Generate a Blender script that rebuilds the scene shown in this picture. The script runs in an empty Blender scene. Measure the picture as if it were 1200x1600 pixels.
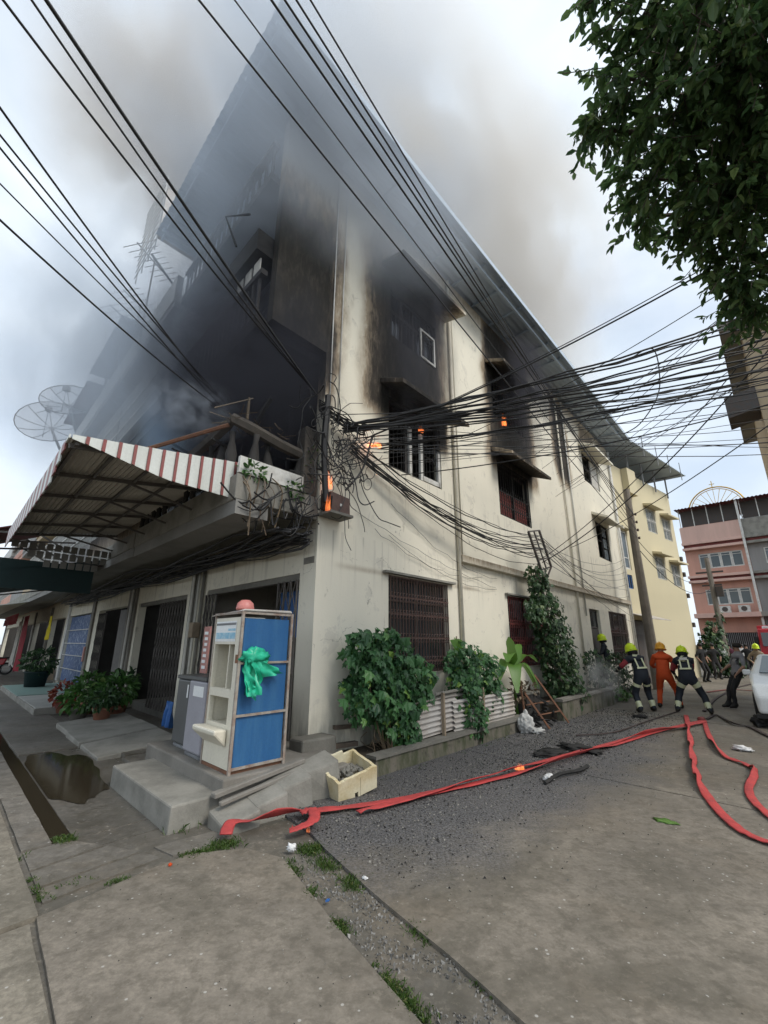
import bpy, bmesh, math, random
from mathutils import Vector, Matrix, noise
random.seed(7)
R = math.radians
scn = bpy.context.scene
col = scn.collection

# ------------------------------------------------------------------ camera
CAM_H = 1.65
FPX, PITCH, ROLL = 690.0, R(16.6), R(0.26)
cp, sp, cr, sr = math.cos(PITCH), math.sin(PITCH), math.cos(ROLL), math.sin(ROLL)
_right = Vector((cr, -sr * sp, sr * cp))
_down = Vector((sr, cr * sp, -cr * cp))
_fwd = Vector((0, cp, sp))
cam_d = bpy.data.cameras.new('camera')
cam = bpy.data.objects.new('camera', cam_d)
col.objects.link(cam)
cam_d.sensor_fit = 'HORIZONTAL'
cam_d.sensor_width = 36
cam_d.lens = FPX / 1200 * 36
cam_d.clip_start = 0.05
cam_d.clip_end = 2000
mw = Matrix.Identity(4)
for i in range(3):
    mw[i][0] = _right[i]; mw[i][1] = -_down[i]; mw[i][2] = -_fwd[i]
mw[0][3], mw[1][3], mw[2][3] = 0, 0, CAM_H
cam.matrix_world = mw
scn.camera = cam

# ------------------------------------------------------------------ sky
world = bpy.data.worlds.new('World'); scn.world = world
world.use_nodes = True
wn = world.node_tree.nodes; wl = world.node_tree.links
wn.clear()
w_out = wn.new('ShaderNodeOutputWorld'); w_bg = wn.new('ShaderNodeBackground')
w_sky = wn.new('ShaderNodeTexSky'); w_sky.sky_type = 'NISHITA'; w_sky.sun_disc = False
SUN_EL, SUN_AZ = R(48), R(128)          # azimuth clockwise from +Y
w_sky.sun_elevation = SUN_EL; w_sky.sun_rotation = SUN_AZ
w_sky.dust_density = 1.5
w_tc = wn.new('ShaderNodeTexCoord'); w_map = wn.new('ShaderNodeMapping')
w_map.inputs['Scale'].default_value = (1.0, 1.0, 2.2)
w_n1 = wn.new('ShaderNodeTexNoise'); w_n1.inputs['Scale'].default_value = 2.3
w_n1.inputs['Detail'].default_value = 5; w_n1.inputs['Roughness'].default_value = .5
w_n1.inputs['Distortion'].default_value = .4
w_r = wn.new('ShaderNodeMapRange'); w_r.inputs[1].default_value = .28; w_r.inputs[2].default_value = .62
w_r.inputs[3].default_value = .62; w_r.inputs[4].default_value = 1.0
w_n2 = wn.new('ShaderNodeTexNoise'); w_n2.inputs['Scale'].default_value = 4.5; w_n2.inputs['Detail'].default_value = 6
w_c = wn.new('ShaderNodeMixRGB')
w_c.inputs[1].default_value = (4.9, 5.75, 6.65, 1); w_c.inputs[2].default_value = (7.0, 7.4, 7.75, 1)
w_mix = wn.new('ShaderNodeMixRGB')
wl.new(w_tc.outputs['Generated'], w_map.inputs[0])
wl.new(w_map.outputs[0], w_n1.inputs['Vector']); wl.new(w_map.outputs[0], w_n2.inputs['Vector'])
wl.new(w_n1.outputs['Fac'], w_r.inputs[0]); wl.new(w_r.outputs[0], w_mix.inputs[0])
wl.new(w_n2.outputs['Fac'], w_c.inputs[0])
wl.new(w_sky.outputs[0], w_mix.inputs[1]); wl.new(w_c.outputs[0], w_mix.inputs[2])
wl.new(w_mix.outputs[0], w_bg.inputs[0]); wl.new(w_bg.outputs[0], w_out.inputs[0])
w_bg.inputs[1].default_value = 0.10

sun_d = bpy.data.lights.new('sun', 'SUN'); sun = bpy.data.objects.new('sun', sun_d); col.objects.link(sun)
sun_d.energy = 1.5; sun_d.angle = R(22); sun_d.color = (1, .94, .85)
_sd = Vector((math.sin(SUN_AZ) * math.cos(SUN_EL), math.cos(SUN_AZ) * math.cos(SUN_EL), math.sin(SUN_EL)))
sun.rotation_euler = _sd.to_track_quat('Z', 'Y').to_euler()
scn.view_settings.view_transform = 'Standard'
try: scn.view_settings.look = 'None'
except Exception: pass
scn.view_settings.exposure = 0.74
scn.view_settings.gamma = 1.0
scn.view_settings.use_curve_mapping = False
scn.render.engine = 'CYCLES'
cy = scn.cycles
cy.use_denoising = True
cy.max_bounces = 5; cy.diffuse_bounces = 3; cy.glossy_bounces = 2; cy.transmission_bounces = 3
cy.transparent_max_bounces = 8; cy.volume_bounces = 1; cy.volume_max_steps = 48; cy.volume_step_rate = 1.6
cy.caustics_reflective = False; cy.caustics_refractive = False
cy.use_adaptive_sampling = True; cy.adaptive_threshold = .02

# ------------------------------------------------------------------ site frame
# s runs along the shop front (away to the left), t along the side wall (away to the right)
AR, AL = R(41.4), R(44.0)
RD = Vector((math.sin(AR), math.cos(AR), 0)); LD = Vector((-math.sin(AL), math.cos(AL), 0))
NR = Vector((math.cos(AR), -math.sin(AR), 0))
CO = Vector((-1.01323, 6.57557, 0))
ROTZ = math.pi / 2 - AR
CA, SA = RD.dot(LD), math.sin(AR + AL)
def B(s, t, z=0.0):
    p = CO + s * LD + t * RD
    return Vector((p.x, p.y, z))
def S(s, t, z):                       # coordinates inside a building's own frame
    return Vector((t + s * CA, s * SA, z))
def ray(x, y): return _right * ((x - 600) / FPX) + _down * ((y - 800) / FPX) + _fwd
def ground_at(x, y, z=0.0):
    d = ray(x, y); k = (z - CAM_H) / d.z
    return Vector((d.x * k, d.y * k, z))
def along(x, y, dist):
    d = ray(x, y).normalized() * dist
    return Vector((d.x, d.y, d.z + CAM_H))

# ------------------------------------------------------------------ materials
MATS = {}
def nmat(name):
    m = bpy.data.materials.new(name); m.use_nodes = True
    nt = m.node_tree; b = nt.nodes['Principled BSDF']
    MATS[name] = m
    return m, nt, b
def N(nt, t, **kw):
    n = nt.nodes.new('ShaderNode' + t)
    for k, v in kw.items():
        if k in n.inputs: n.inputs[k].default_value = v
        else: setattr(n, k, v)
    return n
def math_n(nt, op, a, b=None, c=None, clamp=False):
    n = nt.nodes.new('ShaderNodeMath'); n.operation = op; n.use_clamp = clamp
    for i, v in enumerate((a, b, c)):
        if v is None: continue
        if isinstance(v, (int, float)): n.inputs[i].default_value = v
        else: nt.links.new(v, n.inputs[i])
    return n.outputs[0]
def smooth(nt, v, a, b, lo=0., hi=1.):
    n = nt.nodes.new('ShaderNodeMapRange'); n.interpolation_type = 'SMOOTHSTEP'
    nt.links.new(v, n.inputs[0])
    n.inputs[1].default_value = a; n.inputs[2].default_value = b; n.inputs[3].default_value = lo; n.inputs[4].default_value = hi
    return n.outputs[0]
def mixc(nt, f, a, b, mode='MIX'):
    n = nt.nodes.new('ShaderNodeMixRGB'); n.blend_type = mode
    for i, v in enumerate((f, a, b)):
        if isinstance(v, (int, float)): n.inputs[i].default_value = v
        elif isinstance(v, tuple): n.inputs[i].default_value = (*v, 1)
        else: nt.links.new(v, n.inputs[i])
    return n.outputs[0]
def noise_n(nt, vec, scale, detail=4, rough=.55, dist=0.):
    n = N(nt, 'TexNoise', Scale=scale, Detail=detail, Roughness=rough, Distortion=dist)
    if vec is not None: nt.links.new(vec, n.inputs['Vector'])
    return n.outputs['Fac']
def objco(nt): return nt.nodes.new('ShaderNodeTexCoord').outputs['Object']
def geopos(nt): return nt.nodes.new('ShaderNodeNewGeometry').outputs['Position']
def mapping(nt, vec, scale=(1, 1, 1), loc=(0, 0, 0), rot=(0, 0, 0)):
    n = nt.nodes.new('ShaderNodeMapping')
    n.inputs['Scale'].default_value = scale; n.inputs['Location'].default_value = loc; n.inputs['Rotation'].default_value = rot
    nt.links.new(vec, n.inputs[0]); return n.outputs[0]
def bump(nt, b, h, strength=.3, dist=.02):
    n = N(nt, 'Bump', Strength=strength, Distance=dist)
    nt.links.new(h, n.inputs['Height']); nt.links.new(n.outputs[0], b.inputs['Normal'])
def mat(name, c, c2=None, scale=4., rough=.8, bmp=.15, metal=0., streak=False, fine=40., spec=.4, island=0.):
    """worn everyday surface: two tones of dirt, fine relief"""
    if name in MATS: return MATS[name]
    m, nt, b = nmat(name)
    if c2 is None: c2 = tuple(x * .62 for x in c)
    v = geopos(nt)
    if streak: v1 = mapping(nt, v, (1, 1, .12))
    else: v1 = v
    f = smooth(nt, noise_n(nt, v1, scale, 6, .62), .35, .72)
    k = mixc(nt, f, c, c2)
    g = noise_n(nt, v, fine, 3)
    k = mixc(nt, .35, k, mixc(nt, g, tuple(x * .55 for x in c), tuple(min(1, x * 1.3) for x in c)))
    if island:
        ri = nt.nodes.new('ShaderNodeNewGeometry').outputs['Random Per Island']
        k = mixc(nt, math_n(nt, 'MULTIPLY', ri, island), k, tuple(x * .3 for x in c))
    nt.links.new(k, b.inputs['Base Color'])
    b.inputs['Roughness'].default_value = rough; b.inputs['Metallic'].default_value = metal
    b.inputs['Specular IOR Level'].default_value = spec
    if bmp: bump(nt, b, g, bmp, .01)
    return m
def emis(name, col, strength):
    m = bpy.data.materials.new(name); m.use_nodes = True; MATS[name] = m; nt = m.node_tree; nt.nodes.clear()
    out = nt.nodes.new('ShaderNodeOutputMaterial'); pv = nt.nodes.new('ShaderNodeVolumePrincipled'); nt.links.new(pv.outputs[0], out.inputs['Volume'])
    pv.inputs['Density'].default_value = .6; pv.inputs['Color'].default_value = (.5, .3, .2, 1)
    pv.inputs['Emission Color'].default_value = (*col, 1); pv.inputs['Emission Strength'].default_value = strength
    return m

def leafmat(name, c1, c2, c3=None, trans=.25):
    m, nt, b = nmat(name)
    ri = nt.nodes.new('ShaderNodeNewGeometry').outputs['Random Per Island']
    r = nt.nodes.new('ShaderNodeValToRGB'); nt.links.new(ri, r.inputs[0])
    r.color_ramp.elements[0].color = (*c1, 1); r.color_ramp.elements[1].color = (*c2, 1)
    if c3:
        e = r.color_ramp.elements.new(.93); e.color = (*c2, 1); r.color_ramp.elements[-1].color = (*c3, 1)
    nt.links.new(r.outputs[0], b.inputs['Base Color'])
    b.inputs['Roughness'].default_value = .45
    tr = nt.nodes.new('ShaderNodeBsdfTranslucent'); nt.links.new(r.outputs[0], tr.inputs[0])
    mx = nt.nodes.new('ShaderNodeMixShader'); mx.inputs[0].default_value = trans
    nt.links.new(b.outputs[0], mx.inputs[1]); nt.links.new(tr.outputs[0], mx.inputs[2])
    nt.links.new(mx.outputs[0], nt.nodes['Material Output'].inputs[0])
    return m

# side wall: cream paint, rain streaks, soot fanned up from the burning windows
def soot_wall(name, base, dark, plumes, grime=1.):
    m, nt, b = nmat(name)
    oc = objco(nt)
    sx = nt.nodes.new('ShaderNodeSeparateXYZ'); nt.links.new(oc, sx.inputs[0])
    X, Z = sx.outputs[0], sx.outputs[2]
    wob = noise_n(nt, mapping(nt, oc, (.9, .9, .45)), 1.3, 5, .55)
    wob2 = noise_n(nt, mapping(nt, oc, (2.5, 2.5, .8)), 2.2, 5, .6)
    Xw = math_n(nt, 'ADD', X, math_n(nt, 'MULTIPLY_ADD', wob, 1.1, -.55))
    tot = None
    for (tc, hw, soft, z0, zs, z1, zf, st) in plumes:
        d = math_n(nt, 'ABSOLUTE', math_n(nt, 'SUBTRACT', Xw, tc))
        k = smooth(nt, d, hw, hw + soft, 1, 0)
        k = math_n(nt, 'MULTIPLY', k, smooth(nt, Z, z0, z0 + zs))
        k = math_n(nt, 'MULTIPLY', k, smooth(nt, Z, z1, z1 + zf, 1, .0))
        k = math_n(nt, 'MULTIPLY', k, st)
        tot = k if tot is None else math_n(nt, 'MAXIMUM', tot, k)
    rag = noise_n(nt, mapping(nt, oc, (3.2, 3.2, 1.1)), 2.6, 8, .72, .5)
    rag2 = noise_n(nt, mapping(nt, oc, (9, 9, 1.2)), 2.0, 6, .7)
    tot = math_n(nt, 'ADD', tot, math_n(nt, 'MULTIPLY', math_n(nt, 'MULTIPLY_ADD', rag, .9, -.46), smooth(nt, tot, .02, .45)))
    tot = math_n(nt, 'ADD', tot, math_n(nt, 'MULTIPLY', math_n(nt, 'MULTIPLY_ADD', rag2, .5, -.26), smooth(nt, tot, .05, .5)))
    tot = math_n(nt, 'MULTIPLY', tot, smooth(nt, wob2, .2, .5, .8, 1.0), clamp=True)
    st1 = noise_n(nt, mapping(nt, oc, (2.6, 2.6, .35)), 1.6, 6, .65)
    k = mixc(nt, math_n(nt, 'MULTIPLY', smooth(nt, st1, .5, .85), .16 * grime), base, tuple(x * .62 for x in base))
    n3 = noise_n(nt, oc, .7, 5, .6)
    k = mixc(nt, math_n(nt, 'MULTIPLY', smooth(nt, n3, .4, .75), .3 * grime), k, tuple(x * y for x, y in zip(base, (.78, .8, .82))))
    low = math_n(nt, 'MULTIPLY', smooth(nt, Z, .1, 1.1, 1, 0), smooth(nt, noise_n(nt, mapping(nt, oc, (3, 3, .8)), 2.5, 5), .3, .65))
    k = mixc(nt, math_n(nt, 'MULTIPLY', low, .75 * grime), k, (.17, .16, .13))
    if grime > .5:
        pt = noise_n(nt, mapping(nt, oc, (1, 1, 1), (4, 0, 8)), 1.9, 8, .7, .4)
        k = mixc(nt, math_n(nt, 'MULTIPLY', smooth(nt, pt, .57, .62), .38), k, (.50, .475, .42))
        pt2 = noise_n(nt, mapping(nt, oc, (1, 1, .5), (9, 0, 2)), 4.2, 8, .75)
        k = mixc(nt, math_n(nt, 'MULTIPLY', smooth(nt, pt2, .60, .68), .42), k, (.30, .27, .215))
        dp = noise_n(nt, mapping(nt, oc, (7, 7, .22), (2, 0, 0)), 1.5, 5, .6)
        under = math_n(nt, 'MULTIPLY', smooth(nt, dp, .52, .68), math_n(nt, 'ADD', math_n(nt, 'MULTIPLY', smooth(nt, Z, 2.2, 3.35), smooth(nt, Z, 3.36, 3.4, 1, 0)), math_n(nt, 'MULTIPLY', smooth(nt, Z, 3.7, 4.85), smooth(nt, Z, 4.86, 4.92, 1, 0))))
        k = mixc(nt, math_n(nt, 'MULTIPLY', under, .5), k, (.27, .25, .215))
        ck = N(nt, 'TexVoronoi', Scale=.9); ck.feature = 'DISTANCE_TO_EDGE'
        wv = nt.nodes.new('ShaderNodeVectorMath'); wv.operation = 'ADD'; nz = N(nt, 'TexNoise', Scale=1.8, Detail=5.); nt.links.new(oc, nz.inputs['Vector']); nt.links.new(oc, wv.inputs[0]); nt.links.new(nz.outputs['Color'], wv.inputs[1]); nt.links.new(wv.outputs[0], ck.inputs['Vector'])
        k = mixc(nt, math_n(nt, 'MULTIPLY', math_n(nt, 'MULTIPLY', smooth(nt, ck.outputs['Distance'], 0, .006, 1, 0), smooth(nt, pt, .5, .56)), .6), k, (.16, .145, .12))
    ramp = nt.nodes.new('ShaderNodeValToRGB'); nt.links.new(tot, ramp.inputs[0])
    ramp.color_ramp.elements[0].color = (1, 1, 1, 1)
    e = ramp.color_ramp.elements.new(.35); e.color = (.42, .36, .31, 1)
    e = ramp.color_ramp.elements.new(.7); e.color = (.09, .08, .078, 1)
    ramp.color_ramp.elements[-1].color = (.03, .03, .03, 1)
    k = mixc(nt, 1., k, ramp.outputs[0], 'MULTIPLY')
    nt.links.new(k, b.inputs['Base Color'])
    b.inputs['Roughness'].default_value = .88; b.inputs['Specular IOR Level'].default_value = .25
    bump(nt, b, noise_n(nt, oc, 26, 5, .6), .18, .012)
    return m

CREAM = (.755, .715, .60)
# (centre, half width, softness, z start, ramp, z end, fade, strength)
PLUMES = [(-.75, .72, .5, 5.3, .8, 8.2, 2.6, 1.0),
          (2.35, .75, 1.05, 5.6, .6, 9.0, 2.3, 1.0),
          (2.55, 1.05, .45, 5.6, .6, 6.9, .5, .9),
          (7.3, 1.0, .9, 6.0, .7, 10.4, 1.6, 1.0),
          (11.6, .42, .6, 6.9, .9, 10.4, .8, .9),
          (15.1, .8, .5, 9.7, .5, 10.6, .6, .55),
          (8.5, 9.0, 3.0, 9.6, 1.6, 13, 1, .30),
          (2.6, 1.7, .8, 2.75, .1, 2.8, .12, .25)]
soot_wall('cream_wall', CREAM, None, PLUMES)
soot_wall('cream_plain', CREAM, None, [(2, 30, 1, 3.2, .35, 3.5, .5, .35)])
soot_wall('yellow_wall', (.60, .535, .365), None, [(0, .1, .1, 30, 1, 31, 1, 0.)], .35)
soot_wall('burnt_wall', (.46, .43, .38), None, [(-1, 14, 2, 3.4, 1.2, 9.3, 2.2, .97)])

mat('concrete', (.23, .215, .19), (.12, .112, .095), 1.9, .85, .3)
mat('concrete_pale', (.27, .26, .23), (.13, .125, .108), 2.4, .85, .3)
mat('concrete_dark', (.20, .19, .165), (.10, .098, .085), 2.4, .8, .35)
mat('soffit', (.24, .235, .22), (.15, .145, .135), 1.4, .85, .2)
mat('scorched', (.10, .088, .075), (.045, .04, .036), 7, .9, .4)
mat('burnt', (.045, .042, .04), (.018, .017, .016), 3, .9, .4)
mat('charcoal', (.03, .029, .028), (.012, .012, .012), 9, .95, .6)
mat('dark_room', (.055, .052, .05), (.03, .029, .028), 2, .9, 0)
mat('brown_iron', (.105, .062, .052), (.06, .04, .034), 12, .6, .2)
mat('dark_iron', (.07, .068, .066), (.1, .06, .04), 11, .6, .2)
mat('cage_metal', (.36, .33, .29), (.20, .10, .06), 9, .7, .2)
mat('rust', (.22, .105, .06), (.12, .07, .05), 9, .8, .3)
mat('gate_iron', (.13, .12, .11), (.07, .06, .055), 6, .6, .2)
mat('white_frame', (.66, .66, .63), (.42, .40, .36), 6, .6, .1)
mat('white_metal', (.66, .69, .66), (.46, .47, .43), 3, .45, .05, streak=True)
mat('red_stripe', (.30, .10, .095), (.24, .12, .11), 5, .5, .05)
mat('metal_sheet', (.46, .54, .63), (.38, .45, .53), 1.3, .5, .08, streak=False)
mat('sheet_under', (.46, .43, .38), (.30, .27, .23), 2.0, .6, .1)
mat('zinc', (.50, .48, .45), (.30, .24, .19), 2.6, .5, .1)
mat('pipe_cream', (.62, .58, .48), (.48, .45, .37), 3, .6, .05)
mat('pvc', (.58, .57, .52), (.42, .41, .37), 3, .5, .05)
mat('cable_black', (.016, .016, .017), (.03, .03, .03), 8, .55, 0)
mat('cable_grey', (.055, .055, .058), (.03, .03, .03), 8, .6, 0)
mat('pole_concrete', (.23, .20, .165), (.15, .13, .11), 3, .85, .3)
mat('pale_wood', (.30, .24, .17), (.18, .14, .10), 6, .8, .2)
mat('bark', (.11, .085, .065), (.06, .05, .04), 9, .9, .6)
mat('soil', (.07, .055, .04), (.04, .032, .025), 8, .95, .5)
mat('terracotta', (.28, .12, .075), (.18, .09, .06), 6, .85, .2)
mat('machine_cream', (.76, .72, .60), (.62, .58, .48), 2.2, .38, .02, streak=True)
mat('machine_grey', (.20, .21, .22), (.12, .12, .13), 5, .5, .02)
mat('blue_paint', (.020, .105, .27), (.055, .175, .33), 6.5, .5, .06, streak=True)
mat('cabinet_lilac', (.33, .325, .365), (.27, .27, .3), 2, .38, .02)
mat('cabinet_dark', (.085, .09, .09), (.06, .062, .062), 2, .4, .02)
mat('foam', (.70, .64, .46), (.46, .34, .13), 3.4, .85, .3)
mat('foam_inside', (.74, .72, .62), (.5, .46, .36), 4, .9, .3)
mat('green_bag', (.03, .50, .30), (.02, .40, .24), 7, .35, .05)
mat('pink_plastic', (.62, .23, .20), (.5, .18, .17), 5, .4, .05)
mat('white_sack', (.50, .50, .48), (.22, .22, .21), 6, .75, .3)
mat('hose_red', (.50, .060, .058), (.26, .045, .045), 7, .75, .35, fine=170)
mat('hose_dark', (.05, .032, .03), (.035, .03, .028), 5, .7, .15)
mat('ember', (.05, .04, .035), (.02, .02, .02), 14, .9, .4)
mat('cloth_red', (.30, .025, .04), (.2, .02, .03), 4, .8, .2)
mat('cloth_yellow', (.62, .50, .03), (.5, .4, .03), 6, .8, .2)
mat('cloth_white', (.55, .53, .48), (.4, .39, .36), 5, .8, .2)
mat('green_awning', (.008, .026, .026), (.006, .016, .017), 3, .7, .1)
mat('shade_awning', (.62, .64, .45), (.5, .5, .36), 3, .6, .1)
mat('gold', (.62, .42, .12), (.4, .27, .08), 7, .4, .05, metal=.6)
mat('dish_mesh', (.20, .21, .22), (.14, .14, .15), 6, .6, 0)
mat('pink_wall', (.60, .33, .255), (.44, .25, .20), 1.2, .85, .1, streak=True)
mat('pink_pale', (.66, .44, .37), (.5, .34, .29), 1.2, .85, .1, streak=True)
mat('grey_wall', (.32, .31, .30), (.2, .195, .19), 1.2, .85, .1, streak=True)
mat('beige_wall', (.50, .40, .27), (.36, .28, .19), 1.5, .85, .1, streak=True)
mat('steel_shutter', (.30, .31, .32), (.2, .2, .2), 3, .5, .05)
mat('rust_red', (.19, .045, .04), (.10, .04, .035), 5, .75, .2)
mat('paper_red', (.45, .20, .18), (.35, .3, .26), 14, .8, 0)
mat('teal_tile', (.25, .40, .36), (.3, .36, .33), 3, .4, .05)
mat('pale_step', (.46, .46, .43), (.34, .34, .32), 2.5, .6, .1)
mat('tyre', (.02, .02, .02), (.03, .03, .03), 9, .85, .1)
mat('car_paint', (.70, .72, .72), (.62, .64, .64), 3, .22, 0)
mat('truck_red', (.42, .02, .03), (.3, .02, .025), 2, .3, 0)
mat('chrome', (.6, .6, .6), (.5, .5, .5), 5, .25, 0, metal=.8)
mat('skin', (.33, .19, .13), (.28, .16, .11), 9, .6, 0)
mat('hair', (.015, .013, .012), None, 9, .6, .2)
mat('uniform_navy', (.014, .018, .026), (.024, .027, .034), 9, .8, .2)
mat('uniform_red', (.26, .03, .035), (.18, .025, .03), 9, .8, .2)
mat('uniform_orange', (.58, .075, .015), (.46, .06, .012), 7, .8, .2)
mat('reflective', (.62, .63, .38), (.5, .52, .4), 9, .4, .05)
mat('helmet_lime', (.62, .80, .02), (.52, .7, .02), 8, .3, 0)
mat('helmet_orange', (.75, .36, .03), (.65, .3, .03), 8, .3, 0)
mat('shirt_grey', (.23, .23, .25), (.18, .18, .2), 9, .85, .2)
mat('trouser_black', (.016, .016, .018), (.024, .023, .023), 9, .8, .2)
mat('shirt_maroon', (.12, .03, .05), (.08, .025, .04), 9, .85, .2)
mat('shirt_white', (.55, .55, .54), (.42, .42, .42), 9, .85, .2)
mat('boot', (.014, .013, .012), (.03, .028, .026), 9, .6, .1)
mat('litter_white', (.72, .72, .72), (.5, .5, .5), 12, .7, .1)
mat('blue_print', (.16, .42, .60), (.55, .70, .74), 16, .3, 0)
mat('white_print', (.80, .82, .82), (.7, .73, .74), 6, .35, 0)
mat('blue_plastic', (.02, .10, .32), (.03, .13, .36), 4, .5, .05)
def glass(name, c, rough=.08):
    m, nt, b = nmat(name)
    b.inputs['Base Color'].default_value = (*c, 1); b.inputs['Roughness'].default_value = rough
    b.inputs['Specular IOR Level'].default_value = .8
    return m
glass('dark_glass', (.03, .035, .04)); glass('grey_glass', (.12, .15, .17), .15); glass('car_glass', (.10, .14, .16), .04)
leafmat('leaf_tree', (.05, .105, .04), (.12, .20, .065), (.22, .30, .10), .5)
leafmat('leaf_vine', (.02, .07, .026), (.065, .18, .055), (.24, .38, .06), .25)
leafmat('leaf_ivy', (.018, .045, .018), (.05, .11, .035), (.14, .19, .07), .2)
leafmat('leaf_banana', (.07, .17, .025), (.13, .26, .045), None, .3)
leafmat('leaf_pot', (.03, .09, .02), (.10, .22, .05), (.30, .38, .14), .2)
leafmat('leaf_red', (.16, .03, .02), (.28, .06, .03), (.1, .12, .03), .2)
leafmat('grass_blade', (.035, .075, .014), (.08, .135, .028), (.17, .165, .06), .25)
leafmat('dead_stem', (.12, .08, .05), (.22, .17, .11), None, .1)
emis('flame', (1, .22, .05), 20.)

# road concrete: pale brown-grey slab, damp dark patches, pale flecks, ash blown in front of the wall
def road_mat(name, c1, c2, ash=True, wet=0.):
    m, nt, b = nmat(name)
    p = geopos(nt)
    n1 = noise_n(nt, p, .55, 6, .6); n2 = noise_n(nt, p, 3.2, 6, .65); n3 = noise_n(nt, p, 34, 4, .7)
    k = mixc(nt, smooth(nt, n1, .32, .68), c1, c2)
    k = mixc(nt, math_n(nt, 'MULTIPLY', smooth(nt, n2, .44, .70), .7), k, tuple(x * .5 for x in c1))
    n5 = noise_n(nt, p, .33, 7, .68, .6)
    k = mixc(nt, math_n(nt, 'MULTIPLY', smooth(nt, n5, .45, .58), .62), k, (.075, .068, .05))
    n6 = noise_n(nt, mapping(nt, p, (1, 1, 1), (7, 3, 0)), .8, 6, .65, .3)
    k = mixc(nt, math_n(nt, 'MULTIPLY', smooth(nt, n6, .50, .66), .5), k, (.20, .165, .125))
    n7 = noise_n(nt, p, 9, 7, .75, .2)
    k = mixc(nt, math_n(nt, 'MULTIPLY', smooth(nt, n7, .44, .62), .5), k, (.065, .057, .042))
    n8 = noise_n(nt, mapping(nt, p, (1, 1, 1), (3, 9, 0)), 14, 6, .75)
    k = mixc(nt, math_n(nt, 'MULTIPLY', smooth(nt, n8, .52, .68), .34), k, (.36, .32, .26))
    k = mixc(nt, math_n(nt, 'MULTIPLY', smooth(nt, n3, .3, .75), .6), k, tuple(x * .45 for x in c1))
    vo = N(nt, 'TexVoronoi', Scale=16.); nt.links.new(p, vo.inputs['Vector'])
    fl = smooth(nt, vo.outputs['Distance'], .10, .16, 1, 0)
    pick = math_n(nt, 'GREATER_THAN', noise_n(nt, p, 7, 2), .56)
    k = mixc(nt, math_n(nt, 'MULTIPLY', math_n(nt, 'MULTIPLY', fl, pick), .7), k, (.44, .43, .40))
    if ash:
        d1 = nt.nodes.new('ShaderNodeVectorMath'); d1.operation = 'DOT_PRODUCT'; nt.links.new(p, d1.inputs[0]); d1.inputs[1].default_value = RD
        d2 = nt.nodes.new('ShaderNodeVectorMath'); d2.operation = 'DOT_PRODUCT'; nt.links.new(p, d2.inputs[0]); d2.inputs[1].default_value = NR
        c0 = B(-1.6, 3.2)
        u = math_n(nt, 'DIVIDE', math_n(nt, 'SUBTRACT', d1.outputs['Value'], c0.dot(RD)), 6.2)
        v = math_n(nt, 'DIVIDE', math_n(nt, 'SUBTRACT', d2.outputs['Value'], c0.dot(NR)), 1.9)
        rr = math_n(nt, 'ADD', math_n(nt, 'MULTIPLY', u, u), math_n(nt, 'MULTIPLY', v, v))
        rr = math_n(nt, 'ADD', rr, math_n(nt, 'MULTIPLY_ADD', noise_n(nt, p, .9, 6, .65), 1.6, -.8))
        am = smooth(nt, rr, .35, 1.15, 1, 0)
        am = math_n(nt, 'MULTIPLY', am, smooth(nt, n3, .25, .6, .6, 1.))
        ashc = mixc(nt, smooth(nt, noise_n(nt, p, 46, 4, .85), .40, .60), (.013, .013, .015), (.15, .15, .16))
        k = mixc(nt, math_n(nt, 'MULTIPLY', am, .93), k, ashc)
    nt.links.new(k, b.inputs['Base Color'])
    rg = smooth(nt, noise_n(nt, p, .8, 5, .6), .35, .65, .92 - wet * .65, .62 - wet * .45)
    nt.links.new(rg, b.inputs['Roughness'])
    b.inputs['Specular IOR Level'].default_value = .35
    h = math_n(nt, 'ADD', math_n(nt, 'MULTIPLY', n3, .6), n2)
    bump(nt, b, h, .45, .012)
    return m
road_mat('road', (.275, .242, .198), (.155, .138, .115))
road_mat('road_near', (.285, .25, .205), (.17, .152, .126), False)
road_mat('road_pale', (.28, .25, .20), (.19, .172, .14), False)
road_mat('walk', (.24, .22, .19), (.145, .135, .12), False, .35)
road_mat('walk_wet', (.19, .178, .16), (.10, .093, .08), False, .8)
road_mat('gravel', (.20, .185, .16), (.10, .092, .078), False)
def water_mat():
    m, nt, b = nmat('puddle_water')
    b.inputs['Base Color'].default_value = (.035, .028, .018, 1); b.inputs['Roughness'].default_value = .08
    b.inputs['Specular IOR Level'].default_value = .6
    bump(nt, b, noise_n(nt, geopos(nt), 5, 2), .03, .01)
water_mat()
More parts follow.
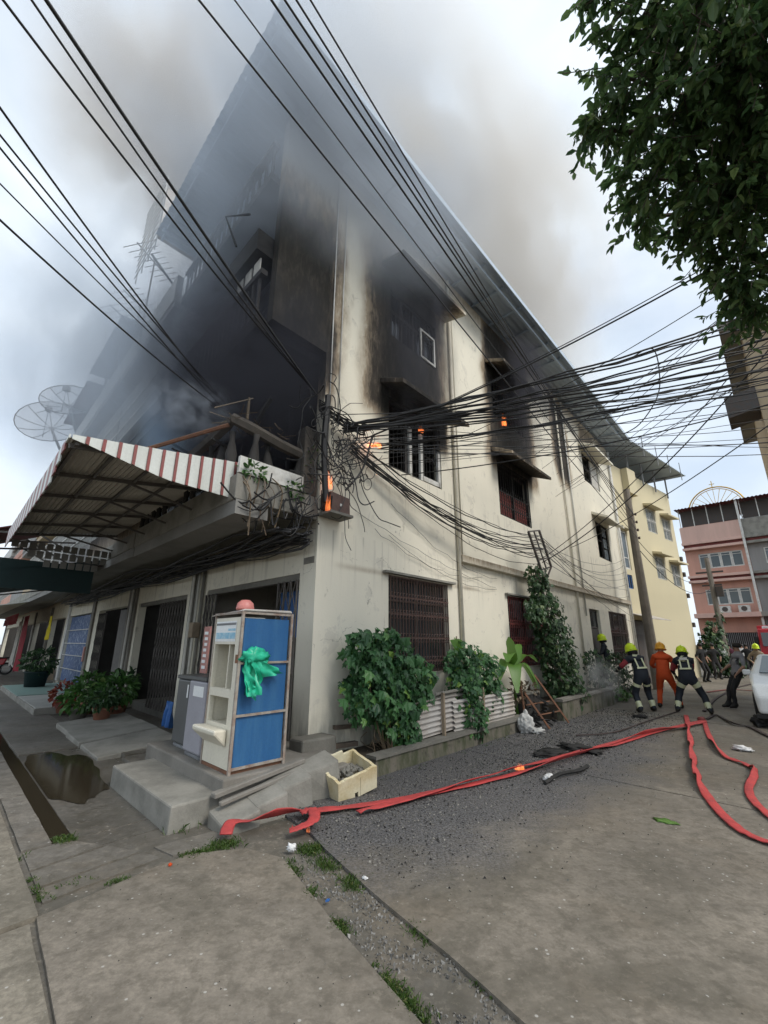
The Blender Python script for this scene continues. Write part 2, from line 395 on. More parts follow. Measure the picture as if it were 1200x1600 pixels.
# ------------------------------------------------------------------ mesh helpers
class MB:
    def __init__(self): self.v = []; self.f = []; self.mi = []
    def add(self, vs, fs, mi=0):
        o = len(self.v); self.v += [tuple(p) for p in vs]
        for q in fs: self.f.append(tuple(i + o for i in q)); self.mi.append(mi)
        return self
    def hexa(self, p, mi=0):          # 8 points: bottom 4 ccw, top 4 ccw
        return self.add(p, [(3, 2, 1, 0), (4, 5, 6, 7), (0, 1, 5, 4), (1, 2, 6, 5), (2, 3, 7, 6), (3, 0, 4, 7)], mi)
    def box(self, x0, x1, y0, y1, z0, z1, mi=0):
        return self.hexa([(x0, y0, z0), (x1, y0, z0), (x1, y1, z0), (x0, y1, z0), (x0, y0, z1), (x1, y0, z1), (x1, y1, z1), (x0, y1, z1)], mi)
    def sbox(self, s0, s1, t0, t1, z0, z1, mi=0, fr=S):
        # same box in the site frame
        return self.hexa([fr(s0, t0, z0), fr(s0, t1, z0), fr(s1, t1, z0), fr(s1, t0, z0), fr(s0, t0, z1), fr(s0, t1, z1), fr(s1, t1, z1), fr(s1, t0, z1)], mi)
    def bar(self, a, b, w, h=None, mi=0, up=(0, 0, 1)):
        h = h or w; a, b = Vector(a), Vector(b); d = (b - a).normalized(); up = Vector(up)
        if abs(d.dot(up)) > .95: up = Vector((1, 0, 0))
        x = d.cross(up).normalized() * w / 2; y = d.cross(x).normalized() * h / 2
        return self.hexa([a - x - y, a + x - y, a + x + y, a - x + y, b - x - y, b + x - y, b + x + y, b - x + y], mi)
    def tube(self, pts, r, n=6, cap=True, mi=0):
        pts = [Vector(p) for p in pts]; k = len(pts); o = len(self.v)
        rr = r if isinstance(r, (list, tuple)) else [r] * k
        d0 = (pts[1] - pts[0]).normalized()
        ref = Vector((0, 0, 1)) if abs(d0.z) < .9 else Vector((1, 0, 0))
        x = d0.cross(ref).normalized()
        for i in range(k):
            d = (pts[min(i + 1, k - 1)] - pts[max(i - 1, 0)])
            d = d.normalized() if d.length > 1e-9 else d0
            x = x - d * x.dot(d)
            x = x.normalized() if x.length > 1e-6 else d.orthogonal().normalized()
            y = d.cross(x)
            for j in range(n):
                a = 2 * math.pi * j / n
                self.v.append(tuple(pts[i] + (x * math.cos(a) + y * math.sin(a)) * rr[i]))
        for i in range(k - 1):
            for j in range(n):
                a, b = o + i * n + j, o + i * n + (j + 1) % n
                self.f.append((a, b, b + n, a + n)); self.mi.append(mi)
        if cap:
            self.f.append(tuple(o + j for j in range(n))[::-1]); self.mi.append(mi)
            self.f.append(tuple(o + (k - 1) * n + j for j in range(n))); self.mi.append(mi)
        return self
    def lathe(self, prof, c=(0, 0, 0), n=16, mi=0, sx=1, sy=1):
        o = len(self.v); c = Vector(c)
        for r, z in prof:
            for j in range(n):
                a = 2 * math.pi * j / n
                self.v.append((c.x + r * math.cos(a) * sx, c.y + r * math.sin(a) * sy, c.z + z))
        for i in range(len(prof) - 1):
            for j in range(n):
                a, b = o + i * n + j, o + i * n + (j + 1) % n
                self.f.append((a, b, b + n, a + n)); self.mi.append(mi)
        self.f.append(tuple(o + j for j in range(n))[::-1]); self.mi.append(mi)
        self.f.append(tuple(o + (len(prof) - 1) * n + j for j in range(n))); self.mi.append(mi)
        return self
    def prism(self, poly, z0, z1, mi=0):
        n = len(poly); vs = [(p[0], p[1], z0) for p in poly] + [(p[0], p[1], z1) for p in poly]
        fs = [tuple(range(n))[::-1], tuple(range(n, 2 * n))] + [(i, (i + 1) % n, n + (i + 1) % n, n + i) for i in range(n)]
        return self.add(vs, fs, mi)
    def ring(self, c, u, v, r, th, n=9, m=4, mi=0):
        c, u, v = Vector(c), Vector(u), Vector(v); w = u.cross(v).normalized(); o = len(self.v)
        for i in range(n):
            a = 2 * math.pi * i / n; rad = u * math.cos(a) + v * math.sin(a)
            for j in range(m):
                b = 2 * math.pi * j / m
                self.v.append(tuple(c + rad * (r + th * math.cos(b)) + w * th * math.sin(b)))
        for i in range(n):
            for j in range(m):
                a, b = o + i * m + j, o + i * m + (j + 1) % m
                c2, d2 = o + ((i + 1) % n) * m + (j + 1) % m, o + ((i + 1) % n) * m + j
                self.f.append((a, b, c2, d2)); self.mi.append(mi)
        return self
    def leaf(self, c, d, nrm, L, W, fold=.25, mi=0):
        d = Vector(d).normalized(); nrm = Vector(nrm); nrm = (nrm - d * nrm.dot(d))
        nrm = nrm.normalized() if nrm.length > 1e-5 else d.orthogonal().normalized()
        x = d.cross(nrm); c = Vector(c); up = nrm * W * fold
        p = [c, c + d * L * .35 + x * W / 2 + up, c + d * L * .75 + x * W * .34 + up * .6, c + d * L - nrm * L * .12,
             c + d * L * .75 - x * W * .34 + up * .6, c + d * L * .35 - x * W / 2 + up]
        return self.add(p, [(0, 1, 2, 3), (0, 3, 4, 5)], mi)
    def build(self, name, mats, parent=None, smooth=False, fix=True):
        me = bpy.data.meshes.new(name); me.from_pydata(self.v, [], self.f)
        ms = mats if isinstance(mats, (list, tuple)) else [mats]
        for q in ms: me.materials.append(MATS[q] if isinstance(q, str) else q)
        if len(ms) > 1: me.polygons.foreach_set('material_index', self.mi)
        if fix and len(self.f) < 60000:
            bm = bmesh.new(); bm.from_mesh(me); bmesh.ops.recalc_face_normals(bm, faces=bm.faces); bm.to_mesh(me); bm.free()
        if smooth: me.polygons.foreach_set('use_smooth', [True] * len(me.polygons))
        me.update()
        o = bpy.data.objects.new(name, me); col.objects.link(o)
        if parent is not None: o.parent = parent
        return o
def tag(o, label=None, cat=None, group=None, kind=None):
    for k, v in (('label', label), ('category', cat), ('group', group), ('kind', kind)):
        if v: o[k] = v
    return o
def thing(name, label, cat, loc=(0, 0, 0), rz=0., group=None, kind=None):
    o = bpy.data.objects.new(name, None); col.objects.link(o)
    o.empty_display_size = .2
    o.location = loc; o.rotation_euler = (0, 0, rz)
    return tag(o, label, cat, group, kind)
def place(o, loc, rz=0.):
    o.location = loc; o.rotation_euler = (0, 0, rz); return o
def bev(o, w=.01, seg=1):
    m = o.modifiers.new('bevel', 'BEVEL'); m.width = w; m.segments = seg; m.limit_method = 'ANGLE'
    return o
def copy_tree(o, parent=None):
    c = o.copy(); col.objects.link(c); c.parent = parent
    for ch in list(o.children): copy_tree(ch, c)
    return c
rnd = random.uniform
def rvec():
    while True:
        v = Vector((rnd(-1, 1), rnd(-1, 1), rnd(-1, 1)))
        if .05 < v.length < 1: return v.normalized()
def sagpts(a, b, sag, n=18):
    a, b = Vector(a), Vector(b); out = []
    for i in range(n + 1):
        u = i / n; p = a.lerp(b, u); p.z -= sag * 4 * u * (1 - u); out.append(p)
    return out
def spline(pts, n=8):
    pts = [Vector(p) for p in pts]; out = []
    for i in range(len(pts) - 1):
        p0, p1, p2, p3 = pts[max(i - 1, 0)], pts[i], pts[i + 1], pts[min(i + 2, len(pts) - 1)]
        for k in range(n):
            t = k / n
            out.append(.5 * ((2 * p1) + (p2 - p0) * t + (2 * p0 - 5 * p1 + 4 * p2 - p3) * t * t + (3 * p1 - p0 - 3 * p2 + p3) * t ** 3))
    out.append(pts[-1]); return out
def wall_holes(mb, fr, u0, u1, z0, z1, holes, d0, d1, mi=0):
    """slab in plane (u,z) between depths d0 (outer) and d1; fr(u,d,z) -> point; holes (u0,u1,z0,z1)"""
    us = sorted({u0, u1, *[h[0] for h in holes], *[h[1] for h in holes]}); us = [u for u in us if u0 <= u <= u1]
    zs = sorted({z0, z1, *[h[2] for h in holes], *[h[3] for h in holes]}); zs = [z for z in zs if z0 <= z <= z1]
    def solid(i, j):
        if not (0 <= i < len(us) - 1 and 0 <= j < len(zs) - 1): return False
        uc, zc = (us[i] + us[i + 1]) / 2, (zs[j] + zs[j + 1]) / 2
        return not any(h[0] < uc < h[1] and h[2] < zc < h[3] for h in holes)
    for i in range(len(us) - 1):
        for j in range(len(zs) - 1):
            if not solid(i, j): continue
            a, b, c, d = us[i], us[i + 1], zs[j], zs[j + 1]
            for dd in (d0, d1): mb.add([fr(a, dd, c), fr(b, dd, c), fr(b, dd, d), fr(a, dd, d)], [(0, 1, 2, 3)], mi)
            if not solid(i - 1, j): mb.add([fr(a, d0, c), fr(a, d1, c), fr(a, d1, d), fr(a, d0, d)], [(0, 1, 2, 3)], mi)
            if not solid(i + 1, j): mb.add([fr(b, d0, c), fr(b, d1, c), fr(b, d1, d), fr(b, d0, d)], [(0, 1, 2, 3)], mi)
            if not solid(i, j - 1): mb.add([fr(a, d0, c), fr(b, d0, c), fr(b, d1, c), fr(a, d1, c)], [(0, 1, 2, 3)], mi)
            if not solid(i, j + 1): mb.add([fr(a, d0, d), fr(b, d0, d), fr(b, d1, d), fr(a, d1, d)], [(0, 1, 2, 3)], mi)
    return mb
GF = lambda t, d, z: S(d, t, z)       # side-wall plane: depth = s
FF = lambda s, d, z: S(s, d, z)       # shop-front plane: depth = t
# ------------------------------------------------------------------ ground, road slabs, pavement
g = MB().add([(-250, -60, -.024), (250, -60, -.024), (250, 400, -.024), (-250, 400, -.024)], [(0, 1, 2, 3)]).build('ground', 'gravel')
tag(g, 'bare gravel and dirt showing between the concrete road slabs', 'ground', kind='structure')
road = thing('road', 'concrete road of large stained slabs in the foreground', 'road', kind='structure')
def slab(poly, mt='road', z=0., name='concrete_slab', parent=road, bottom=-.055):
    n = len(poly); pts = []
    for i in range(n):                       # break the edges so they are not ruler-straight
        a, b = B(*poly[i]), B(*poly[(i + 1) % n]); L = (b - a).length; k = max(1, min(40, int(L / .22)))
        for j in range(k):
            p = a.lerp(b, j / k)
            if j: p += Vector((noise.noise(p * 3.1) * .014, noise.noise(p * 3.1 + Vector((9, 3, 0))) * .014, 0))
            pts.append((p.x, p.y))
    o = MB().prism(pts, bottom, z).build(name, mt, parent)
    return o
slab([(-1.26, -3.06), (-1.14, -2.30), (-1.12, -2.02), (-1.37, -1.64), (-1.73, -1.51), (-2.68, -1.74), (-3.55, -1.92), (-6, -2.5), (-9, -3.2), (-2.33, -3.12)], 'road_near')
slab([(-2.35, -3.14), (-9, -3.25), (-12, -9), (-1.30, -9), (-1.30, -3.10)], 'road_pale', -.004)
slab([(-1.25, -3.05), (-1.25, -9), (6.5, -9), (6.5, -3.05)], 'road_pale', .003)
slab([(6.53, -3.05), (6.53, -9), (13, -9), (13, -3.05)], 'road_pale', 0)
slab([(13.03, -3.05), (13.03, -9), (60, -9), (60, -3.05)], 'road_pale', 0)
edge = [(-1.86, -1.16), (-2.77, -1.36), (-3.38, -1.46), (-3.9, -1.58), (-6, -2.0), (-9, -2.75)]
slab([(-.3, -.9), (-1.5, -1.05)] + edge + [(-9, 2.62), (-.3, 2.66)], 'road')
slab([(-.3, 2.69), (-9, 2.65), (-9, 8.8), (-.3, 8.8)], 'road', -.002)
slab([(-.3, 8.83), (-9, 8.83), (-9, 15), (-.3, 15)], 'road', .002)
for i in range(4): slab([(-.3, 15.03 + i * 9), (-9, 15.03 + i * 9), (-9, 24 + i * 9), (-.3, 24 + i * 9)], 'road', 0)
slab([(-9.03, -2.8), (-20, -3), (-20, 50), (-9.03, 50)], 'road', 0)
slab([(-.3, 51.03), (-40, 51.03), (-40, 90), (-.3, 90)], 'road', 0)
# broken strips where drain, pavement and road meet
for a in ([(-1.06, -3.0), (-.98, -2.2), (-.78, -2.28), (-.84, -3.0)], [(-.80, -3.0), (-.74, -2.3), (-.42, -2.45), (-.5, -3.0)],
          [(-.46, -3.0), (-.38, -2.48), (-.06, -2.66), (-.06, -3.0)], [(-1.02, -2.12), (-.74, -2.18), (-.82, -1.5), (-1.2, -1.55)]):
    slab(a, 'walk', -.012, 'paving_slab')
pave = thing('pavement', 'wet concrete pavement with a narrow drain along the shops', 'pavement', kind='structure')
s0 = -.03
for L in (1.75, 2.0, 1.6, 2.2, 2.0, 2.4, 3, 3, 4, 5, 6):
    slab([(s0, -3.01), (s0, -2.80), (s0 + L - .03, -2.80), (s0 + L - .03, -3.01)], 'walk', rnd(-.006, .004), 'paving_slab', pave); s0 += L
s0 = -.02
for i, L in enumerate((1.45, 2.6, 1.5, 3.2, 3, 4, 5, 6, 7)):
    slab([(s0, -2.63), (s0, -1.98 if i < 1 else -1.6), (s0 + L - .015, -1.98 if i < 1 else -1.6), (s0 + L - .015, -2.63)], 'walk_wet' if i < 2 else 'walk', [-.02, -.022, 0, .0, 0, 0, 0, 0, 0][i], 'paving_slab', pave); s0 += L
slab([(-.35, -2.0), (-.35, -2.58), (-.05, -2.63), (-.05, -1.98)], 'walk_wet', -.02, 'paving_slab', pave)
dr = MB()
dr.sbox(0, 34, -2.80, -2.795, -.05, -.01, fr=B); dr.sbox(0, 34, -2.635, -2.63, -.05, -.024, fr=B)
dr.build('drain_wall', 'concrete_dark', pave)
w = MB()
w.add([B(.0, -2.795, -.0205), B(34, -2.795, -.0205), B(34, -2.635, -.0205), B(0, -2.635, -.0205)], [(0, 1, 2, 3)])
tag(w.build('drain_water', 'puddle_water'), 'thin strip of water lying in the open pavement drain', 'water', kind='structure')
# puddle with a wandering outline
pud = MB(); ring = []
for i in range(64):
    a = 2 * math.pi * i / 64
    r = 1 + .30 * noise.noise(Vector((math.cos(a) * 1.3, math.sin(a) * 1.3, 4)))+ .12 * noise.noise(Vector((math.cos(a) * 4, math.sin(a) * 4, 1)))
    ring.append(B(2.45 + 1.45 * r * math.cos(a), max(-2.62, -2.32 + .42 * r * math.sin(a)), -.0125))
pud.add(ring, [tuple(range(64))])
tag(pud.build('puddle', 'puddle_water'), 'muddy brown puddle on the pavement beside the drain', 'puddle', kind='structure')
pud = MB(); ring = []
for i in range(40):
    a = 2 * math.pi * i / 40
    r = 1 + .3 * noise.noise(Vector((math.cos(a) * 1.5, math.sin(a) * 1.5, 9)))
    ring.append(B(1.9 + 1.5 * r * math.cos(a), -3.12 - .13 * abs(r) + .1 * math.sin(a), .0065))
pud.add(ring, [tuple(range(40))])
tag(pud.build('wet_patch', 'puddle_water'), 'thin wet film at the left kerb joint beside the drain', 'puddle', kind='structure')

# machine platform: two concrete tiers and a rough ramp at the end
pl = thing('concrete_platform', 'two-tier grey concrete platform under the water vending machine', 'platform', B(0, 0, 0), ROTZ)
def chunk(mb, s0, s1, t0, t1, z0, z1, k=.012, fr=S):
    mb.sbox(s0, s1, t0, t1, z0, z1, fr=fr)
    for i in range(len(mb.v) - 8, len(mb.v)):
        p = Vector(mb.v[i]); mb.v[i] = tuple(p + Vector((noise.noise(p * 7), noise.noise(p * 7 + Vector((3, 1, 4))), noise.noise(p * 5) * .6)) * k)
    return mb
bev(chunk(MB(), -.56, 1.42, -2.0, -1.40, -.06, .205).build('lower_step', 'concrete_pale', pl), .018, 2)
bev(chunk(MB(), -.62, 1.75, -1.52, -.02, -.06, .335).build('upper_step', 'concrete', pl), .018, 2)
rp = MB()
for i, (a, b) in enumerate(((-1.66, -1.28), (-1.30, -.95), (-.97, -.62), (-.64, -.2))):
    za, zb = .05 + .19 * i * .4, .11 + .2 * i * .4
    rp.hexa([S(-.63, a, -.06), S(-.63, b, -.06), S(-1.0, b, -.06), S(-1.0 + .05 * i, a, -.06), S(-.63, a, za + .06), S(-.63, b, zb + .07), S(-1.0 + .03 * i, b, zb), S(-1.0 + .05 * i, a, za)])
bev(rp.build('rubble_ramp', 'concrete_pale', pl), .02, 2)
bev(MB().bar(S(-.62, -1.62, .22), S(-.66, -.55, .36), .09, .05).bar(S(-.74, -1.6, .17), S(-.72, -.5, .30), .05, .04).build('edge_strip', 'concrete', pl), .008)
bev(chunk(MB(), -.88, -.60, -.42, .0, -.06, .27, .03).build('end_block', 'concrete', pl), .02, 2)
bev(chunk(MB(), -.30, .02, -.30, .28, .16, .46, .05).build('corner_stone', 'concrete_dark', pl), .03, 2)

# tilted slabs in front of the second shop
tl = thing('tilted_paving', 'two tilted pale paving slabs in front of the second shop', 'paving', B(4.6, -1.2, 0), ROTZ)
for (s0, s1, t0, t1, z0, z1) in ((-1.75, -.62, -.62, .62, .02, .12), (-.58, .48, -.64, .62, .06, .15), (.52, 1.7, -.6, .62, .07, .16)):
    m_ = MB().hexa([S(s0, t0, -.05), S(s0, t1, -.05), S(s1, t1, -.05), S(s1, t0, -.05), S(s0, t0, z0), S(s0, t1, z1), S(s1, t1, z1 + .02), S(s1, t0, z0 + .02)])
    bev(m_.build('paving_slab', 'concrete_pale', tl), .01)
for i, (s0, s1, t0, t1) in enumerate(((1.78, 2.6, -1.55, -.7), (2.65, 3.55, -1.5, -.6), (1.78, 2.7, -.66, -.05))):
    slab([(s0, t0), (s0, t1), (s1, t1), (s1, t0)], 'walk', .03 + .012 * i, 'paving_slab', pave)
st = thing('shop_step', 'pale tiled step outside the blue folding door', 'step', B(8.6, -1.9, 0), ROTZ)
bev(MB().sbox(0, 3.4, .0, 1.85, -.05, .13).build('step_block', 'concrete_pale', st), .012)
MB().sbox(.05, 3.35, .03, 1.82, .132, .145).build('step_tile', 'pale_step', st)
st = thing('shop_step', 'teal tiled step outside the shop with the yellow cloth', 'step', B(12.1, -1.9, 0), ROTZ)
bev(MB().sbox(0, 4.5, .0, 1.85, -.05, .13).build('step_block', 'concrete_pale', st), .012)
MB().sbox(.05, 4.45, .03, 1.82, .132, .145).build('step_tile', 'teal_tile', st)
# ------------------------------------------------------------------ the burning corner shophouse
Z1, Z2, ZR = 3.5, 6.5, 11.0            # first floor, second floor, roof
TE = 18.3                              # end of the side wall
house = thing('corner_shophouse', 'burning three-storey cream corner shophouse with soot-blackened windows', 'building', B(0, 0, 0), ROTZ)
WIN = [(1.66, 3.52, 1.15, 2.82), (6.22, 8.55, 1.12, 2.82), (12.55, 13.7, .25, 2.88), (14.9, 17.4, .9, 2.92),
       (1.66, 3.46, 4.9, 6.42), (6.2, 8.2, 4.95, 6.5), (14.75, 16.5, 5.05, 6.6),
       (1.72, 3.4, 7.9, 9.1), (6.2, 8.2, 7.9, 9.1), (14.1, 16.2, 8.2, 9.5), ]
w = MB()
wall_holes(w, GF, 0, TE, 0, ZR, WIN, 0, .2)
w.build('side_wall', 'cream_wall', house)
w = MB(); wall_holes(w, GF, -1.12, -.001, Z2, ZR, [], 0.002, .18); w.build('wing_wall', 'cream_wall', house)
MB().sbox(4.2, 4.4, .0, TE, 0, ZR).build('party_wall', 'burnt_wall', house)
MB().sbox(.2, 4.2, TE - .2, TE, 0, ZR).build('rear_wall', 'cream_plain', house)
MB().sbox(.2, 4.2, .22, TE - .2, Z1 - .12, Z1 + .1).build('floor_slab', 'burnt', house)
MB().sbox(.2, 4.2, .22, TE - .2, Z2 - .12, Z2 + .1).build('floor_slab', 'burnt', house)
MB().sbox(.2, 4.2, .0, TE - .2, -.05, .30).build('floor_slab', 'concrete_dark', house)
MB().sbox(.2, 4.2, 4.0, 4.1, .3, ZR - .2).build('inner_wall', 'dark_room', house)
# ledge and pipes on the side wall
bev(MB().sbox(-.13, -.002, 4.0, TE + .0, 3.36, 3.52).build('ledge', 'cream_plain', house), .01)
def pipe(pts, r, m='pvc', name='drain_pipe', par=house): return MB().tube([S(*p) for p in pts], r, 8).build(name, m, par, True)
pipe([(-.06, 3.96, .3), (-.06, 3.96, 10.9)], .04, 'pipe_cream'); pipe([(-.04, 4.12, 3.55), (-.04, 4.12, 10.9)], .018, 'pipe_cream')
pipe([(-.06, 11.3, .4), (-.06, 11.3, 10.9)], .035, 'pipe_cream'); pipe([(-.05, 12.05, 2.6), (-.05, 12.05, 10.9)], .03, 'pvc')
pipe([(-.08, TE - .12, .1), (-.08, TE - .12, 10.8)], .06, 'white_frame'); pipe([(-.07, TE - .36, .1), (-.07, TE - .36, 6.8)], .03)
pipe([(-.03, .10, 3.9), (-.03, .10, 10.6)], .012, 'white_frame', 'conduit'); pipe([(-.03, .30, 5.2), (-.03, .34, 10.3)], .010, 'white_frame', 'conduit')

def window(par, fr, u0, u1, z0, z1, d=.09, frame='white_frame', bars=0, rail=(), pane='dark_glass', grille=None, hood=None, missing=(), fw=.055):
    """fr(u, depth, z); depth 0 is the wall face, negative is outside"""
    f = MB()
    def bx(a, b, d0, d1, c, e, m=f):
        m.hexa([fr(a, d0, c), fr(b, d0, c), fr(b, d1, c), fr(a, d1, c), fr(a, d0, e), fr(b, d0, e), fr(b, d1, e), fr(a, d1, e)])
    bx(u0 + .003, u0 + fw, d, d + .06, z0 + .003, z1 - .003); bx(u1 - fw, u1 - .003, d, d + .06, z0 + .003, z1 - .003)
    bx(u0 + fw, u1 - fw, d + .001, d + .059, z0 + .003, z0 + fw); bx(u0 + fw, u1 - fw, d + .001, d + .059, z1 - fw, z1 - .003)
    us = [u0 + (u1 - u0) * (i + 1) / (bars + 1) for i in range(bars)]
    for u in us: bx(u - fw / 2, u + fw / 2, d + .002, d + .058, z0 + fw, z1 - fw)
    for q in rail:
        zz = z0 + (z1 - z0) * q; bx(u0 + fw, u1 - fw, d + .004, d + .056, zz - .02, zz + .02)
    wo = f.build('window', frame, par)
    if pane:
        ed = [u0] + us + [u1]
        for i in range(len(ed) - 1):
            if i in missing: continue
            p = MB(); bx(ed[i] + fw * .6, ed[i + 1] - fw * .6, d + .025, d + .032, z0 + .03, z1 - .03, p); p.build('pane', pane, wo)
    if grille:
        gm = MB(); step, gmat, gd, rows = grille
        n = int((u1 - u0 - .06) / step)
        for i in range(n + 1):
            u = u0 + .03 + (u1 - u0 - .06) * i / n
            bx(u - .006, u + .006, gd, gd + .012, z0 + .01, z1 - .01, gm)
        for zz in [z0 + .02, z1 - .02] + [z0 + (z1 - z0) * q for q in rows]: bx(u0 + .01, u1 - .01, gd + .002, gd + .014, zz - .01, zz + .01, gm)
        X = (fr(1, 0, 0) - fr(0, 0, 0)).normalized(); Zv = Vector((0, 0, 1))
        for q in rows:
            zz = z0 + (z1 - z0) * q
            for i in range(n):
                u = u0 + .03 + (u1 - u0 - .06) * (i + .5) / n
                for k in (-1, 1): gm.ring(fr(u, gd + .006, zz + k * step * .5), X, Zv, step * .40, .006, 8, 3)
        gm.build('window_grille', gmat, wo)
    if hood:
        ov, dz, th, dr_ = hood; h = MB()
        a, b, zz = u0 - ov, u1 + ov, z1 + dz
        if dr_ < 0: bx(a, b, dr_, -.002, zz, zz + th, h)
        h.build('window_hood', par['hoodmat'] if 'hoodmat' in par else 'cream_plain', wo)
    return wo
def hood3(par, fr, u0, u1, zt, out=.62, drop=.30, th=.09, m='cream_wall'):
    """concrete window hood: flat top slab with small cheeks below"""
    h = MB()
    def bx(a, b, d0, d1, c, e):
        h.hexa([fr(a, d0, c), fr(b, d0, c), fr(b, d1, c), fr(a, d1, c), fr(a, d0, e), fr(b, d0, e), fr(b, d1, e), fr(a, d1, e)])
    h.hexa([fr(u0, -out, zt - drop), fr(u1, -out, zt - drop), fr(u1, -.002, zt - .03), fr(u0, -.002, zt - .03),
            fr(u0, -out, zt - drop + th), fr(u1, -out, zt - drop + th), fr(u1, -.002, zt + th), fr(u0, -.002, zt + th)])
    return bev(h.build('window_hood', m, par), .008)
SC = [.16, .42, .70]
# ground floor
wo = window(house, GF, *WIN[0], d=.10, frame='dark_iron', bars=1, rail=(.62, .75), pane='dark_glass', grille=(.085, 'brown_iron', -.03, [.12, .36, .60, .78]))
MB().sbox(-.10, -.002, 1.5, 3.72, 2.84, 2.88).build('window_hood', 'concrete_pale', wo)
wo = window(house, GF, *WIN[1], d=.10, frame='dark_iron', bars=1, rail=(.62,), pane='dark_glass', grille=(.10, 'rust_red', -.03, [.12, .36, .60]))
MB().sbox(-.10, -.002, 6.1, 8.7, 2.84, 2.88).build('window_hood', 'concrete_pale', wo)
MB().sbox(.10, .15, 12.56, 13.69, .26, 2.2).build('side_door', 'dark_iron', house)
wo = window(house, GF, 12.56, 13.69, 2.22, 2.87, d=.1, frame='dark_iron', bars=0, pane='dark_glass')
wo = window(house, GF, *WIN[3], d=.08, frame='dark_iron', bars=2, rail=(.33, .66), pane='dark_glass', grille=(.14, 'brown_iron', -.03, [.3, .6]))
# first floor: burnt out
wo = window(house, GF, *WIN[4], d=.05, frame='burnt', bars=2, rail=(), pane=None, grille=(.12, 'charcoal', .12, [.45]), fw=.06)
sh = MB().sbox(.02, .08, 2.34, 2.42, 4.93, 6.0).sbox(.02, .08, 2.72, 2.80, 4.93, 5.98).sbox(.0, .06, 2.80, 3.40, 4.93, 5.03).sbox(.0, .06, 3.34, 3.42, 4.93, 5.75)
sh.build('scorched_casement', 'white_frame', wo)
hood3(wo, GF, 1.40, 3.78, 6.62)
wo = window(house, GF, *WIN[5], d=.05, frame='burnt', bars=1, pane=None, grille=(.13, 'charcoal', .0, [.2, .45]))
for q in range(2): MB().sbox(.12, .16, 6.25 + .96 * q, 7.17 + .96 * q, 4.97, 5.75).build('lower_panel', 'rust_red', wo)
hood3(wo, GF, 5.9, 8.55, 6.72)
wo = window(house, GF, *WIN[6], d=.05, frame='burnt', bars=1, rail=(.5,), pane=None)
for i in range(3):
    for j in range(2): MB().sbox(.04, .06, 15.72 + .25 * j, 15.94 + .25 * j, 5.12 + .48 * i, 5.52 + .48 * i).build('pane', 'grey_glass', wo)
hood3(wo, GF, 14.4, 16.85, 6.82)
# second floor
wo = window(house, GF, *WIN[7], d=.05, frame='burnt', bars=3, rail=(.6,), pane='dark_glass', missing=(1,), grille=(.12, 'charcoal', .0, [.5]))
MB().sbox(-.03, .03, 2.75, 2.80, 7.92, 8.7).sbox(-.03, .03, 3.28, 3.33, 7.92, 8.7).sbox(-.03, .03, 2.80, 3.28, 7.92, 7.97).sbox(-.03, .03, 2.8, 3.28, 8.65, 8.7).build('scorched_casement', 'white_frame', wo)
hood3(wo, GF, 1.42, 3.85, 9.55, .66, .2)
wo = window(house, GF, *WIN[8], d=.05, frame='burnt', bars=1, pane=None, grille=(.14, 'charcoal', .0, [.5]))
hood3(wo, GF, 5.9, 8.5, 9.5)
wo = window(house, GF, *WIN[9], d=.05, frame='burnt', bars=1, rail=(.5,), pane=None)
MB().sbox(.02, .1, 15.2, 16.1, 8.25, 9.4).build('hanging_sheet', 'cloth_white', wo)
hood3(wo, GF, 13.8, 16.6, 9.72)
for t in (3.2, 9.6): MB().sbox(-.015, .0, t, t + .7, 10.25, 10.6).build('roof_vent', 'concrete_dark', house)

# roof: corrugated sheet with overhang
def corrugated(mb, s0, s1, t0, t1, zf, pitch=.19, amp=.028, along_s=True, nt_=10, fr=S):
    n = int(abs((s1 - s0) / (pitch / 6))); o = len(mb.v)
    for j in range(nt_ + 1):
        t = t0 + (t1 - t0) * j / nt_
        for i in range(n + 1):
            s = s0 + (s1 - s0) * i / n
            z = zf(s, t) + amp * math.sin(2 * math.pi * s / pitch)
            mb.v.append(tuple(fr(s, t, z) if along_s else fr(t, s, zf(t, s) + amp * math.sin(2 * math.pi * s / pitch))))
    for j in range(nt_):
        for i in range(n):
            a = o + j * (n + 1) + i; mb.f.append((a, a + 1, a + n + 2, a + n + 1)); mb.mi.append(0)
    return mb
zroof = lambda s, t: ZR + .10 + .012 * min(t + 2.05, 9) + .01 * s
ro = corrugated(MB(), -1.12, 4.62, -2.06, TE + .3, zroof, .19, .03, True, 12).build('roof', 'metal_sheet', house, True)
pu = MB()
for t in [-1.9 + 1.05 * i for i in range(20)]: pu.bar(S(-1.0, t, zroof(-1, t) - .06), S(4.6, t, zroof(4.6, t) - .06), .05, .07)
pu.build('purlins', 'metal_sheet', ro)
ra = MB()
for s in (-.9, .1, 2.2, 4.2): ra.bar(S(s, -2.0, zroof(s, -2) - .14), S(s, TE, zroof(s, TE) - .14), .06, .09)
ra.build('rafters', 'metal_sheet', ro)
MB().bar(S(-1.13, -2.06, zroof(-1.1, -2)), S(-1.13, TE + .3, zroof(-1.1, TE)), .03, .14).build('eave_trim', 'metal_sheet', ro)

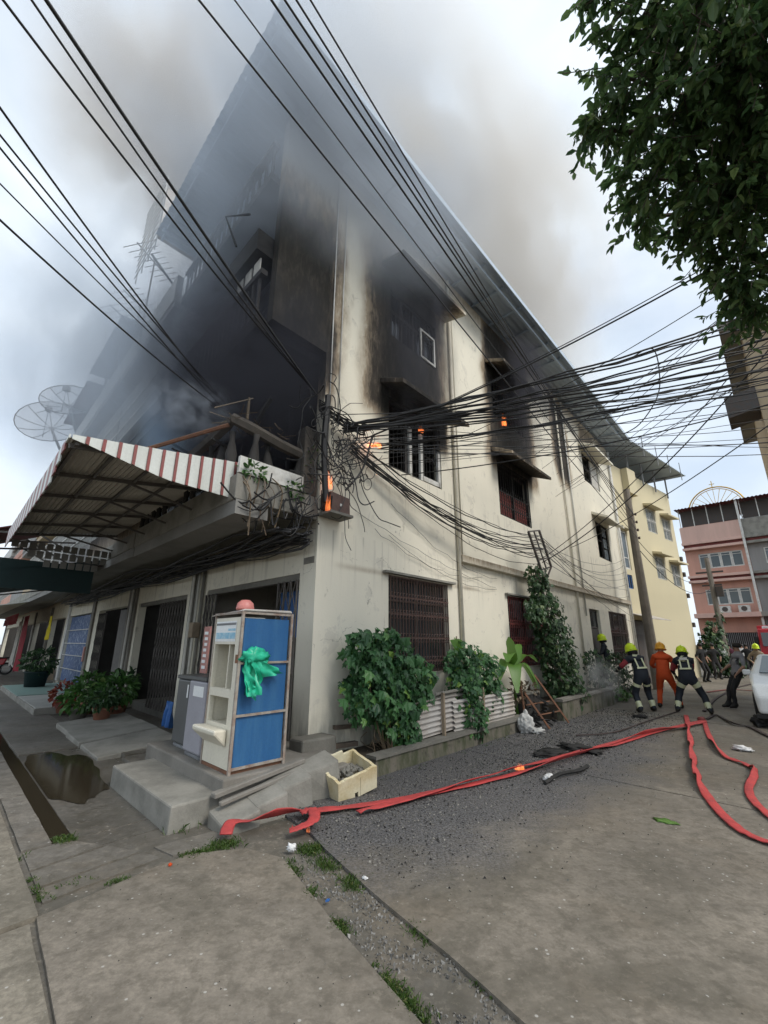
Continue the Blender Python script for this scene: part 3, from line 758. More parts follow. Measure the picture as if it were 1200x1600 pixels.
# shop front: recessed upper walls, balconies
UP = [(.45, 1.9, Z1 + .1, 6.0), (2.3, 3.9, Z1 + .9, 6.0), (.45, 1.9, Z2 + .1, 9.1), (2.3, 3.9, Z2 + .9, 9.1), (.8, 3.6, 9.7, 10.6)]
w = MB(); wall_holes(w, FF, .2, 4.2, Z1, ZR, UP, .0, .18); w.build('front_wall', 'burnt_wall', house)
for (a, b, c, d) in UP[:4]: window(house, FF, a, b, c, d, d=.06, frame='burnt', bars=1, rail=(.7,), pane=None)
ov = 1.3
bal = bev(MB().sbox(.02, 4.38, -ov - .12, .0, Z1 - .02, Z1 + .34).build('balcony', 'concrete_pale', house), .01)
MB().sbox(.02, 4.38, -ov - .10, -.9, Z1 - .22, Z1 - .021).build('edge_beam', 'soffit', bal)
MB().sbox(.06, .12, -1.38, -.2, Z1 + .38, Z1 + .62).build('side_kerb', 'white_frame', bal)
# burnt balustrade with a heavy sagging top rail
rb0 = random.Random(4)
for (s, t) in [(.3 + .32 * i, -1.40) for i in range(13) if i not in (3, 6, 7)] + [(.22, t) for t in (-1.12, -.84, -.30)]:
    m_ = MB().lathe([(.05, 0), (.035, .1), (.085, .35), (.035, .6), (.05, rb0.choice((.72, .72, .5)))], (0, 0, 0), 7); tl_ = Matrix.Rotation(rb0.uniform(-.16, .16), 3, 'X')
    m_.v = [tuple(tl_ @ Vector(v) + S(s, t, Z1 + .34)) for v in m_.v]; m_.build('baluster', 'burnt', bal, True)
for i in range(16):
    a = S(rb0.uniform(.2, 2.6), rb0.uniform(-1.5, -1.1), Z1 + rb0.uniform(.5, 1.25)); d = Vector((rb0.uniform(-1, 1), rb0.uniform(-1, 1), rb0.uniform(-.2, .6))).normalized()
    MB().bar(a, a + d * rb0.uniform(.3, .9), rb0.uniform(.02, .06), rb0.uniform(.02, .05)).build('charred_stick', 'charcoal', bal)
ra = MB()
ra.tube([S(.18, -.2, Z1 + 1.02), S(.18, -.7, Z1 + 1.06), S(.18, -1.2, Z1 + 1.14), S(.26, -1.45, Z1 + 1.22), S(.5, -1.45, Z1 + 1.20), S(1.3, -1.45, Z1 + 1.12), S(4.3, -1.45, Z1 + 1.1)], .085, 6)
ra.build('top_rail', 'scorched', bal)
bev(MB().sbox(.05, .30, -.30, -.02, Z1 + .34, Z1 + 1.5).build('balcony_post', 'scorched', bal), .02)
bal2 = bev(MB().sbox(.19, 4.38, -ov, .0, Z2 - .15, Z2 + .1).build('balcony', 'burnt_wall', house), .01)
rl = MB()
for s in [.3 + .2 * i for i in range(21)]: rl.sbox(s, s + .05, -1.26, -1.22, Z2 + .1, Z2 + .9)
rl.sbox(.19, 4.38, -1.3, -1.18, Z2 + .9, Z2 + 1.0); rl.build('balustrade', 'burnt', bal2)
hb = MB(); hb.sbox(.19, 1.25, -1.42, -.9, Z2 + 1.30, Z2 + 1.72); hb.build('canvas_box', 'charcoal', bal2)
hb = MB(); 
for i in range(3): hb.sbox(.28 + .3 * i, .50 + .3 * i, -1.29, -1.27, Z2 + 1.03, Z2 + 1.27)
hb.build('gap_light_panels', 'cloth_white', bal2)  # pale panels stand in for light showing through the balcony rail
bal3 = bev(MB().sbox(.19, 4.38, -ov, .0, 9.45, 9.62).build('balcony', 'burnt_wall', house), .01)
rl = MB()
for s in [.25 + .25 * i for i in range(17)]: rl.sbox(s, s + .05, -1.26, -1.22, 9.62, 10.3)
rl.sbox(.19, 4.38, -1.3, -1.18, 10.3, 10.38); rl.build('balustrade', 'burnt', bal3)
MB().tube([S(.2, -1.6, 8.35), S(1.0, -1.7, 8.9), S(.6, -1.6, 8.0)], .02, 5).build('bent_rod', 'charcoal', bal3)
# ground floor shop front
def lattice(par, s0, s1, z0, z1, t=-.02, m='gate_iron', step=.16, name='folding_gate'):
    mb = MB(); n = max(1, int((s1 - s0) / step)); k = int((z1 - z0) / .45)
    for i in range(n + 1):
        s = s0 + (s1 - s0) * i / n; mb.sbox(s - .012, s + .012, t - .012, t + .012, z0, z1)
    for i in range(n):
        a, b = s0 + (s1 - s0) * i / n, s0 + (s1 - s0) * (i + 1) / n
        for j in range(k):
            c, d = z0 + (z1 - z0) * j / k, z0 + (z1 - z0) * (j + 1) / k
            mb.bar(S(a, t - .016, c), S(b, t - .016, d), .014, .006); mb.bar(S(b, t - .024, c), S(a, t - .024, d), .014, .006)
    return mb.build(name, m, par)
w = MB(); wall_holes(w, FF, 0.001, 4.4, .0, Z1 - .03, [(.42, 3.85, -.01, 2.7)], -.001, .2); w.build('front_wall_ground', 'cream_plain', house)
MB().sbox(.42, 3.85, .02, .10, 2.6, 2.70).build('door_head', 'concrete_dark', house)
lattice(house, .45, 1.0, .3, 2.6); lattice(house, 3.35, 3.84, .3, 2.6)
MB().sbox(.05, .32, -.012, -.002, 2.82, 2.92).build('name_plate', 'concrete_dark', house)
pipe([(3.98, -.05, .3), (3.98, -.05, 3.4)], .035, 'concrete_dark'); pipe([(4.2, -.06, .3), (4.2, -.06, 3.3)], .03)
bev(MB().sbox(3.92, 4.12, -.2, -.04, 1.75, 2.05).build('meter_box', 'pale_wood', house), .01)
MB().sbox(1.2, 2.2, .8, .95, 1.75, 2.6).build('hanging_banner', 'blue_plastic', house)

# ------------------------------------------------------------------ neighbours in the row
def unit(s0, s1, label, door, wallm='cream_plain', upm='grey_wall', roof=None, rail='white_frame', ztop=9.4):
    W = s1 - s0
    u = thing('row_shophouse', label, 'building', B(s0, 0, 0), ROTZ)
    op = (.5, W - .45)
    w = MB(); wall_holes(w, FF, .003, W - .003, 0, Z1 - .05, [(op[0], op[1], -.01, 2.7)], 0, .2); w.build('front_wall_ground', wallm, u)
    MB().sbox(op[0], op[1], .2, 5, -.05, .18).build('floor', 'concrete_dark', u)
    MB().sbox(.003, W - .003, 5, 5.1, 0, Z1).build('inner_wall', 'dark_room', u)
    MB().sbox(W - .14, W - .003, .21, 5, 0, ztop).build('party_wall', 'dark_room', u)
    MB().sbox(.003, W - .01, -1.42, -.002, Z1 - .02, Z1 + .3).build('balcony', 'concrete_pale', u)
    MB().sbox(.003, W - .01, -1.40, -.95, Z1 - .2, Z1 - .021).build('edge_beam', 'soffit', u)
    hs = [(.5, 1.9, Z1 + .3, 6.0), (2.3, W - .5, Z1 + 1.1, 6.0), (.5, 1.9, Z2 + .2, 8.9), (2.3, W - .5, Z2 + 1, 8.9)]
    w = MB(); wall_holes(w, FF, .003, W - .003, Z1 - .04, ztop, hs, .0, .18); w.build('front_wall', upm, u)
    for (a, b, c, d) in hs: window(u, FF, a, b, c, d, d=.08, frame='white_frame', bars=1, rail=(.7,), pane='dark_glass')
    b2 = MB().sbox(.003, W - .01, -1.3, -.002, Z2 - .1, Z2 + .15).build('balcony', upm, u)
    for zz, bb in ((Z1 + .3, None), (Z2 + .15, b2)):
        r = MB()
        for s in [.06 + .14 * i for i in range(int(W / .14))]: r.sbox(s, s + .02, -1.27, -1.25, zz, zz + 1.9)
        for q in (.0, .5, .9, 1.4, 1.88): r.sbox(.01, W - .01, -1.29, -1.25, zz + q, zz + q + .035)
        r.build('security_bars', rail, u)
    MB().sbox(.003, W - .01, -1.34, -1.2, Z2 + .15, Z2 + .55).build('balcony_wall', upm, u)
    MB().sbox(.003, W - .01, -1.38, -1.22, Z1 + .3, Z1 + .8).build('balcony_wall', upm, u)
    MB().sbox(.003, W - .01, -1.42, -.003, ztop - .05, ztop + .12).build('roof_slab', 'grey_wall', u)
    MB().sbox(.003, W - .01, -1.45, -1.3, ztop + .12, ztop + .85).build('parapet', 'white_frame', u)
    if roof:
        zz, m = roof
        corrugated(MB(), .0, W, -1.75, 3, lambda s, t: ztop + zz + .08 * (t + 1.75), .2, .03, True, 3).build('roof', m, u, True)
        for s in (.1, W - .2): MB().bar(S(s, -1.2, ztop), S(s, -1.2, ztop + zz), .06).build('roof_post', 'gate_iron', u)
    door(u, op)
    return u
def door_gate(u, op):
    lattice(u, op[0], op[0] + 1.75, .18, 2.6, t=.02)
    MB().sbox(op[0], op[1], .04, .1, 2.6, 2.7).build('door_head', 'concrete_dark', u)
    MB().sbox(-.1, .22, -.05, -.002, .2, 3.3).build('pilaster', 'concrete_dark', u)
    MB().tube([S(-.02, -.1, .2), S(-.02, -.1, 3.2)], .03, 6).build('drain_pipe', 'pvc', u)
def door_dark(u, op):
    lattice(u, op[1] - 1.0, op[1], .18, 2.6, t=.02)
    MB().sbox(op[0], op[0] + .9, .03, .08, .18, 2.6).build('folded_shutter', 'gate_iron', u)
    MB().sbox(-.3, .4, -.06, -.002, .2, 3.3).build('pilaster', 'concrete', u)
    MB().tube([S(-.1, -.1, .2), S(-.1, -.1, 3.2)], .035, 6).build('drain_pipe', 'pvc', u)
def door_blue(u, op):
    d = MB(); n = 10
    for i in range(n):
        a = op[0] + (op[1] - op[0]) * i / n; b = op[0] + (op[1] - op[0]) * (i + 1) / n
        o = MB().hexa([S(a, .0 if i % 2 else .09, .19), S(b, .09 if i % 2 else .0, .19), S(b, (.09 if i % 2 else .0) + .03, .19), S(a, (.0 if i % 2 else .09) + .03, .19),
                       S(a, .0 if i % 2 else .09, 2.65), S(b, .09 if i % 2 else .0, 2.65), S(b, (.09 if i % 2 else .0) + .03, 2.65), S(a, (.0 if i % 2 else .09) + .03, 2.65)]).build('door_leaf', 'blue_door', u)
    for z in (.65, 1.15, 1.6, 2.1): d.sbox(op[0], op[1], -.035, -.02, z, z + .025)
    d.build('door_rails', 'white_frame', u)
    MB().sbox(op[1] + .02, op[1] + .38, -.06, -.002, .15, 3.3).build('pilaster', 'white_frame', u)
    MB().sbox(.05, .4, -.06, -.002, .15, 3.3).build('pilaster', 'concrete', u)
    MB().sbox(.25, .45, -.10, -.062, 1.0, 1.5).build('notice', 'paper_red', u)
m_, nt, b = nmat('blue_door')
k = mixc(nt, smooth(nt, noise_n(nt, mapping(nt, objco(nt), (3, 3, 1)), 7, 5, .7), .5, .68), (.035, .08, .20), (.28, .36, .48))
nt.links.new(k, b.inputs['Base Color']); b.inputs['Roughness'].default_value = .5
def door_open(u, op):
    MB().sbox(op[0], op[0] + .5, .03, .08, .18, 2.6).build('folded_shutter', 'gate_iron', u)
    MB().sbox(op[1] + .02, op[1] + .38, -.06, -.002, .15, 3.3).build('pilaster', 'concrete', u)
unit(4.42, 8.85, 'row shophouse with a folding lattice gate, next to the burning corner house', door_gate, roof=None, upm='burnt_wall')
unit(8.87, 13.3, 'grey row shophouse with dark open shutters behind the potted plants', door_dark, roof=(2.2, 'metal_sheet'))
unit(13.32, 18.2, 'row shophouse with a scratched blue folding door', door_blue, roof=(1.9, 'rust_red'))
unit(18.22, 22.6, 'row shophouse with a dark doorway and a yellow cloth', door_open, upm='beige_wall')
unit(22.62, 28, 'row shophouse with red cloth hung across its front', door_open, upm='grey_wall')
unit(28.02, 34, 'far row shophouse at the left edge of the picture', door_open, upm='pink_wall', ztop=7.6)
unit(34.02, 44, 'farthest low shop at the very left edge of the row', door_open, upm='grey_wall', ztop=7.2)

# ------------------------------------------------------------------ yellow building behind
yo, yc = B(0, TE + .12), B(-1.26, 26.12)
yd = (yc - yo).normalized(); YL = (yc - yo).length; yrot = math.atan2(yd.y, yd.x)
yel = thing('yellow_building', 'plain yellow four-storey building beyond the burning house', 'building', yo, yrot)
YF = lambda u, d, z: Vector((u, d, z))
YW = [(3.75, 4.95, 7.45, 8.75), (5.95, 7.1, 7.35, 8.6), (3.95, 5.15, 4.95, 6.15), (6.1, 7.25, 4.75, 5.95), (-.0 + .12, .85, 5.05, 6.95), (.18, .75, 4.15, 4.8), (.2, 1.6, .0, 2.75)]
w = MB(); wall_holes(w, YF, 0, YL, 0, 10.35, YW, 0, .2); w.build('wall', 'yellow_wall', yel)
MB().box(YL - .2, YL, .2, 9, 0, 10.34).build('end_wall', 'yellow_wall', yel)
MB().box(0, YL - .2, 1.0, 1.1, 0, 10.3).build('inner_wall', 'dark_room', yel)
for q in YW[:4]:
    wo = window(yel, YF, *q, d=.06, frame='white_frame', bars=1, rail=(.55,), pane='grey_glass', grille=(.12, 'white_frame', -.02, [.5]))
    hood3(wo, YF, q[0] - .2, q[1] + .25, q[3] + .12, .45, .1, .1, 'yellow_wall')
wo = window(yel, YF, *YW[4], d=.04, frame='white_frame', bars=0, rail=(.3,), pane='grey_glass', fw=.1)
MB().box(.0, 1.0, -.25, -.003, 7.0, 7.1).build('window_hood', 'yellow_wall', wo)
wo = window(yel, YF, *YW[5], d=.04, frame='blue_plastic', bars=1, pane='dark_glass')
MB().box(.2, 1.6, .1, .16, 0, 2.7).build('door', 'gate_iron', yel)
MB().hexa([(-.1, -.9, 2.72), (2.0, -.9, 2.72), (2.0, -.003, 3.0), (-.1, -.003, 3.0), (-.1, -.9, 2.75), (2.0, -.9, 2.75), (2.0, -.003, 3.03), (-.1, -.003, 3.03)]).build('door_canopy', 'zinc', yel)
MB().box(.35, .95, .02, .08, 0, 2.1).build('door_leaf', 'dark_iron', yel)
MB().box(1.3, 2.25, -.32, -.003, 9.0, 10.34).build('shaft', 'yellow_wall', yel)
rf = MB(); corrugated(rf, -.2, YL + .2, -1.05, 5, lambda s, t: 11.35 + .05 * t, .2, .03, True, 3, fr=YF); rf = rf.build('roof', 'metal_sheet', yel, True)
p = MB()
for u in (2.0, 3.8, 5.5, 7.3):
    p.bar((u, -.12, 10.0), (u, -.12, 11.3), .07); p.bar((u, -1.0, 10.9), (u, -1.0, 12.0), .035)
for u in (2.0, 3.8, 5.5, 7.3): p.bar((u, -.95, 11.25), (u, 3, 11.42), .05)
p.build('roof_posts', 'steel_shutter', rf)
p = MB()
for z in (1.4, 2.6, 4.2, 5.4, 6.3): p.box(YL + .0, YL + .22, -.1, .05, z, z + .25)
p.build('cable_brackets', 'dark_iron', yel)

# ------------------------------------------------------------------ pink and grey buildings at the street end
po = Vector((26.98, 35.98, 0)); pa = math.atan2(-LD.y, -LD.x)           # u runs to the right
def far_block(name, label, u0, u1, wm, pm, seed, stacked=True):
    rs = random.Random(seed); W = u1 - u0
    o = thing(name, label, 'building', po - LD * u0, pa)
    w = MB(); wall_holes(w, YF, .003, W - .003, 0, 11.4, [(.9, W - .4, 4.75, 6.0), (.9, W - .4, 7.7, 8.95), (.4, W - .3, -.01, 2.6)], 0, .2); w.build('wall', wm, o)
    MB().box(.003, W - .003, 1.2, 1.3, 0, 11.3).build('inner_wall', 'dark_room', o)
    MB().box(.003, .2, .2, 6, 0, 11.4).build('side_wall', wm, o)
    for z0, z1 in ((4.75, 6.0), (7.7, 8.95)):
        n = 4; ww = (W - 1.3) / n
        for i in range(n): window(o, YF, .9 + ww * i + .003, .9 + ww * (i + 1) - .003, z0, z1, d=.05, frame='white_frame', pane='grey_glass', rail=(.8,), fw=.09)
    for z in (3.72, 6.55, 6.95, 9.3, 9.75):
        bev(MB().box(-.03, W - .01, -.85 if z in (3.72,) else -.5, -.003, z, z + (.35 if z == 3.72 else .2)).build('ledge', pm, o), .01)
    MB().box(.05, W - .05, -.30, -.01, 6.75, 6.95).build('shade_band', 'rust_red', o); MB().box(.05, W - .05, -.3, -.01, 9.5, 9.75).build('shade_band', 'rust_red', o)
    MB().box(.003, W - .003, -.35, -.2, 9.95, 11.3).build('parapet', pm, o)
    for i in range(5):
        u = .1 + (W - .2) * i / 4; MB().bar((u, -.15, 11.3), (u, -.15, 12.9), .06).build('roof_post', 'white_frame', o)
    corrugated(MB(), -.1, W, -.8, 6, lambda s, t: 12.9 + .03 * t, .25, .03, True, 2, fr=YF).build('roof', 'rust_red', o, True)
    MB().box(.1, W - .1, .4, .5, 11.4, 12.85).build('net_screen', 'dark_iron', o)
    sh = MB()
    for i in range(int(W / .12)): sh.box(.4 + i * .12, .44 + i * .12, .05, .1, 0, 2.6) if .44 + i * .12 < W - .3 else None
    sh.build('shutter', 'steel_shutter', o)
    for i in range(2):
        a = MB().box(1.7 + i * 1.2, 2.4 + i * 1.2, -.62, -.3, 4.1, 4.6).build('air_conditioner', 'white_frame', o)
        f = MB(); f.lathe([(.19, 0), (.19, .02)], (0, 0, 0), 14); fo = f.build('fan_grille', 'dark_iron', a); fo.location = (2.05 + i * 1.2, -.625, 4.35); fo.rotation_euler = (math.pi / 2, 0, 0)
    return o
far_block('pink_building', 'salmon pink narrow shophouse at the end of the street', -1.72, 2.5, 'pink_wall', 'pink_pale', 3)
far_block('grey_building', 'grey balconied shophouse right of the pink one', 2.52, 7.0, 'grey_wall', 'concrete_pale', 4)
far_block('grey_building', 'farthest right grey shophouse behind the red fire truck', 7.02, 11.6, 'grey_wall', 'concrete_pale', 5)
MB_ = MB().tube([(0, 0, 0), (0, 0, 9)], .05, 6)
pipe_ = MB().tube([(2.46 + 1.72, -.55, .2), (2.46 + 1.72, -.55, 12.9)], .09, 6)
pb = [o for o in bpy.data.objects if o.name == 'pink_building'][0]
pipe_.build('drain_pipe', 'white_frame', pb)
# low backdrop of houses behind, so the street does not end in nothing
for i, (u, w_, h, m, lab) in enumerate(((-30, 14, 6.5, 'beige_wall', 'low beige house hidden beyond the yellow building'), (13, 12, 9, 'grey_wall', 'grey block right of the street end'))):
    o = thing('back_house', lab, 'building', po - LD * u + RD * 4, pa)
    w = MB(); hs = [(1.2 + 3 * k, 2.8 + 3 * k, z, z + 1.3) for k in range(int(w_ / 3)) for z in (1.2, 4.2)]
    wall_holes(w, YF, 0, w_, 0, h, hs, 0, .2); w.build('wall', m, o)
    for q in hs: window(o, YF, *q, d=.05, bars=1, pane='dark_glass')
    MB().box(0, w_, .21, 8, 0, h - .1).build('body', m, o); MB().box(-.4, w_ + .4, -.5, 8.4, h, h + .15).build('roof', 'rust_red', o)
# gold wheel standing on the pink roof
gw = thing('gold_wheel', 'golden spoked wheel ornament rising above the far roofs', 'ornament', po - LD * .95 + RD * 3.0 + Vector((0, 0, 12.0)), pa)
m_ = MB().ring((0, 0, 1.2), (1, 0, 0), (0, 0, 1), 2.1, .06, 40, 6); m_.ring((0, 0, 1.2), (1, 0, 0), (0, 0, 1), 1.92, .035, 40, 5); m_.build('rim', 'gold', gw, True)
m_ = MB()
for i in range(24):
    a = math.pi * 2 * i / 24; m_.bar((.4 * math.cos(a), 0, 1.2 + .4 * math.sin(a)), (1.95 * math.cos(a), 0, 1.2 + 1.95 * math.sin(a)), .035)
m_.build('spokes', 'gold', gw)
m_ = MB().ring((0, 0, 1.2), (1, 0, 0), (0, 0, 1), .42, .07, 20, 6); m_.bar((0, 0, 3.2), (0, 0, 3.9), .06); m_.bar((-.2, 0, 3.6), (.2, 0, 3.6), .05); m_.build('hub', 'gold', gw)
MB().box(-.6, .6, -.3, .3, -1.2, -.7).bar((-.5, 0, -1), (0, 0, 1.0), .12).bar((.5, 0, -1), (0, 0, 1.0), .12).build('stand', 'gold', gw)

# building corner at the right edge
ro_ = Vector((8.9, 9.3, 0)); rb = thing('beige_building', 'beige wall corner with a dark hood at the right picture edge', 'building', ro_, ROTZ)
# in this frame x = along the street (away), -y = to the right
w = MB(); wall_holes(w, lambda u, d, z: Vector((d, -u, z)), 0, 9, 0, 9.2, [(1.2, 2.6, 4.4, 5.8), (1.2, 2.6, 7.2, 8.4), (4.5, 6.2, 4.4, 5.8)], 0, .2); w.build('front_wall', 'beige_wall', rb)
w = MB(); wall_holes(w, lambda u, d, z: Vector((u, d, z)), .2, 8, 0, 9.2, [(.9, 2.1, 5.0, 6.4), (3.6, 5.0, 4.4, 5.8)], 0, -.2); w.build('side_wall', 'beige_wall', rb)
for q in ((1.2, 2.6, 4.4, 5.8), (1.2, 2.6, 7.2, 8.4), (4.5, 6.2, 4.4, 5.8)): window(rb, lambda u, d, z: Vector((d, -u, z)), *q, d=.05, bars=1, pane='grey_glass')
for q in ((.9, 2.1, 5.0, 6.4), (3.6, 5.0, 4.4, 5.8)):
    wo = window(rb, lambda u, d, z: Vector((u, -d, z)), *q, d=.05, bars=1, pane='grey_glass')
hh = MB().hexa([(-.05, .003, 7.05), (.75, .003, 7.05), (.75, .62, 6.95), (-.05, .62, 6.95), (-.05, .003, 7.6), (.75, .003, 7.6), (.75, .62, 7.5), (-.05, .62, 7.5)])
hh.build('dark_hood', 'dark_iron', rb)
MB().box(-.3, 8.3, -9.3, .4, 9.2, 9.4).build('roof', 'concrete', rb)
MB().box(.2, 8, -9, -8.8, 0, 9.2).box(7.8, 8, -8.8, -.2, 0, 9.2).build('rear_wall', 'beige_wall', rb)
# ------------------------------------------------------------------ striped awning over the pavement
aw = thing('striped_awning', 'white and red striped metal awning over the corner pavement', 'awning', B(0, 0, 0), ROTZ)
za = lambda t: 4.05 - .30 * (-1.3 - t) / 1.95
A0, A1 = .25, 6.2
cor = MB()
n = 60
for i in range(n + 1):
    t = -1.28 - 2.0 * i / n
    for s in (A0, 2.2, 4.2, A1): cor.v.append(tuple(S(s, t, za(t) + .014 * math.cos(i * math.pi))))
for i in range(n):
    for j in range(3): a = i * 4 + j; cor.f.append((a, a + 1, a + 5, a + 4)); cor.mi.append(0)
cor.build('awning_sheet', 'sheet_under', aw)
k = 25
for i in range(k):                       # end valance, cut off slanting at the street end
    ta, tb = -1.24 - 2.0 * i / k, -1.24 - 2.0 * (i + 1) / k
    low = lambda t: max(3.54 + .015 * (-1.24 - t), za(t) - .02 - max(0, (t + 3.24)) * .33) if t < -2.3 else 3.54 + .015 * (-1.24 - t)
    red = i % 2 == 1
    sa = A0 - .02 - (.012 if red else 0)
    wr = .30 if red else 0
    mid = (ta + tb) / 2; wdt = (ta - tb) * (.46 if red else 1.54)
    a, b = mid + wdt / 2, mid - wdt / 2
    MB().hexa([S(sa, a, low(a)), S(sa - .012, b, low(b)), S(sa, b, low(b)), S(sa + .012, a, low(a)), S(sa, a, za(a) + .03), S(sa - .012, b, za(b) + .03), S(sa, b, za(b) + .03), S(sa + .012, a, za(a) + .03)]).build('valance_strip', 'red_stripe' if red else 'white_metal', aw)
for i in range(30):
    sa, sb = A0 + (A1 - A0) * i / 30, A0 + (A1 - A0) * (i + 1) / 30
    MB().sbox(sa + .002, sb - .002, -3.29, -3.275, za(-3.28) - .30 * min(1, i / 4), za(-3.28) + .04).build('valance_strip', 'red_stripe' if i % 2 else 'white_metal', aw)
fr = MB()
for s in [A0 + .12 + (A1 - A0 - .24) * i / 5 for i in range(6)]:
    fr.bar(S(s, -1.3, za(-1.3) - .05), S(s, -3.26, za(-3.26) - .05), .04, .05)
    fr.bar(S(s, -1.3, 3.62), S(s, -2.4, za(-2.4) - .06), .03)
for t in [-1.35, -1.85, -2.3, -2.8, -3.2]: fr.bar(S(A0 + .03, t, za(t) - .045), S(A1, t, za(t) - .045), .035)
fr.build('awning_frame', 'gate_iron', aw)
for row in range(3):                     # lattice screen at the far end
    for c in range(13 - row * 3):
        t0 = -3.2 + .145 * (c + row * 2); z1 = 3.62 - .17 * row
        MB().sbox(A1 - .05, A1 - .03, t0, t0 + .115, z1 - .14, z1).build('lattice_tile', 'soffit', aw)
MB().tube([S(.3, -1.5, 4.62), S(1.6, -2.3, 4.35), S(2.6, -2.9, 4.15)], .03, 6).build('fallen_rail', 'rust', aw)
ga = thing('green_awning', 'dark green canvas awning beyond the striped one', 'awning', B(6.6, 0, 0), ROTZ)
MB().hexa([S(0, -1.3, 3.5), S(0, -3.6, 2.95), S(7, -3.6, 2.95), S(7, -1.3, 3.5), S(0, -1.3, 3.53), S(0, -3.6, 2.98), S(7, -3.6, 2.98), S(7, -1.3, 3.53)]).build('canopy', 'green_awning', ga)
for i in range(22): MB().sbox(.02 + .32 * i, .30 + .32 * i, -3.62, -3.605, 2.72, 2.98).build('valance_strip', 'green_awning', ga)
MB().sbox(0, .03, -3.4, -1.6, 2.7, 3.3).build('end_flap', 'green_awning', ga)
for s in (.1, 3.5, 6.9): MB().bar(S(s, -1.3, 3.4), S(s, -3.58, 2.9), .04).build('frame_bar', 'dark_iron', ga)
ya = thing('pale_awning', 'pale yellow striped awning at the left picture edge', 'awning', B(19, 0, 0), ROTZ)
for i in range(20): MB().hexa([S(.7 * i, -1.4, 3.3), S(.7 * i, -3.4, 2.85), S(.7 * i + .68, -3.4, 2.85), S(.7 * i + .68, -1.4, 3.3), S(.7 * i, -1.4, 3.33), S(.7 * i, -3.4, 2.88), S(.7 * i + .68, -3.4, 2.88), S(.7 * i + .68, -1.4, 3.33)]).build('awning_strip', 'shade_awning' if i % 2 else 'white_metal', ya)
MB().sbox(0, 14, -3.42, -3.40, 2.55, 2.86).build('valance', 'shade_awning', ya)
ra_ = thing('red_awning', 'small red awning flap high behind the striped awning', 'awning', B(9.5, 0, 0), ROTZ)
MB().hexa([S(0, -2.2, 4.9), S(0, -3.5, 4.35), S(3, -3.5, 4.35), S(3, -2.2, 4.9), S(0, -2.2, 4.93), S(0, -3.5, 4.38), S(3, -3.5, 4.38), S(3, -2.2, 4.93)]).build('canopy', 'rust_red', ra_)
fm = MB()
for s in (.05, 1.5, 2.95): fm.bar(S(s, -1.4, 4.6), S(s, -3.45, 4.33), .05); fm.bar(S(s, -1.4, 3.9), S(s, -2.6, 4.5), .04)
fm.build('awning_frame', 'gate_iron', ra_)
# aerials and dishes on the row
def dish(label, c, nrm, r, foot):
    o = thing('satellite_dish', label, 'satellite dish', foot, 0, 'satellite dishes on the row roofs')
    c = Vector(c) - Vector(foot); Rm = Vector(nrm).normalized().to_track_quat('Z', 'Y').to_matrix()
    T = lambda x, y, z: c + Rm @ Vector((x, y, z))
    prof = [(r * q, .34 * r * q * q) for q in (0.02, .25, .5, .75, 1)]; nseg = 28; m = MB()
    for rr, zz in prof:
        for j in range(nseg): a = 2 * math.pi * j / nseg; m.v.append(tuple(T(rr * math.cos(a), rr * math.sin(a), zz)))
    for i in range(len(prof) - 1):
        for j in range(nseg): a, b = i * nseg + j, i * nseg + (j + 1) % nseg; m.f.append((a, b, b + nseg, a + nseg)); m.mi.append(0)
    m.build('reflector', 'mesh_dish', o, True)
    rb_ = MB()
    for j in range(10): a = 2 * math.pi * j / 10; rb_.tube([T(rr * math.cos(a), rr * math.sin(a), zz - .02) for rr, zz in prof], .018, 4)
    rb_.tube([T(r * math.cos(a), r * math.sin(a), .34 * r) for a in [2 * math.pi * j / 24 for j in range(25)]], .022, 4)
    rb_.build('ribs', 'dark_iron', o)
    f = MB()
    for j in range(3): a = 2 * math.pi * j / 3 + .4; f.tube([T(r * .7 * math.cos(a), r * .7 * math.sin(a), .17 * r), T(0, 0, r * .85)], .015, 4)
    f.build('feed_struts', 'dark_iron', o)
    q = T(0, 0, r * .85); MB().box(q.x - .1, q.x + .1, q.y - .1, q.y + .1, q.z - .1, q.z + .12).build('feed_horn', 'dark_iron', o)
    MB().tube([T(0, 0, -.03), T(0, 0, -.25), (0, 0, 0)], .06, 6).build('mast', 'gate_iron', o)
m_, nt, b = nmat('mesh_dish')
tr = nt.nodes.new('ShaderNodeBsdfTransparent'); mx = nt.nodes.new('ShaderNodeMixShader'); mx.inputs[0].default_value = .45
b.inputs['Base Color'].default_value = (.22, .23, .25, 1); b.inputs['Roughness'].default_value = .6
nt.links.new(tr.outputs[0], mx.inputs[1]); nt.links.new(b.outputs[0], mx.inputs[2]); nt.links.new(mx.outputs[0], nt.nodes['Material Output'].inputs[0])
dish('larger of the two grey mesh satellite dishes at the left', B(19.6, -2.0, 11.5), (.35, -.75, .35), 1.35, B(19.3, -1.4, 10.2))
dish('smaller mesh satellite dish behind the larger one', B(16.2, -1.85, 11.35), (.3, -.75, .4), 1.0, B(16.1, -1.4, 10.2))
def aerial(label, s, t, z, h, arms):
    o = thing('television_aerial', label, 'aerial', B(s, t, z), ROTZ + .5, 'television aerials on the row roofs')
    m = MB().tube([(0, 0, -1.2), (0, 0, h)], .022, 5); m.build('mast', 'gate_iron', o)
    m = MB(); m.bar((-.7, 0, h - .1), (.7, 0, h - .1), .025)
    for i in range(arms): x = -.65 + 1.3 * i / (arms - 1); m.bar((x, -.5 + .02 * i, h - .1), (x, .5 - .02 * i, h - .1), .014)
    m.build('elements', 'dark_iron', o)
aerial('television aerial standing just left of the big roof', 7.0, -1.5, 10.6, 2.0, 8)
aerial('television aerial behind the neighbouring parapet', 8.3, -1.4, 10.6, 1.3, 7)
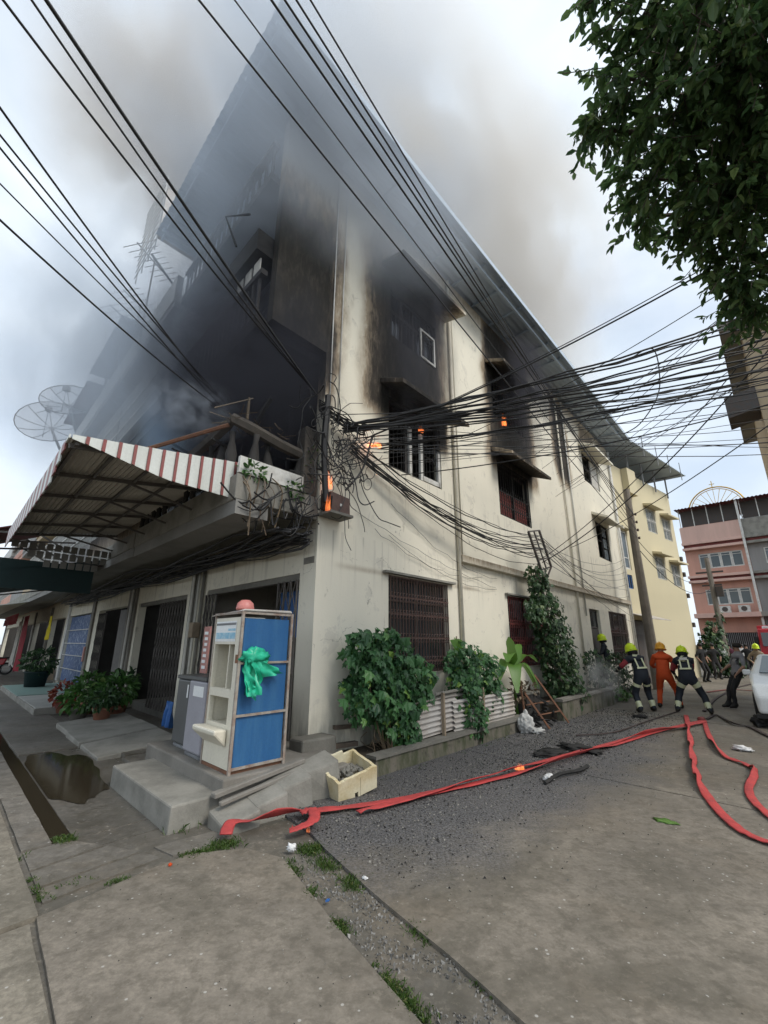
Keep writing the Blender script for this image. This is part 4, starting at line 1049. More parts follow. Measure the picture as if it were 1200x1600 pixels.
aerial('television aerial farthest along the white parapet', 10.4, -1.4, 11.6, 1.1, 6)
rk = thing('wire_rack', 'pale wire rack jutting out beyond the roof edge', 'rack', B(4.7, -2.0, 11.0), ROTZ)
m = MB()
for i in range(12): z = -.1 + .2 * i; m.bar(S(0, -.02, z), S(1.5, -.05, z + .02), .018)
for s in (0, .5, 1.0, 1.5): m.bar(S(s, 0, -.2), S(s, 0, 2.2), .025)
m.build('bars', 'white_frame', rk)
MB().sbox(-.2, .05, .0, 1.1, .2, 1.6).build('side_sheet', 'zinc', rk)
MB().bar(S(.2, 0, -.2), S(.2, 1.2, -1.2), .04).build('bracket', 'gate_iron', rk)

# ------------------------------------------------------------------ things along the shop fronts
wm = thing('water_vending_machine', 'cream water vending machine with blue side panel in a rusty frame', 'vending machine', B(0, 0, .336), ROTZ)
s0, s1, t0, t1, zt = -.50, .16, -1.42, -.74, 1.60
b_ = MB()
def F3(s, d, z): return S(s, t0 + d, z)
wall_holes(b_, lambda u, d, z: F3(u, d, z), s0 + .02, s1, .04, zt, [(s0 + .11, s1 - .03, .82, 1.30), (s0 + .14, s1 - .05, .46, .73)], 0, .05)
b_.sbox(s0 + .02, s1, t0 + .30, t0 + .32, .04, zt); b_.sbox(s1 - .02, s1, t0 + .05, t1, .04, zt); b_.sbox(s0 + .02, s0 + .06, t0 + .05, t0 + .3, .04, zt)
b_.sbox(s0 + .06, s1 - .02, t0 + .05, t0 + .3, zt - .02, zt); b_.sbox(s0 + .06, s1 - .02, t0 + .05, t0 + .3, .74, .80); b_.sbox(s0 + .06, s1 - .02, t0 + .05, t0 + .3, .38, .44)
b_.build('body', 'machine_cream', wm)
MB().sbox(s0 + .27, s0 + .29, t0 + .02, t0 + .3, .82, 1.30).build('divider', 'machine_cream', wm)
tray = MB(); tray.hexa([S(s0 + .10, t0 - .002, .24), S(s0 + .10, t0 - .0, .42), S(s1 - .0, t0 - .0, .42), S(s1 - .0, t0 - .002, .24), S(s0 + .08, t0 - .16, .38), S(s0 + .08, t0 - .16, .43), S(s1 + .01, t0 - .16, .43), S(s1 + .01, t0 - .16, .38)])
bev(tray.build('tray', 'machine_cream', wm), .02, 2)
pn = MB().sbox(s0 + .11, s1 - .03, t0 - .006, t0 - .002, 1.33, 1.56).build('label_panel', 'white_print', wm)
MB().sbox(s0 + .12, s1 - .05, t0 - .010, t0 - .0065, 1.36, 1.43).build('label_picture', 'blue_print', pn)
MB().sbox(s0 + .12, s1 - .04, t0 - .010, t0 - .0065, 1.515, 1.54).build('label_band', 'machine_grey', pn)
MB().sbox(s0 + .12, s0 + .30, t0 - .010, t0 - .0065, 1.45, 1.475).build('label_line', 'blue_print', pn)
for i in range(6): bev(MB().sbox(s0 + .13, s0 + .19 - .02 * (i % 2), t0 + .20, t0 + .30 - .003, .86 + .072 * i, .89 + .072 * i).build('button', 'machine_grey', wm), .004)
MB().tube([S(s0 + .40, t0 + .12, 1.28), S(s0 + .40, t0 + .12, 1.15)], .02, 8).build('spout', 'chrome', wm)
MB().sbox(s0 + .16, s1 - .06, t0 + .28, t0 + .297, .50, .70).build('inner_notice', 'white_print', wm)
MB().sbox(s0 + .0, s1, t0 + .0, t1, -.0, .035).build('plinth', 'rust', wm)
z3 = [.03, .56, 1.10, 1.60]
for i in range(3): MB().sbox(s0 - .006, s0 + .012, t0 + .04, t1 - .03, z3[i] + .012, z3[i + 1] - .012).build('side_panel', 'blue_paint', wm)
f = MB()
for t in (t0 + .0, t1): f.sbox(s0 - .035, s0 - .007, t - .016, t + .016, -.0, 1.66)
for z in (.05, .56, 1.10, 1.645): f.sbox(s0 - .031, s0 - .008, t0 + .016, t1 - .016, z - .012, z + .012)
f.sbox(s0 - .03, s1 + .02, t0 - .02, t0 + .01, 1.635, 1.66); f.sbox(s1 - .0, s1 + .025, t0 - .01, t0 + .015, 0, 1.65)
f.build('cage_frame', 'cage_metal', wm)
bev(MB().hexa([S(s0 - .01, t0 - .01, 1.665), S(s0 - .01, t1 + .02, 1.665), S(s1 + .06, t1 + .02, 1.665), S(s1 + .16, t0 - .02, 1.63), S(s0 - .01, t0 + .02, 1.69), S(s0 - .01, t1 + .0, 1.70), S(s1 + .04, t1, 1.68), S(s1 + .14, t0, 1.645)]).build('lid', 'zinc', wm), .01)
MB().sbox(s0 + .02, s1, t0 + .34, t1 - .01, .05, zt - .02).build('rear_case', 'machine_grey', wm)
MB().sbox(s0 - .02, s0 + .02, t0 + .0 - .03, t0 + .03, 1.10, 1.19).build('lock', 'rust', wm)
def blob(mb, c, sc, seed, amp=.35, freq=2.5, sub=3, rot=None):
    bm = bmesh.new(); bmesh.ops.create_icosphere(bm, subdivisions=sub, radius=1); o = len(mb.v)
    for v in bm.verts:
        p = v.co.copy(); p *= 1 + amp * noise.noise(p * freq + Vector((seed, seed * 2, 3)))
        p = Vector((p.x * sc[0], p.y * sc[1], p.z * sc[2]))
        if rot: p = rot @ p
        mb.v.append(tuple(p + Vector(c)))
    for fc in bm.faces: mb.f.append(tuple(o + v.index for v in fc.verts)); mb.mi.append(0)
    bm.free(); return mb
bag = thing('plastic_bag', 'green plastic bag tied to the blue machine panel', 'bag', B(s0 - .06, -1.28, 1.46), ROTZ)
bag.scale = (1.22, 1.2, 1.22)
mb = MB(); blob(mb, (.03, 0, .04), (.13, .045, .07), 3, .9, 3.2); 
def sheet(mb, pts, nx, amp, seed):
    a, b, c, d = [Vector(p) for p in pts]; o = len(mb.v)
    for j in range(nx + 1):
        for i in range(nx + 1):
            u, v = i / nx, j / nx; p = a.lerp(b, u).lerp(d.lerp(c, u), v)
            p.y += amp * noise.noise(Vector((u * 5 + seed, v * 1.5, seed))) * (.3 + v); p.x += amp * .4 * noise.noise(Vector((u * 3, v * 4, seed + 7)))
            mb.v.append(tuple(p))
    for j in range(nx):
        for i in range(nx): q = o + j * (nx + 1) + i; mb.f.append((q, q + 1, q + nx + 2, q + nx + 1)); mb.mi.append(0)
sheet(mb, [(-.08, -.02, .02), (.08, -.02, .02), (.10, -.03, -.28), (-.06, -.05, -.30)], 10, .10, 2)
sheet(mb, [(-.05, -.03, .02), (.12, -.02, .02), (.33, -.03, -.12), (.05, -.06, -.16)], 10, .10, 5)
sheet(mb, [(-.09, .01, .02), (.02, -.0, .03), (.03, -.02, -.34), (-.05, -.02, -.24)], 10, .08, 9)
mb.build('bag_film', 'green_bag', bag, True)
pk = thing('plastic_bowl', 'small pink plastic bowl upside down on the vending machine', 'bowl', B(-.38, -1.33, 2.02), 0)
MB().lathe([(.10, 0), (.105, .02), (.09, .08), (.05, .115), (.0, .12)], n=18).build('bowl', 'pink_plastic', pk, True)
# two cabinets
def cabinet(name, label, sa, sb, ta, tb, z0, h, m, lid):
    o = thing(name, label, 'cabinet', B((sa + sb) / 2, ta, z0), ROTZ); hs = (sb - sa) / 2
    bev(MB().sbox(-hs, hs, 0, tb - ta, .05, h).build('body', m, o), .025, 3)
    bev(MB().sbox(-hs - .012, hs + .012, -.015, tb - ta + .01, h + .003, h + .05).build('lid', lid, o), .01)
    bev(MB().sbox(-hs + .03, hs - .03, .02, tb - ta - .02, .0, .048).build('base', 'machine_grey', o), .01)
    return o
c = cabinet('lilac_cabinet', 'pale lilac-grey standing cabinet beside the vending machine', .25, .76, -1.42, -.9, .336, .86, 'cabinet_lilac', 'cabinet_dark')
MB().sbox(-.2, .1, -.006, -.002, .68, .80).build('sticker', 'white_print', c)
c = cabinet('dark_cabinet', 'dark grey cabinet left of the lilac one', .84, 1.36, -1.34, -.85, .336, .84, 'cabinet_dark', 'cabinet_dark')
MB().sbox(-.14, -.10, -.006, -.002, .62, .78).build('sticker', 'white_print', c)
po_ = thing('notice_board', 'narrow red and white notice board standing on the cabinets', 'sign', B(1.0, -1.15, 1.25), ROTZ)
bev(MB().sbox(-.10, .10, -.012, .012, 0, .62).build('board', 'paper_red', po_), .003)
for i in range(7): MB().sbox(-.06 + rnd(0, .02), .06 - rnd(0, .03), -.018, -.0125, .06 + .075 * i, .10 + .075 * i).build('printed_line', 'white_print', po_)
# foam box
cr_ = thing('foam_box', 'broken yellowed foam box full of ash beside the ramp', 'box', ground_at(541, 1236), 0)
cr_.rotation_euler = (Matrix.Rotation(R(17), 3, 'X') @ Matrix.Rotation(R(40), 3, 'Z')).to_euler()
fb = MB(); o_ = .27; w_ = .235; h_ = .25
for (a, b, c, d) in ((-o_, o_, -w_, -w_ + .035), (-o_, o_, w_ - .035, w_), (-o_, -o_ + .035, -w_ + .035, w_ - .035), (o_ - .035, o_, -w_ + .035, w_ - .035)):
    n = 12
    for i in range(n):
        if b - a > d - c: x0, x1, y0, y1 = a + (b - a) * i / n, a + (b - a) * (i + 1) / n, c, d
        else: x0, x1, y0, y1 = a, b, c + (d - c) * i / n, c + (d - c) * (i + 1) / n
        hh = h_ + .022 * noise.noise(Vector((x0 * 9, y0 * 9, 1))) + (.05 if (y0 > 0 and x0 < .05 and x0 > -.1) else 0)
        z0 = .0 if not (y0 < 0 and -.08 < x0 < .0) else .06
        fb.box(x0, x1, y0, y1, z0, hh)
fb.box(-o_ + .035, o_ - .035, -w_ + .035, w_ - .035, 0.03, .06)
fb.v = [(x, y, z + .05) for x, y, z in fb.v]
fo = fb.build('box_shell', 'foam', cr_)
blob(MB(), (.05, .1, -.03), (.2, .16, .1), 5, .5, 2, 2).build('stone_wedge', 'concrete_dark', cr_)
ash = MB()
for i in range(120):
    p = Vector((rnd(-.24, .24), rnd(-.16, .16), 0)); p.z = .10 + .07 * (1 - (p.length / .3)) + rnd(0, .02)
    blob(ash, p, (rnd(.012, .035),) * 3, i, .6, 2, 1)
ash.v = [(x, y, z + .05) for x, y, z in ash.v]
ash.build('ash_heap', 'concrete_dark', cr_)
MB().tube([(.03, -.225, .26), (.03, -.225, .0), (.03, -.2, -.0)], .012, 5).build('tie_strap', 'pale_wood', cr_)
# white sack
sk = thing('white_sack', 'dirty white plastic sack slumped at the end of the low wall', 'sack', B(-.95, 4.75, 0), .4)
mb = MB(); blob(mb, (0, 0, .15), (.16, .13, .19), 4, .35, 3.4, 4); blob(mb, (.02, 0, .34), (.045, .045, .08), 8, .3, 3, 3); blob(mb, (.2, -.1, .04), (.14, .1, .05), 11, .7, 3, 3)
mb.build('sack', 'white_sack', sk, True)

# ------------------------------------------------------------------ shop clutter on the left
bk = thing('green_tub', 'dark green round tub with a leafy plant on the teal step', 'plant pot', B(15.2, -1.1, .146), 0)
MB().lathe([(.30, 0), (.36, .45), (.39, .46), (.39, .52), (.33, .52), (.32, .45)], n=18).build('tub', 'green_awning', bk, True)
def leaves(mb, c, rad, n, L, W, shell=.5, droop=.3, up=None):
    c = Vector(c)
    for i in range(n):
        d = rvec(); r = (shell + (1 - shell) * random.random()) ** .7
        p = c + Vector((d.x * rad[0], d.y * rad[1], d.z * rad[2])) * r
        dr = (d + rvec() * .8 + Vector((0, 0, -droop))).normalized(); nr = (d * .6 + Vector((0, 0, .8)) + rvec() * .5)
        l = L * rnd(.65, 1.25); mb.leaf(p, dr, nr, l, W * l / L, rnd(.1, .35))
    return mb
mb = MB(); leaves(mb, (0, 0, .85), (.5, .5, .42), 260, .22, .09); mb.build('foliage', 'leaf_ivy', bk, fix=False)
def potplant(label, s, t, z, kind, rad, h, n, L, group='potted plants in front of the shutters', pot='terracotta'):
    o = thing('potted_plant', label, 'potted plant', B(s, t, z), rnd(0, 6), group)
    MB().lathe([(.13, 0), (.18, .22), (.20, .23), (.20, .28), (.16, .28), (.15, .24)], n=14).build('pot', pot, o, True)
    st_ = MB()
    for i in range(7): a = rnd(0, 6.3); st_.tube([(0, 0, .2), (.1 * math.cos(a), .1 * math.sin(a), h * .6), (rad * .7 * math.cos(a), rad * .7 * math.sin(a), h)], [.015, .01, .005], 4)
    st_.build('stems', 'dead_stem', o)
    mb = MB(); leaves(mb, (0, 0, h), (rad, rad, rad * .85), n, L, L * .5); mb.build('foliage', kind, o, fix=False)
potplant('tall leafy green potted plant by the grey pillar', 6.3, -.75, .04, 'leaf_pot', .34, .62, 230, .17)
potplant('red-leaved potted plant nearest the pale step', 8.4, -1.35, .02, 'leaf_red', .30, .42, 220, .13)
potplant('pale variegated potted plant at the pavement edge', 6.8, -1.35, .02, 'leaf_pot', .34, .46, 230, .16, pot='concrete_dark')
potplant('bright green potted plant behind the red-leaved one', 7.7, -1.0, .02, 'leaf_pot', .36, .58, 240, .17)
potplant('dark leafy potted plant by the shutter post', 7.1, -.45, .04, 'leaf_ivy', .34, .66, 220, .16)
potplant('small green potted plant at the right end of the row of pots', 5.9, -1.1, .08, 'leaf_ivy', .24, .42, 160, .14)
bx_ = thing('cardboard_box', 'open cardboard box beside the white pillar', 'box', B(18.2, -.55, .14), ROTZ)
bev(MB().sbox(0, .7, 0, .45, 0, .45).build('carton', 'pale_wood', bx_), .01); MB().sbox(0, .7, -.2, 0, .44, .455).build('flap', 'pale_wood', bx_)
def cloth(name, label, s, t, ztop, w, h, m, seed):
    o = thing(name, label, 'cloth', B(s, t, ztop), ROTZ)
    mb = MB(); n = 14; q0 = 0
    for side in (0, .008):
        for j in range(n + 1):
            for i in range(n + 1):
                u, v = i / n, j / n
                mb.v.append(tuple(S(w * (u - .5) * (1 - .25 * v * math.sin(seed)), side + .06 * math.sin(u * 14 + seed) * v + .03 * noise.noise(Vector((u * 4, v * 4, seed))), -h * v * (1 + .08 * noise.noise(Vector((u * 5, 0, seed)))))))
        for j in range(n):
            for i in range(n): q = q0 + j * (n + 1) + i; mb.f.append((q, q + 1, q + n + 2, q + n + 1)); mb.mi.append(0)
        q0 = (n + 1) ** 2
    mb.build('drape', m, o, True)
cloth('hanging_cloth', 'yellow cloth hanging beside the white pillar', 19.1, -.5, 2.75, .55, 1.0, 'cloth_yellow', 1)
cloth('hanging_cloth', 'long dark red cloth hanging to the ground', 23.4, -.9, 2.9, 1.8, 2.6, 'cloth_red', 2)
cloth('hanging_cloth', 'red cloth band strung under the pale awning', 26.0, -1.3, 3.0, 6.0, .5, 'cloth_red', 3)
cloth('hanging_cloth', 'white cloth hanging beside the long red one', 25.4, -.9, 2.7, 1.2, 2.2, 'cloth_white', 4)
cloth('hanging_cloth', 'dark blue plastic sheet bunched at the lattice gate foot', 4.2, -.35, .55, .35, .45, 'blue_plastic', 5)
mc = thing('parked_motorcycle', 'dark motorcycle parked at the far left shop', 'motorcycle', B(26.5, -1.6, 0), ROTZ + 1.2)
for y in (-.62, .62):
    w_ = MB().ring((0, y, .3), (0, 1, 0), (0, 0, 1), .26, .05, 18, 6).build('wheel', 'tyre', mc, True)
    MB().ring((0, y, .3), (0, 1, 0), (0, 0, 1), .18, .015, 14, 4).build('rim', 'chrome', w_)
bev(MB().hexa([(-.12, -.5, .5), (.12, -.5, .5), (.12, .3, .45), (-.12, .3, .45), (-.1, -.6, .82), (.1, -.6, .82), (.1, .1, .78), (-.1, .1, .78)]).build('body', 'truck_red', mc), .04, 2)
bev(MB().box(-.11, .11, -.65, .12, .80, .88).build('seat', 'tyre', mc), .03, 2)
MB().tube([(-.3, .42, 1.02), (0, .36, .98), (.3, .42, 1.02)], .018, 6).tube([(0, .36, .98), (0, .62, .3)], .03, 6).build('fork', 'chrome', mc)
bev(MB().box(-.1, .1, .38, .5, .82, 1.0).build('headlamp', 'chrome', mc), .02)
# ------------------------------------------------------------------ low walls, sheets, plants by the side wall
def site_thing(name, label, cat, s, t, z=0, **k): return thing(name, label, cat, B(s, t, z), ROTZ, **k)
m_, nt, b = nmat('mossy')
pgeo = geopos(nt); f = noise_n(nt, mapping(nt, pgeo, (1, 1, .4)), 4, 6, .65)
k = mixc(nt, smooth(nt, f, .4, .65), (.16, .145, .115), (.06, .07, .035)); k = mixc(nt, math_n(nt, 'MULTIPLY', smooth(nt, noise_n(nt, pgeo, 9, 5), .55, .75), .7), k, (.03, .028, .024))
nt.links.new(k, b.inputs['Base Color']); b.inputs['Roughness'].default_value = .9; bump(nt, b, f, .6, .03)
pw = site_thing('low_planter_wall', 'low mossy concrete planter wall below the first window', 'wall', -.80, .55)
def rough_wall(mb, s0, s1, t0, t1, z0, z1a, z1b, n=14):
    for i in range(n):
        a, b = t0 + (t1 - t0) * i / n, t0 + (t1 - t0) * (i + 1) / n
        za_, zb_ = z1a + (z1b - z1a) * i / n, z1a + (z1b - z1a) * (i + 1) / n
        ja, jb = .015 * noise.noise(Vector((a * 2, 1, 2))), .015 * noise.noise(Vector((b * 2, 1, 2)))
        mb.hexa([S(s0 + ja, a, z0), S(s0 + jb, b, z0), S(s1, b, z0), S(s1, a, z0), S(s0 + ja, a, za_ + ja), S(s0 + jb, b, zb_ + jb), S(s1, b, zb_), S(s1, a, za_)])
    return mb
rough_wall(MB(), 0, .14, .0, 4.5, -.06, .20, .22).build('front_face', 'mossy', pw)
rough_wall(MB(), -.03, .17, -.02, 4.52, .205, .245, .265).build('coping', 'concrete_dark', pw)
MB().sbox(.14, .78, .0, 4.45, -.06, .18).build('soil_bed', 'soil', pw)
MB().sbox(.14, .79, 4.36, 4.5, -.06, .22).build('end_face', 'mossy', pw)
cs = site_thing('corrugated_fence', 'rusty corrugated metal sheets standing on the planter wall', 'fence', -.66, 1.5, .26)
def sheetwave(t0, t1, z0, z1, s, tilt, m='zinc'):
    mb = MB(); n = int((z1 - z0) / .0127)
    for i in range(n + 1):
        z = z0 + (z1 - z0) * i / n; w = .022 * math.sin(2 * math.pi * z / .076)
        for t in (t0, t1): mb.v.append(tuple(S(s + w + .05 * z, t, z + tilt * (t - t0))))
    for i in range(n): a = i * 2; mb.f.append((a, a + 1, a + 3, a + 2)); mb.mi.append(0)
    return mb
sheetwave(.0, 1.25, -.0, .52, .0, .03).build('metal_sheet', 'zinc', cs, True)
sheetwave(1.1, 3.35, .0, .47, -.03, .0).build('metal_sheet', 'zinc', cs, True)
sheetwave(.7, 1.5, .50, .62, .02, .03).build('metal_sheet', 'concrete_dark', cs, True)
for t in (.75, 2.05): MB().bar(S(-.06, t, -.1), S(-.02, t + .05, .62), .05, .04).build('stake', 'pale_wood', cs)
p2 = site_thing('low_planter_wall', 'second low concrete planter wall near the side door', 'wall', -1.0, 6.6)
rough_wall(MB(), 0, .14, .0, 4.0, -.06, .42, .38).build('front_face', 'mossy', p2)
rough_wall(MB(), -.03, .16, -.02, 4.02, .40, .46, .44).build('coping', 'concrete', p2)
MB().sbox(.14, .98, .0, 4.0, -.06, .33).build('soil_bed', 'soil', p2)
MB().sbox(.14, .99, 3.86, 4.0, -.06, .40).build('end_face', 'mossy', p2)
p3 = site_thing('rubble_step', 'broken concrete step behind the firefighters', 'step', -.9, 11.0)
chunk(MB(), 0, .9, 0, 2.2, -.05, .28, .05).build('block', 'concrete_dark', p3)

def branchy(mb, base, tips, r):
    for tp in tips:
        b_, t_ = Vector(base), Vector(tp); mid = b_.lerp(t_, .5) + rvec() * .1 * (t_ - b_).length
        mb.tube(spline([b_, mid, t_], 4), [r * (1 - .8 * i / 8) for i in range(9)], 5)
def vleaf(mb, c, d, nr, L):           # lobed vine leaf
    d = Vector(d).normalized(); nr = Vector(nr); nr = nr - d * nr.dot(d); nr = nr.normalized() if nr.length > 1e-4 else d.orthogonal().normalized()
    x = d.cross(nr); c = Vector(c); cup = nr * L * -.12
    pts = [c, c + d * .05 * L + x * .45 * L + cup, c + d * .40 * L + x * .30 * L, c + d * .62 * L + x * .42 * L + cup, c + d * .66 * L + x * .16 * L, c + d * L + cup,
           c + d * .66 * L - x * .16 * L, c + d * .62 * L - x * .42 * L + cup, c + d * .40 * L - x * .30 * L, c + d * .05 * L - x * .45 * L + cup]
    mb.add(pts, [(0, 1, 2), (0, 2, 3, 4), (0, 4, 5, 6), (0, 6, 7, 8), (0, 8, 9)])
rs_ = random.Random(3)
def vine_mass(mb, lobes, n, L, face):
    tot = sum(l[1][0] * l[1][2] for l in lobes)
    for c, rad in lobes:
        for i in range(int(n * rad[0] * rad[2] / tot)):
            d = rvec(); r = (.45 + .55 * random.random()) ** .6 * (1 + .30 * noise.noise(d * 2.3 + Vector(c)))
            p = Vector(c) + Vector((d.x * rad[0], d.y * rad[1], d.z * rad[2])) * r * rnd(.85, 1.12)
            down = (Vector((0, 0, -1)) + rvec() * .7 + Vector(d) * .3).normalized()
            nr = Vector(face) * .9 + Vector((0, 0, .7)) + rvec() * .6
            vleaf(mb, p, down, nr, L * rs_.choice((.4, .6, .75, .9, 1.0, 1.15, 1.4)))
FACE = Vector((0, -1, 0))             # outward from the side wall, in the site frame
vb = site_thing('vine_bush', 'large leafy green vine bush against the wall left of the barred window', 'bush', -.45, 1.1, .15)
mb = MB()
vine_mass(mb, [(S(0, -.38, 1.40), (.40, .28, .34)), (S(.0, .05, 1.30), (.55, .34, .42)), (S(-.05, .45, 1.0), (.55, .36, .42)), (S(-.05, -.2, .85), (.60, .34, .42)), (S(-.05, .25, .52), (.45, .30, .34)), (S(0, .82, .85), (.28, .24, .28)), (S(-.08, .35, .22), (.3, .22, .25))], 1900, .135, FACE)
mb.build('foliage', 'leaf_vine', vb, fix=False)
mb = MB(); branchy(mb, S(-.05, .05, -.15), [S(0, -.4, 1.2), S(0, .1, 1.1), S(-.05, .5, .9), S(-.1, -.2, .7), S(.05, .3, .5), S(-.1, .0, .4)], .022)
for i in range(26): a = Vector(S(rnd(-.1, .15), rnd(-.35, .3), rnd(.0, .5))); mb.tube(spline([a, a + Vector((rnd(-.15, .15), rnd(-.1, .1), -.12)), a + Vector((rnd(-.2, .2), rnd(-.15, .1), -.3))], 3), .005, 4)
mb.build('stems', 'dead_stem', vb)
MB().bar(S(.3, -.75, .38), S(.25, -.35, .36), .07, .05).bar(S(.25, -.85, .16), S(.2, -.4, .15), .08, .06).build('timber_offcut', 'bark', vb)
vb = site_thing('vine_bush', 'leafy green bush between the two barred ground-floor windows', 'bush', -.45, 3.45, .2)
mb = MB()
vine_mass(mb, [(S(0, .0, 1.1), (.52, .30, .38)), (S(-.12, -.3, .65), (.40, .30, .42)), (S(-.25, -.25, .2), (.34, .24, .40)), (S(0, .6, .9), (.55, .28, .42)), (S(0, .8, .45), (.48, .26, .36))], 1500, .12, FACE)
mb.build('foliage', 'leaf_vine', vb, fix=False)
mb = MB(); branchy(mb, S(0, .1, -.1), [S(0, .1, 1.1), S(-.1, -.2, .7), S(0, .6, .9), S(-.2, -.1, .4)], .018); mb.build('stems', 'dead_stem', vb)
cp_ = site_thing('climbing_plant', 'thin climbing plant with yellowing leaf right of the first window', 'plant', -.12, 3.62, .4)
mb = MB(); vine_mass(mb, [(S(0, .0, 1.1), (.08, .06, .32)), (S(0, .05, .5), (.1, .06, .3))], 40, .12, FACE); vleaf(mb, S(-.05, .0, 1.35), (0, 0, -1), FACE, .5); mb.build('foliage', 'leaf_banana', cp_, fix=False)
MB().tube([S(0, 0, -.1), S(0, .03, .7), S(0, 0, 1.4)], .012, 5).build('stems', 'dead_stem', cp_)
bn = site_thing('banana_plant', 'young banana plant with broad yellow-green leaves by the wall', 'banana plant', -.5, 5.3, .25)
MB().tube([S(0, 0, -.1), S(0, .02, .5), S(0, .03, .95)], [.05, .04, .03], 8).build('trunk', 'leaf_banana', bn, True)
def bleaf(tip, wid, sag):
    mb = MB(); a = Vector(S(0, .03, .85)); t_ = Vector(tip); n = 9; side = (t_ - a).cross(Vector((0, 0, 1))).normalized()
    if side.length < .1: side = Vector((1, 0, 0))
    side = (side + Vector((.8, 0, 0)) * (1 if side.x >= 0 else -1) * .6).normalized()
    for i in range(n + 1):
        u = i / n; p = a.lerp(t_, u) + Vector((0, 0, sag * math.sin(u * math.pi))); w = wid * math.sin(math.pi * min(1, .1 + u * .88)) ** .7 * (0 if u < .18 else 1) + .008
        nk = 1 + .25 * noise.noise(Vector((i * 1.7, tip[0] * 5, 2)))
        mb.v += [tuple(p - side * w * nk + Vector((0, 0, .25 * w))), tuple(p), tuple(p + side * w * nk + Vector((0, 0, .25 * w)))]
    for i in range(n): q = i * 3; mb.f += [(q, q + 1, q + 4, q + 3), (q + 1, q + 2, q + 5, q + 4)]; mb.mi += [0, 0]
    mb.build('leaf', 'leaf_banana', bn, True)
for tip, w_, sg in ((S(0, -.12, 1.55), .15, .05), (S(-.1, 1.05, 1.0), .13, .22), (S(-.15, .75, .45), .15, .28), (S(-.2, -.65, 1.05), .13, .24), (S(-.3, -.5, .45), .14, .30), (S(-.45, .25, .5), .14, .28), (S(.05, .45, 1.4), .13, .1), (S(-.1, -.85, .7), .12, .3)): bleaf(tip, w_, sg)
# ivy-grown post with the iron rack on top
iv = site_thing('ivy_covered_post', 'leaning post smothered in dark ivy beside the second window', 'post', -.55, 7.4, 0)
top = Vector(S(.0, -.45, 3.5))
MB().tube([S(0, .55, -.05), S(0, .1, 1.7), top], [.09, .08, .07], 8).build('post', 'pole_concrete', iv)
mb = MB(); lob = []
for i in range(9):
    u = i / 8; c = Vector(S(-.05, .62, .45)).lerp(Vector(S(-.02, -.45, 3.3)), u); w_ = .72 - .38 * u + (.12 if .25 < u < .8 else 0)
    lob.append((c, (w_, w_ * .7, .42)))
lob.append((S(-.05, -.85, 2.45), (.40, .22, .30))); lob.append((S(-.05, .6, .4), (.45, .3, .35)))
vine_mass(mb, lob, 3000, .12, FACE); mb.build('foliage', 'leaf_ivy', iv, fix=False)
rk = thing('iron_rack', 'rusty iron cable rack tilted on top of the ivy-covered post', 'rack', B(-.60, 7.05, 3.5), ROTZ)
rr = MB(); P = lambda u, v: Vector((-.05 - .62 * v + u * .95, -.05, v * .95 + u * .22))
for u in (0, .75): rr.bar(P(u, 0), P(u, .95), .05)
for v in (0, .24, .48, .72, .95): rr.bar(P(0, v), P(.75, v), .035)
rr.bar(P(.37, 0), P(.37, .95), .03); rr.build('rungs', 'dark_iron', rk)
rr = MB().bar(P(.0, 0), (.10, -.05, -.35), .035).bar(P(.75, 0), (.10, -.05, -.35), .035).bar(P(.3, 0), (.1, -.05, -.5), .04); rr.build('stem', 'dark_iron', rk)
# shrubs further along
def shrub(label, s, t, z, lobes, n, L, m='leaf_ivy'):
    o = site_thing('shrub', label, 'shrub', s, t, z, group='shrubs along the side wall'); mb = MB(); vine_mass(mb, lobes, n, L, FACE); mb.build('foliage', m, o, fix=False)
    mb = MB(); branchy(mb, (0, 0, -.15), [Vector(l[0]) for l in lobes], .018); mb.build('stems', 'dead_stem', o)
shrub('wilted shrub against the cream wall left of the side door', -.55, 10.6, .3, [(S(0, 0, .85), (.5, .3, .4)), (S(-.1, .2, .4), (.5, .3, .35))], 420, .10)
shrub('green shrub in front of the helmeted figure at the door', -.75, 12.3, .25, [(S(0, 0, .75), (.55, .35, .5)), (S(-.15, .2, .3), (.55, .35, .35))], 520, .10)
shrub('low weeds by the planter near the firefighters', -1.0, 11.4, .0, [(S(0, 0, .2), (.35, .25, .2))], 160, .09, 'leaf_pot')
shrub('tall shrub at the far corner of the yellow building', -1.9, 26.6, .0, [(S(0, 0, 1.6), (.8, .6, .9)), (S(-.2, .2, .7), (1.0, .7, .6)), (S(-.3, .2, 2.5), (.4, .4, .5))], 900, .22)
shrub('bushy shrub beside the parked things at the street corner', -2.6, 26.9, .0, [(S(0, 0, .6), (.8, .6, .55))], 420, .2)
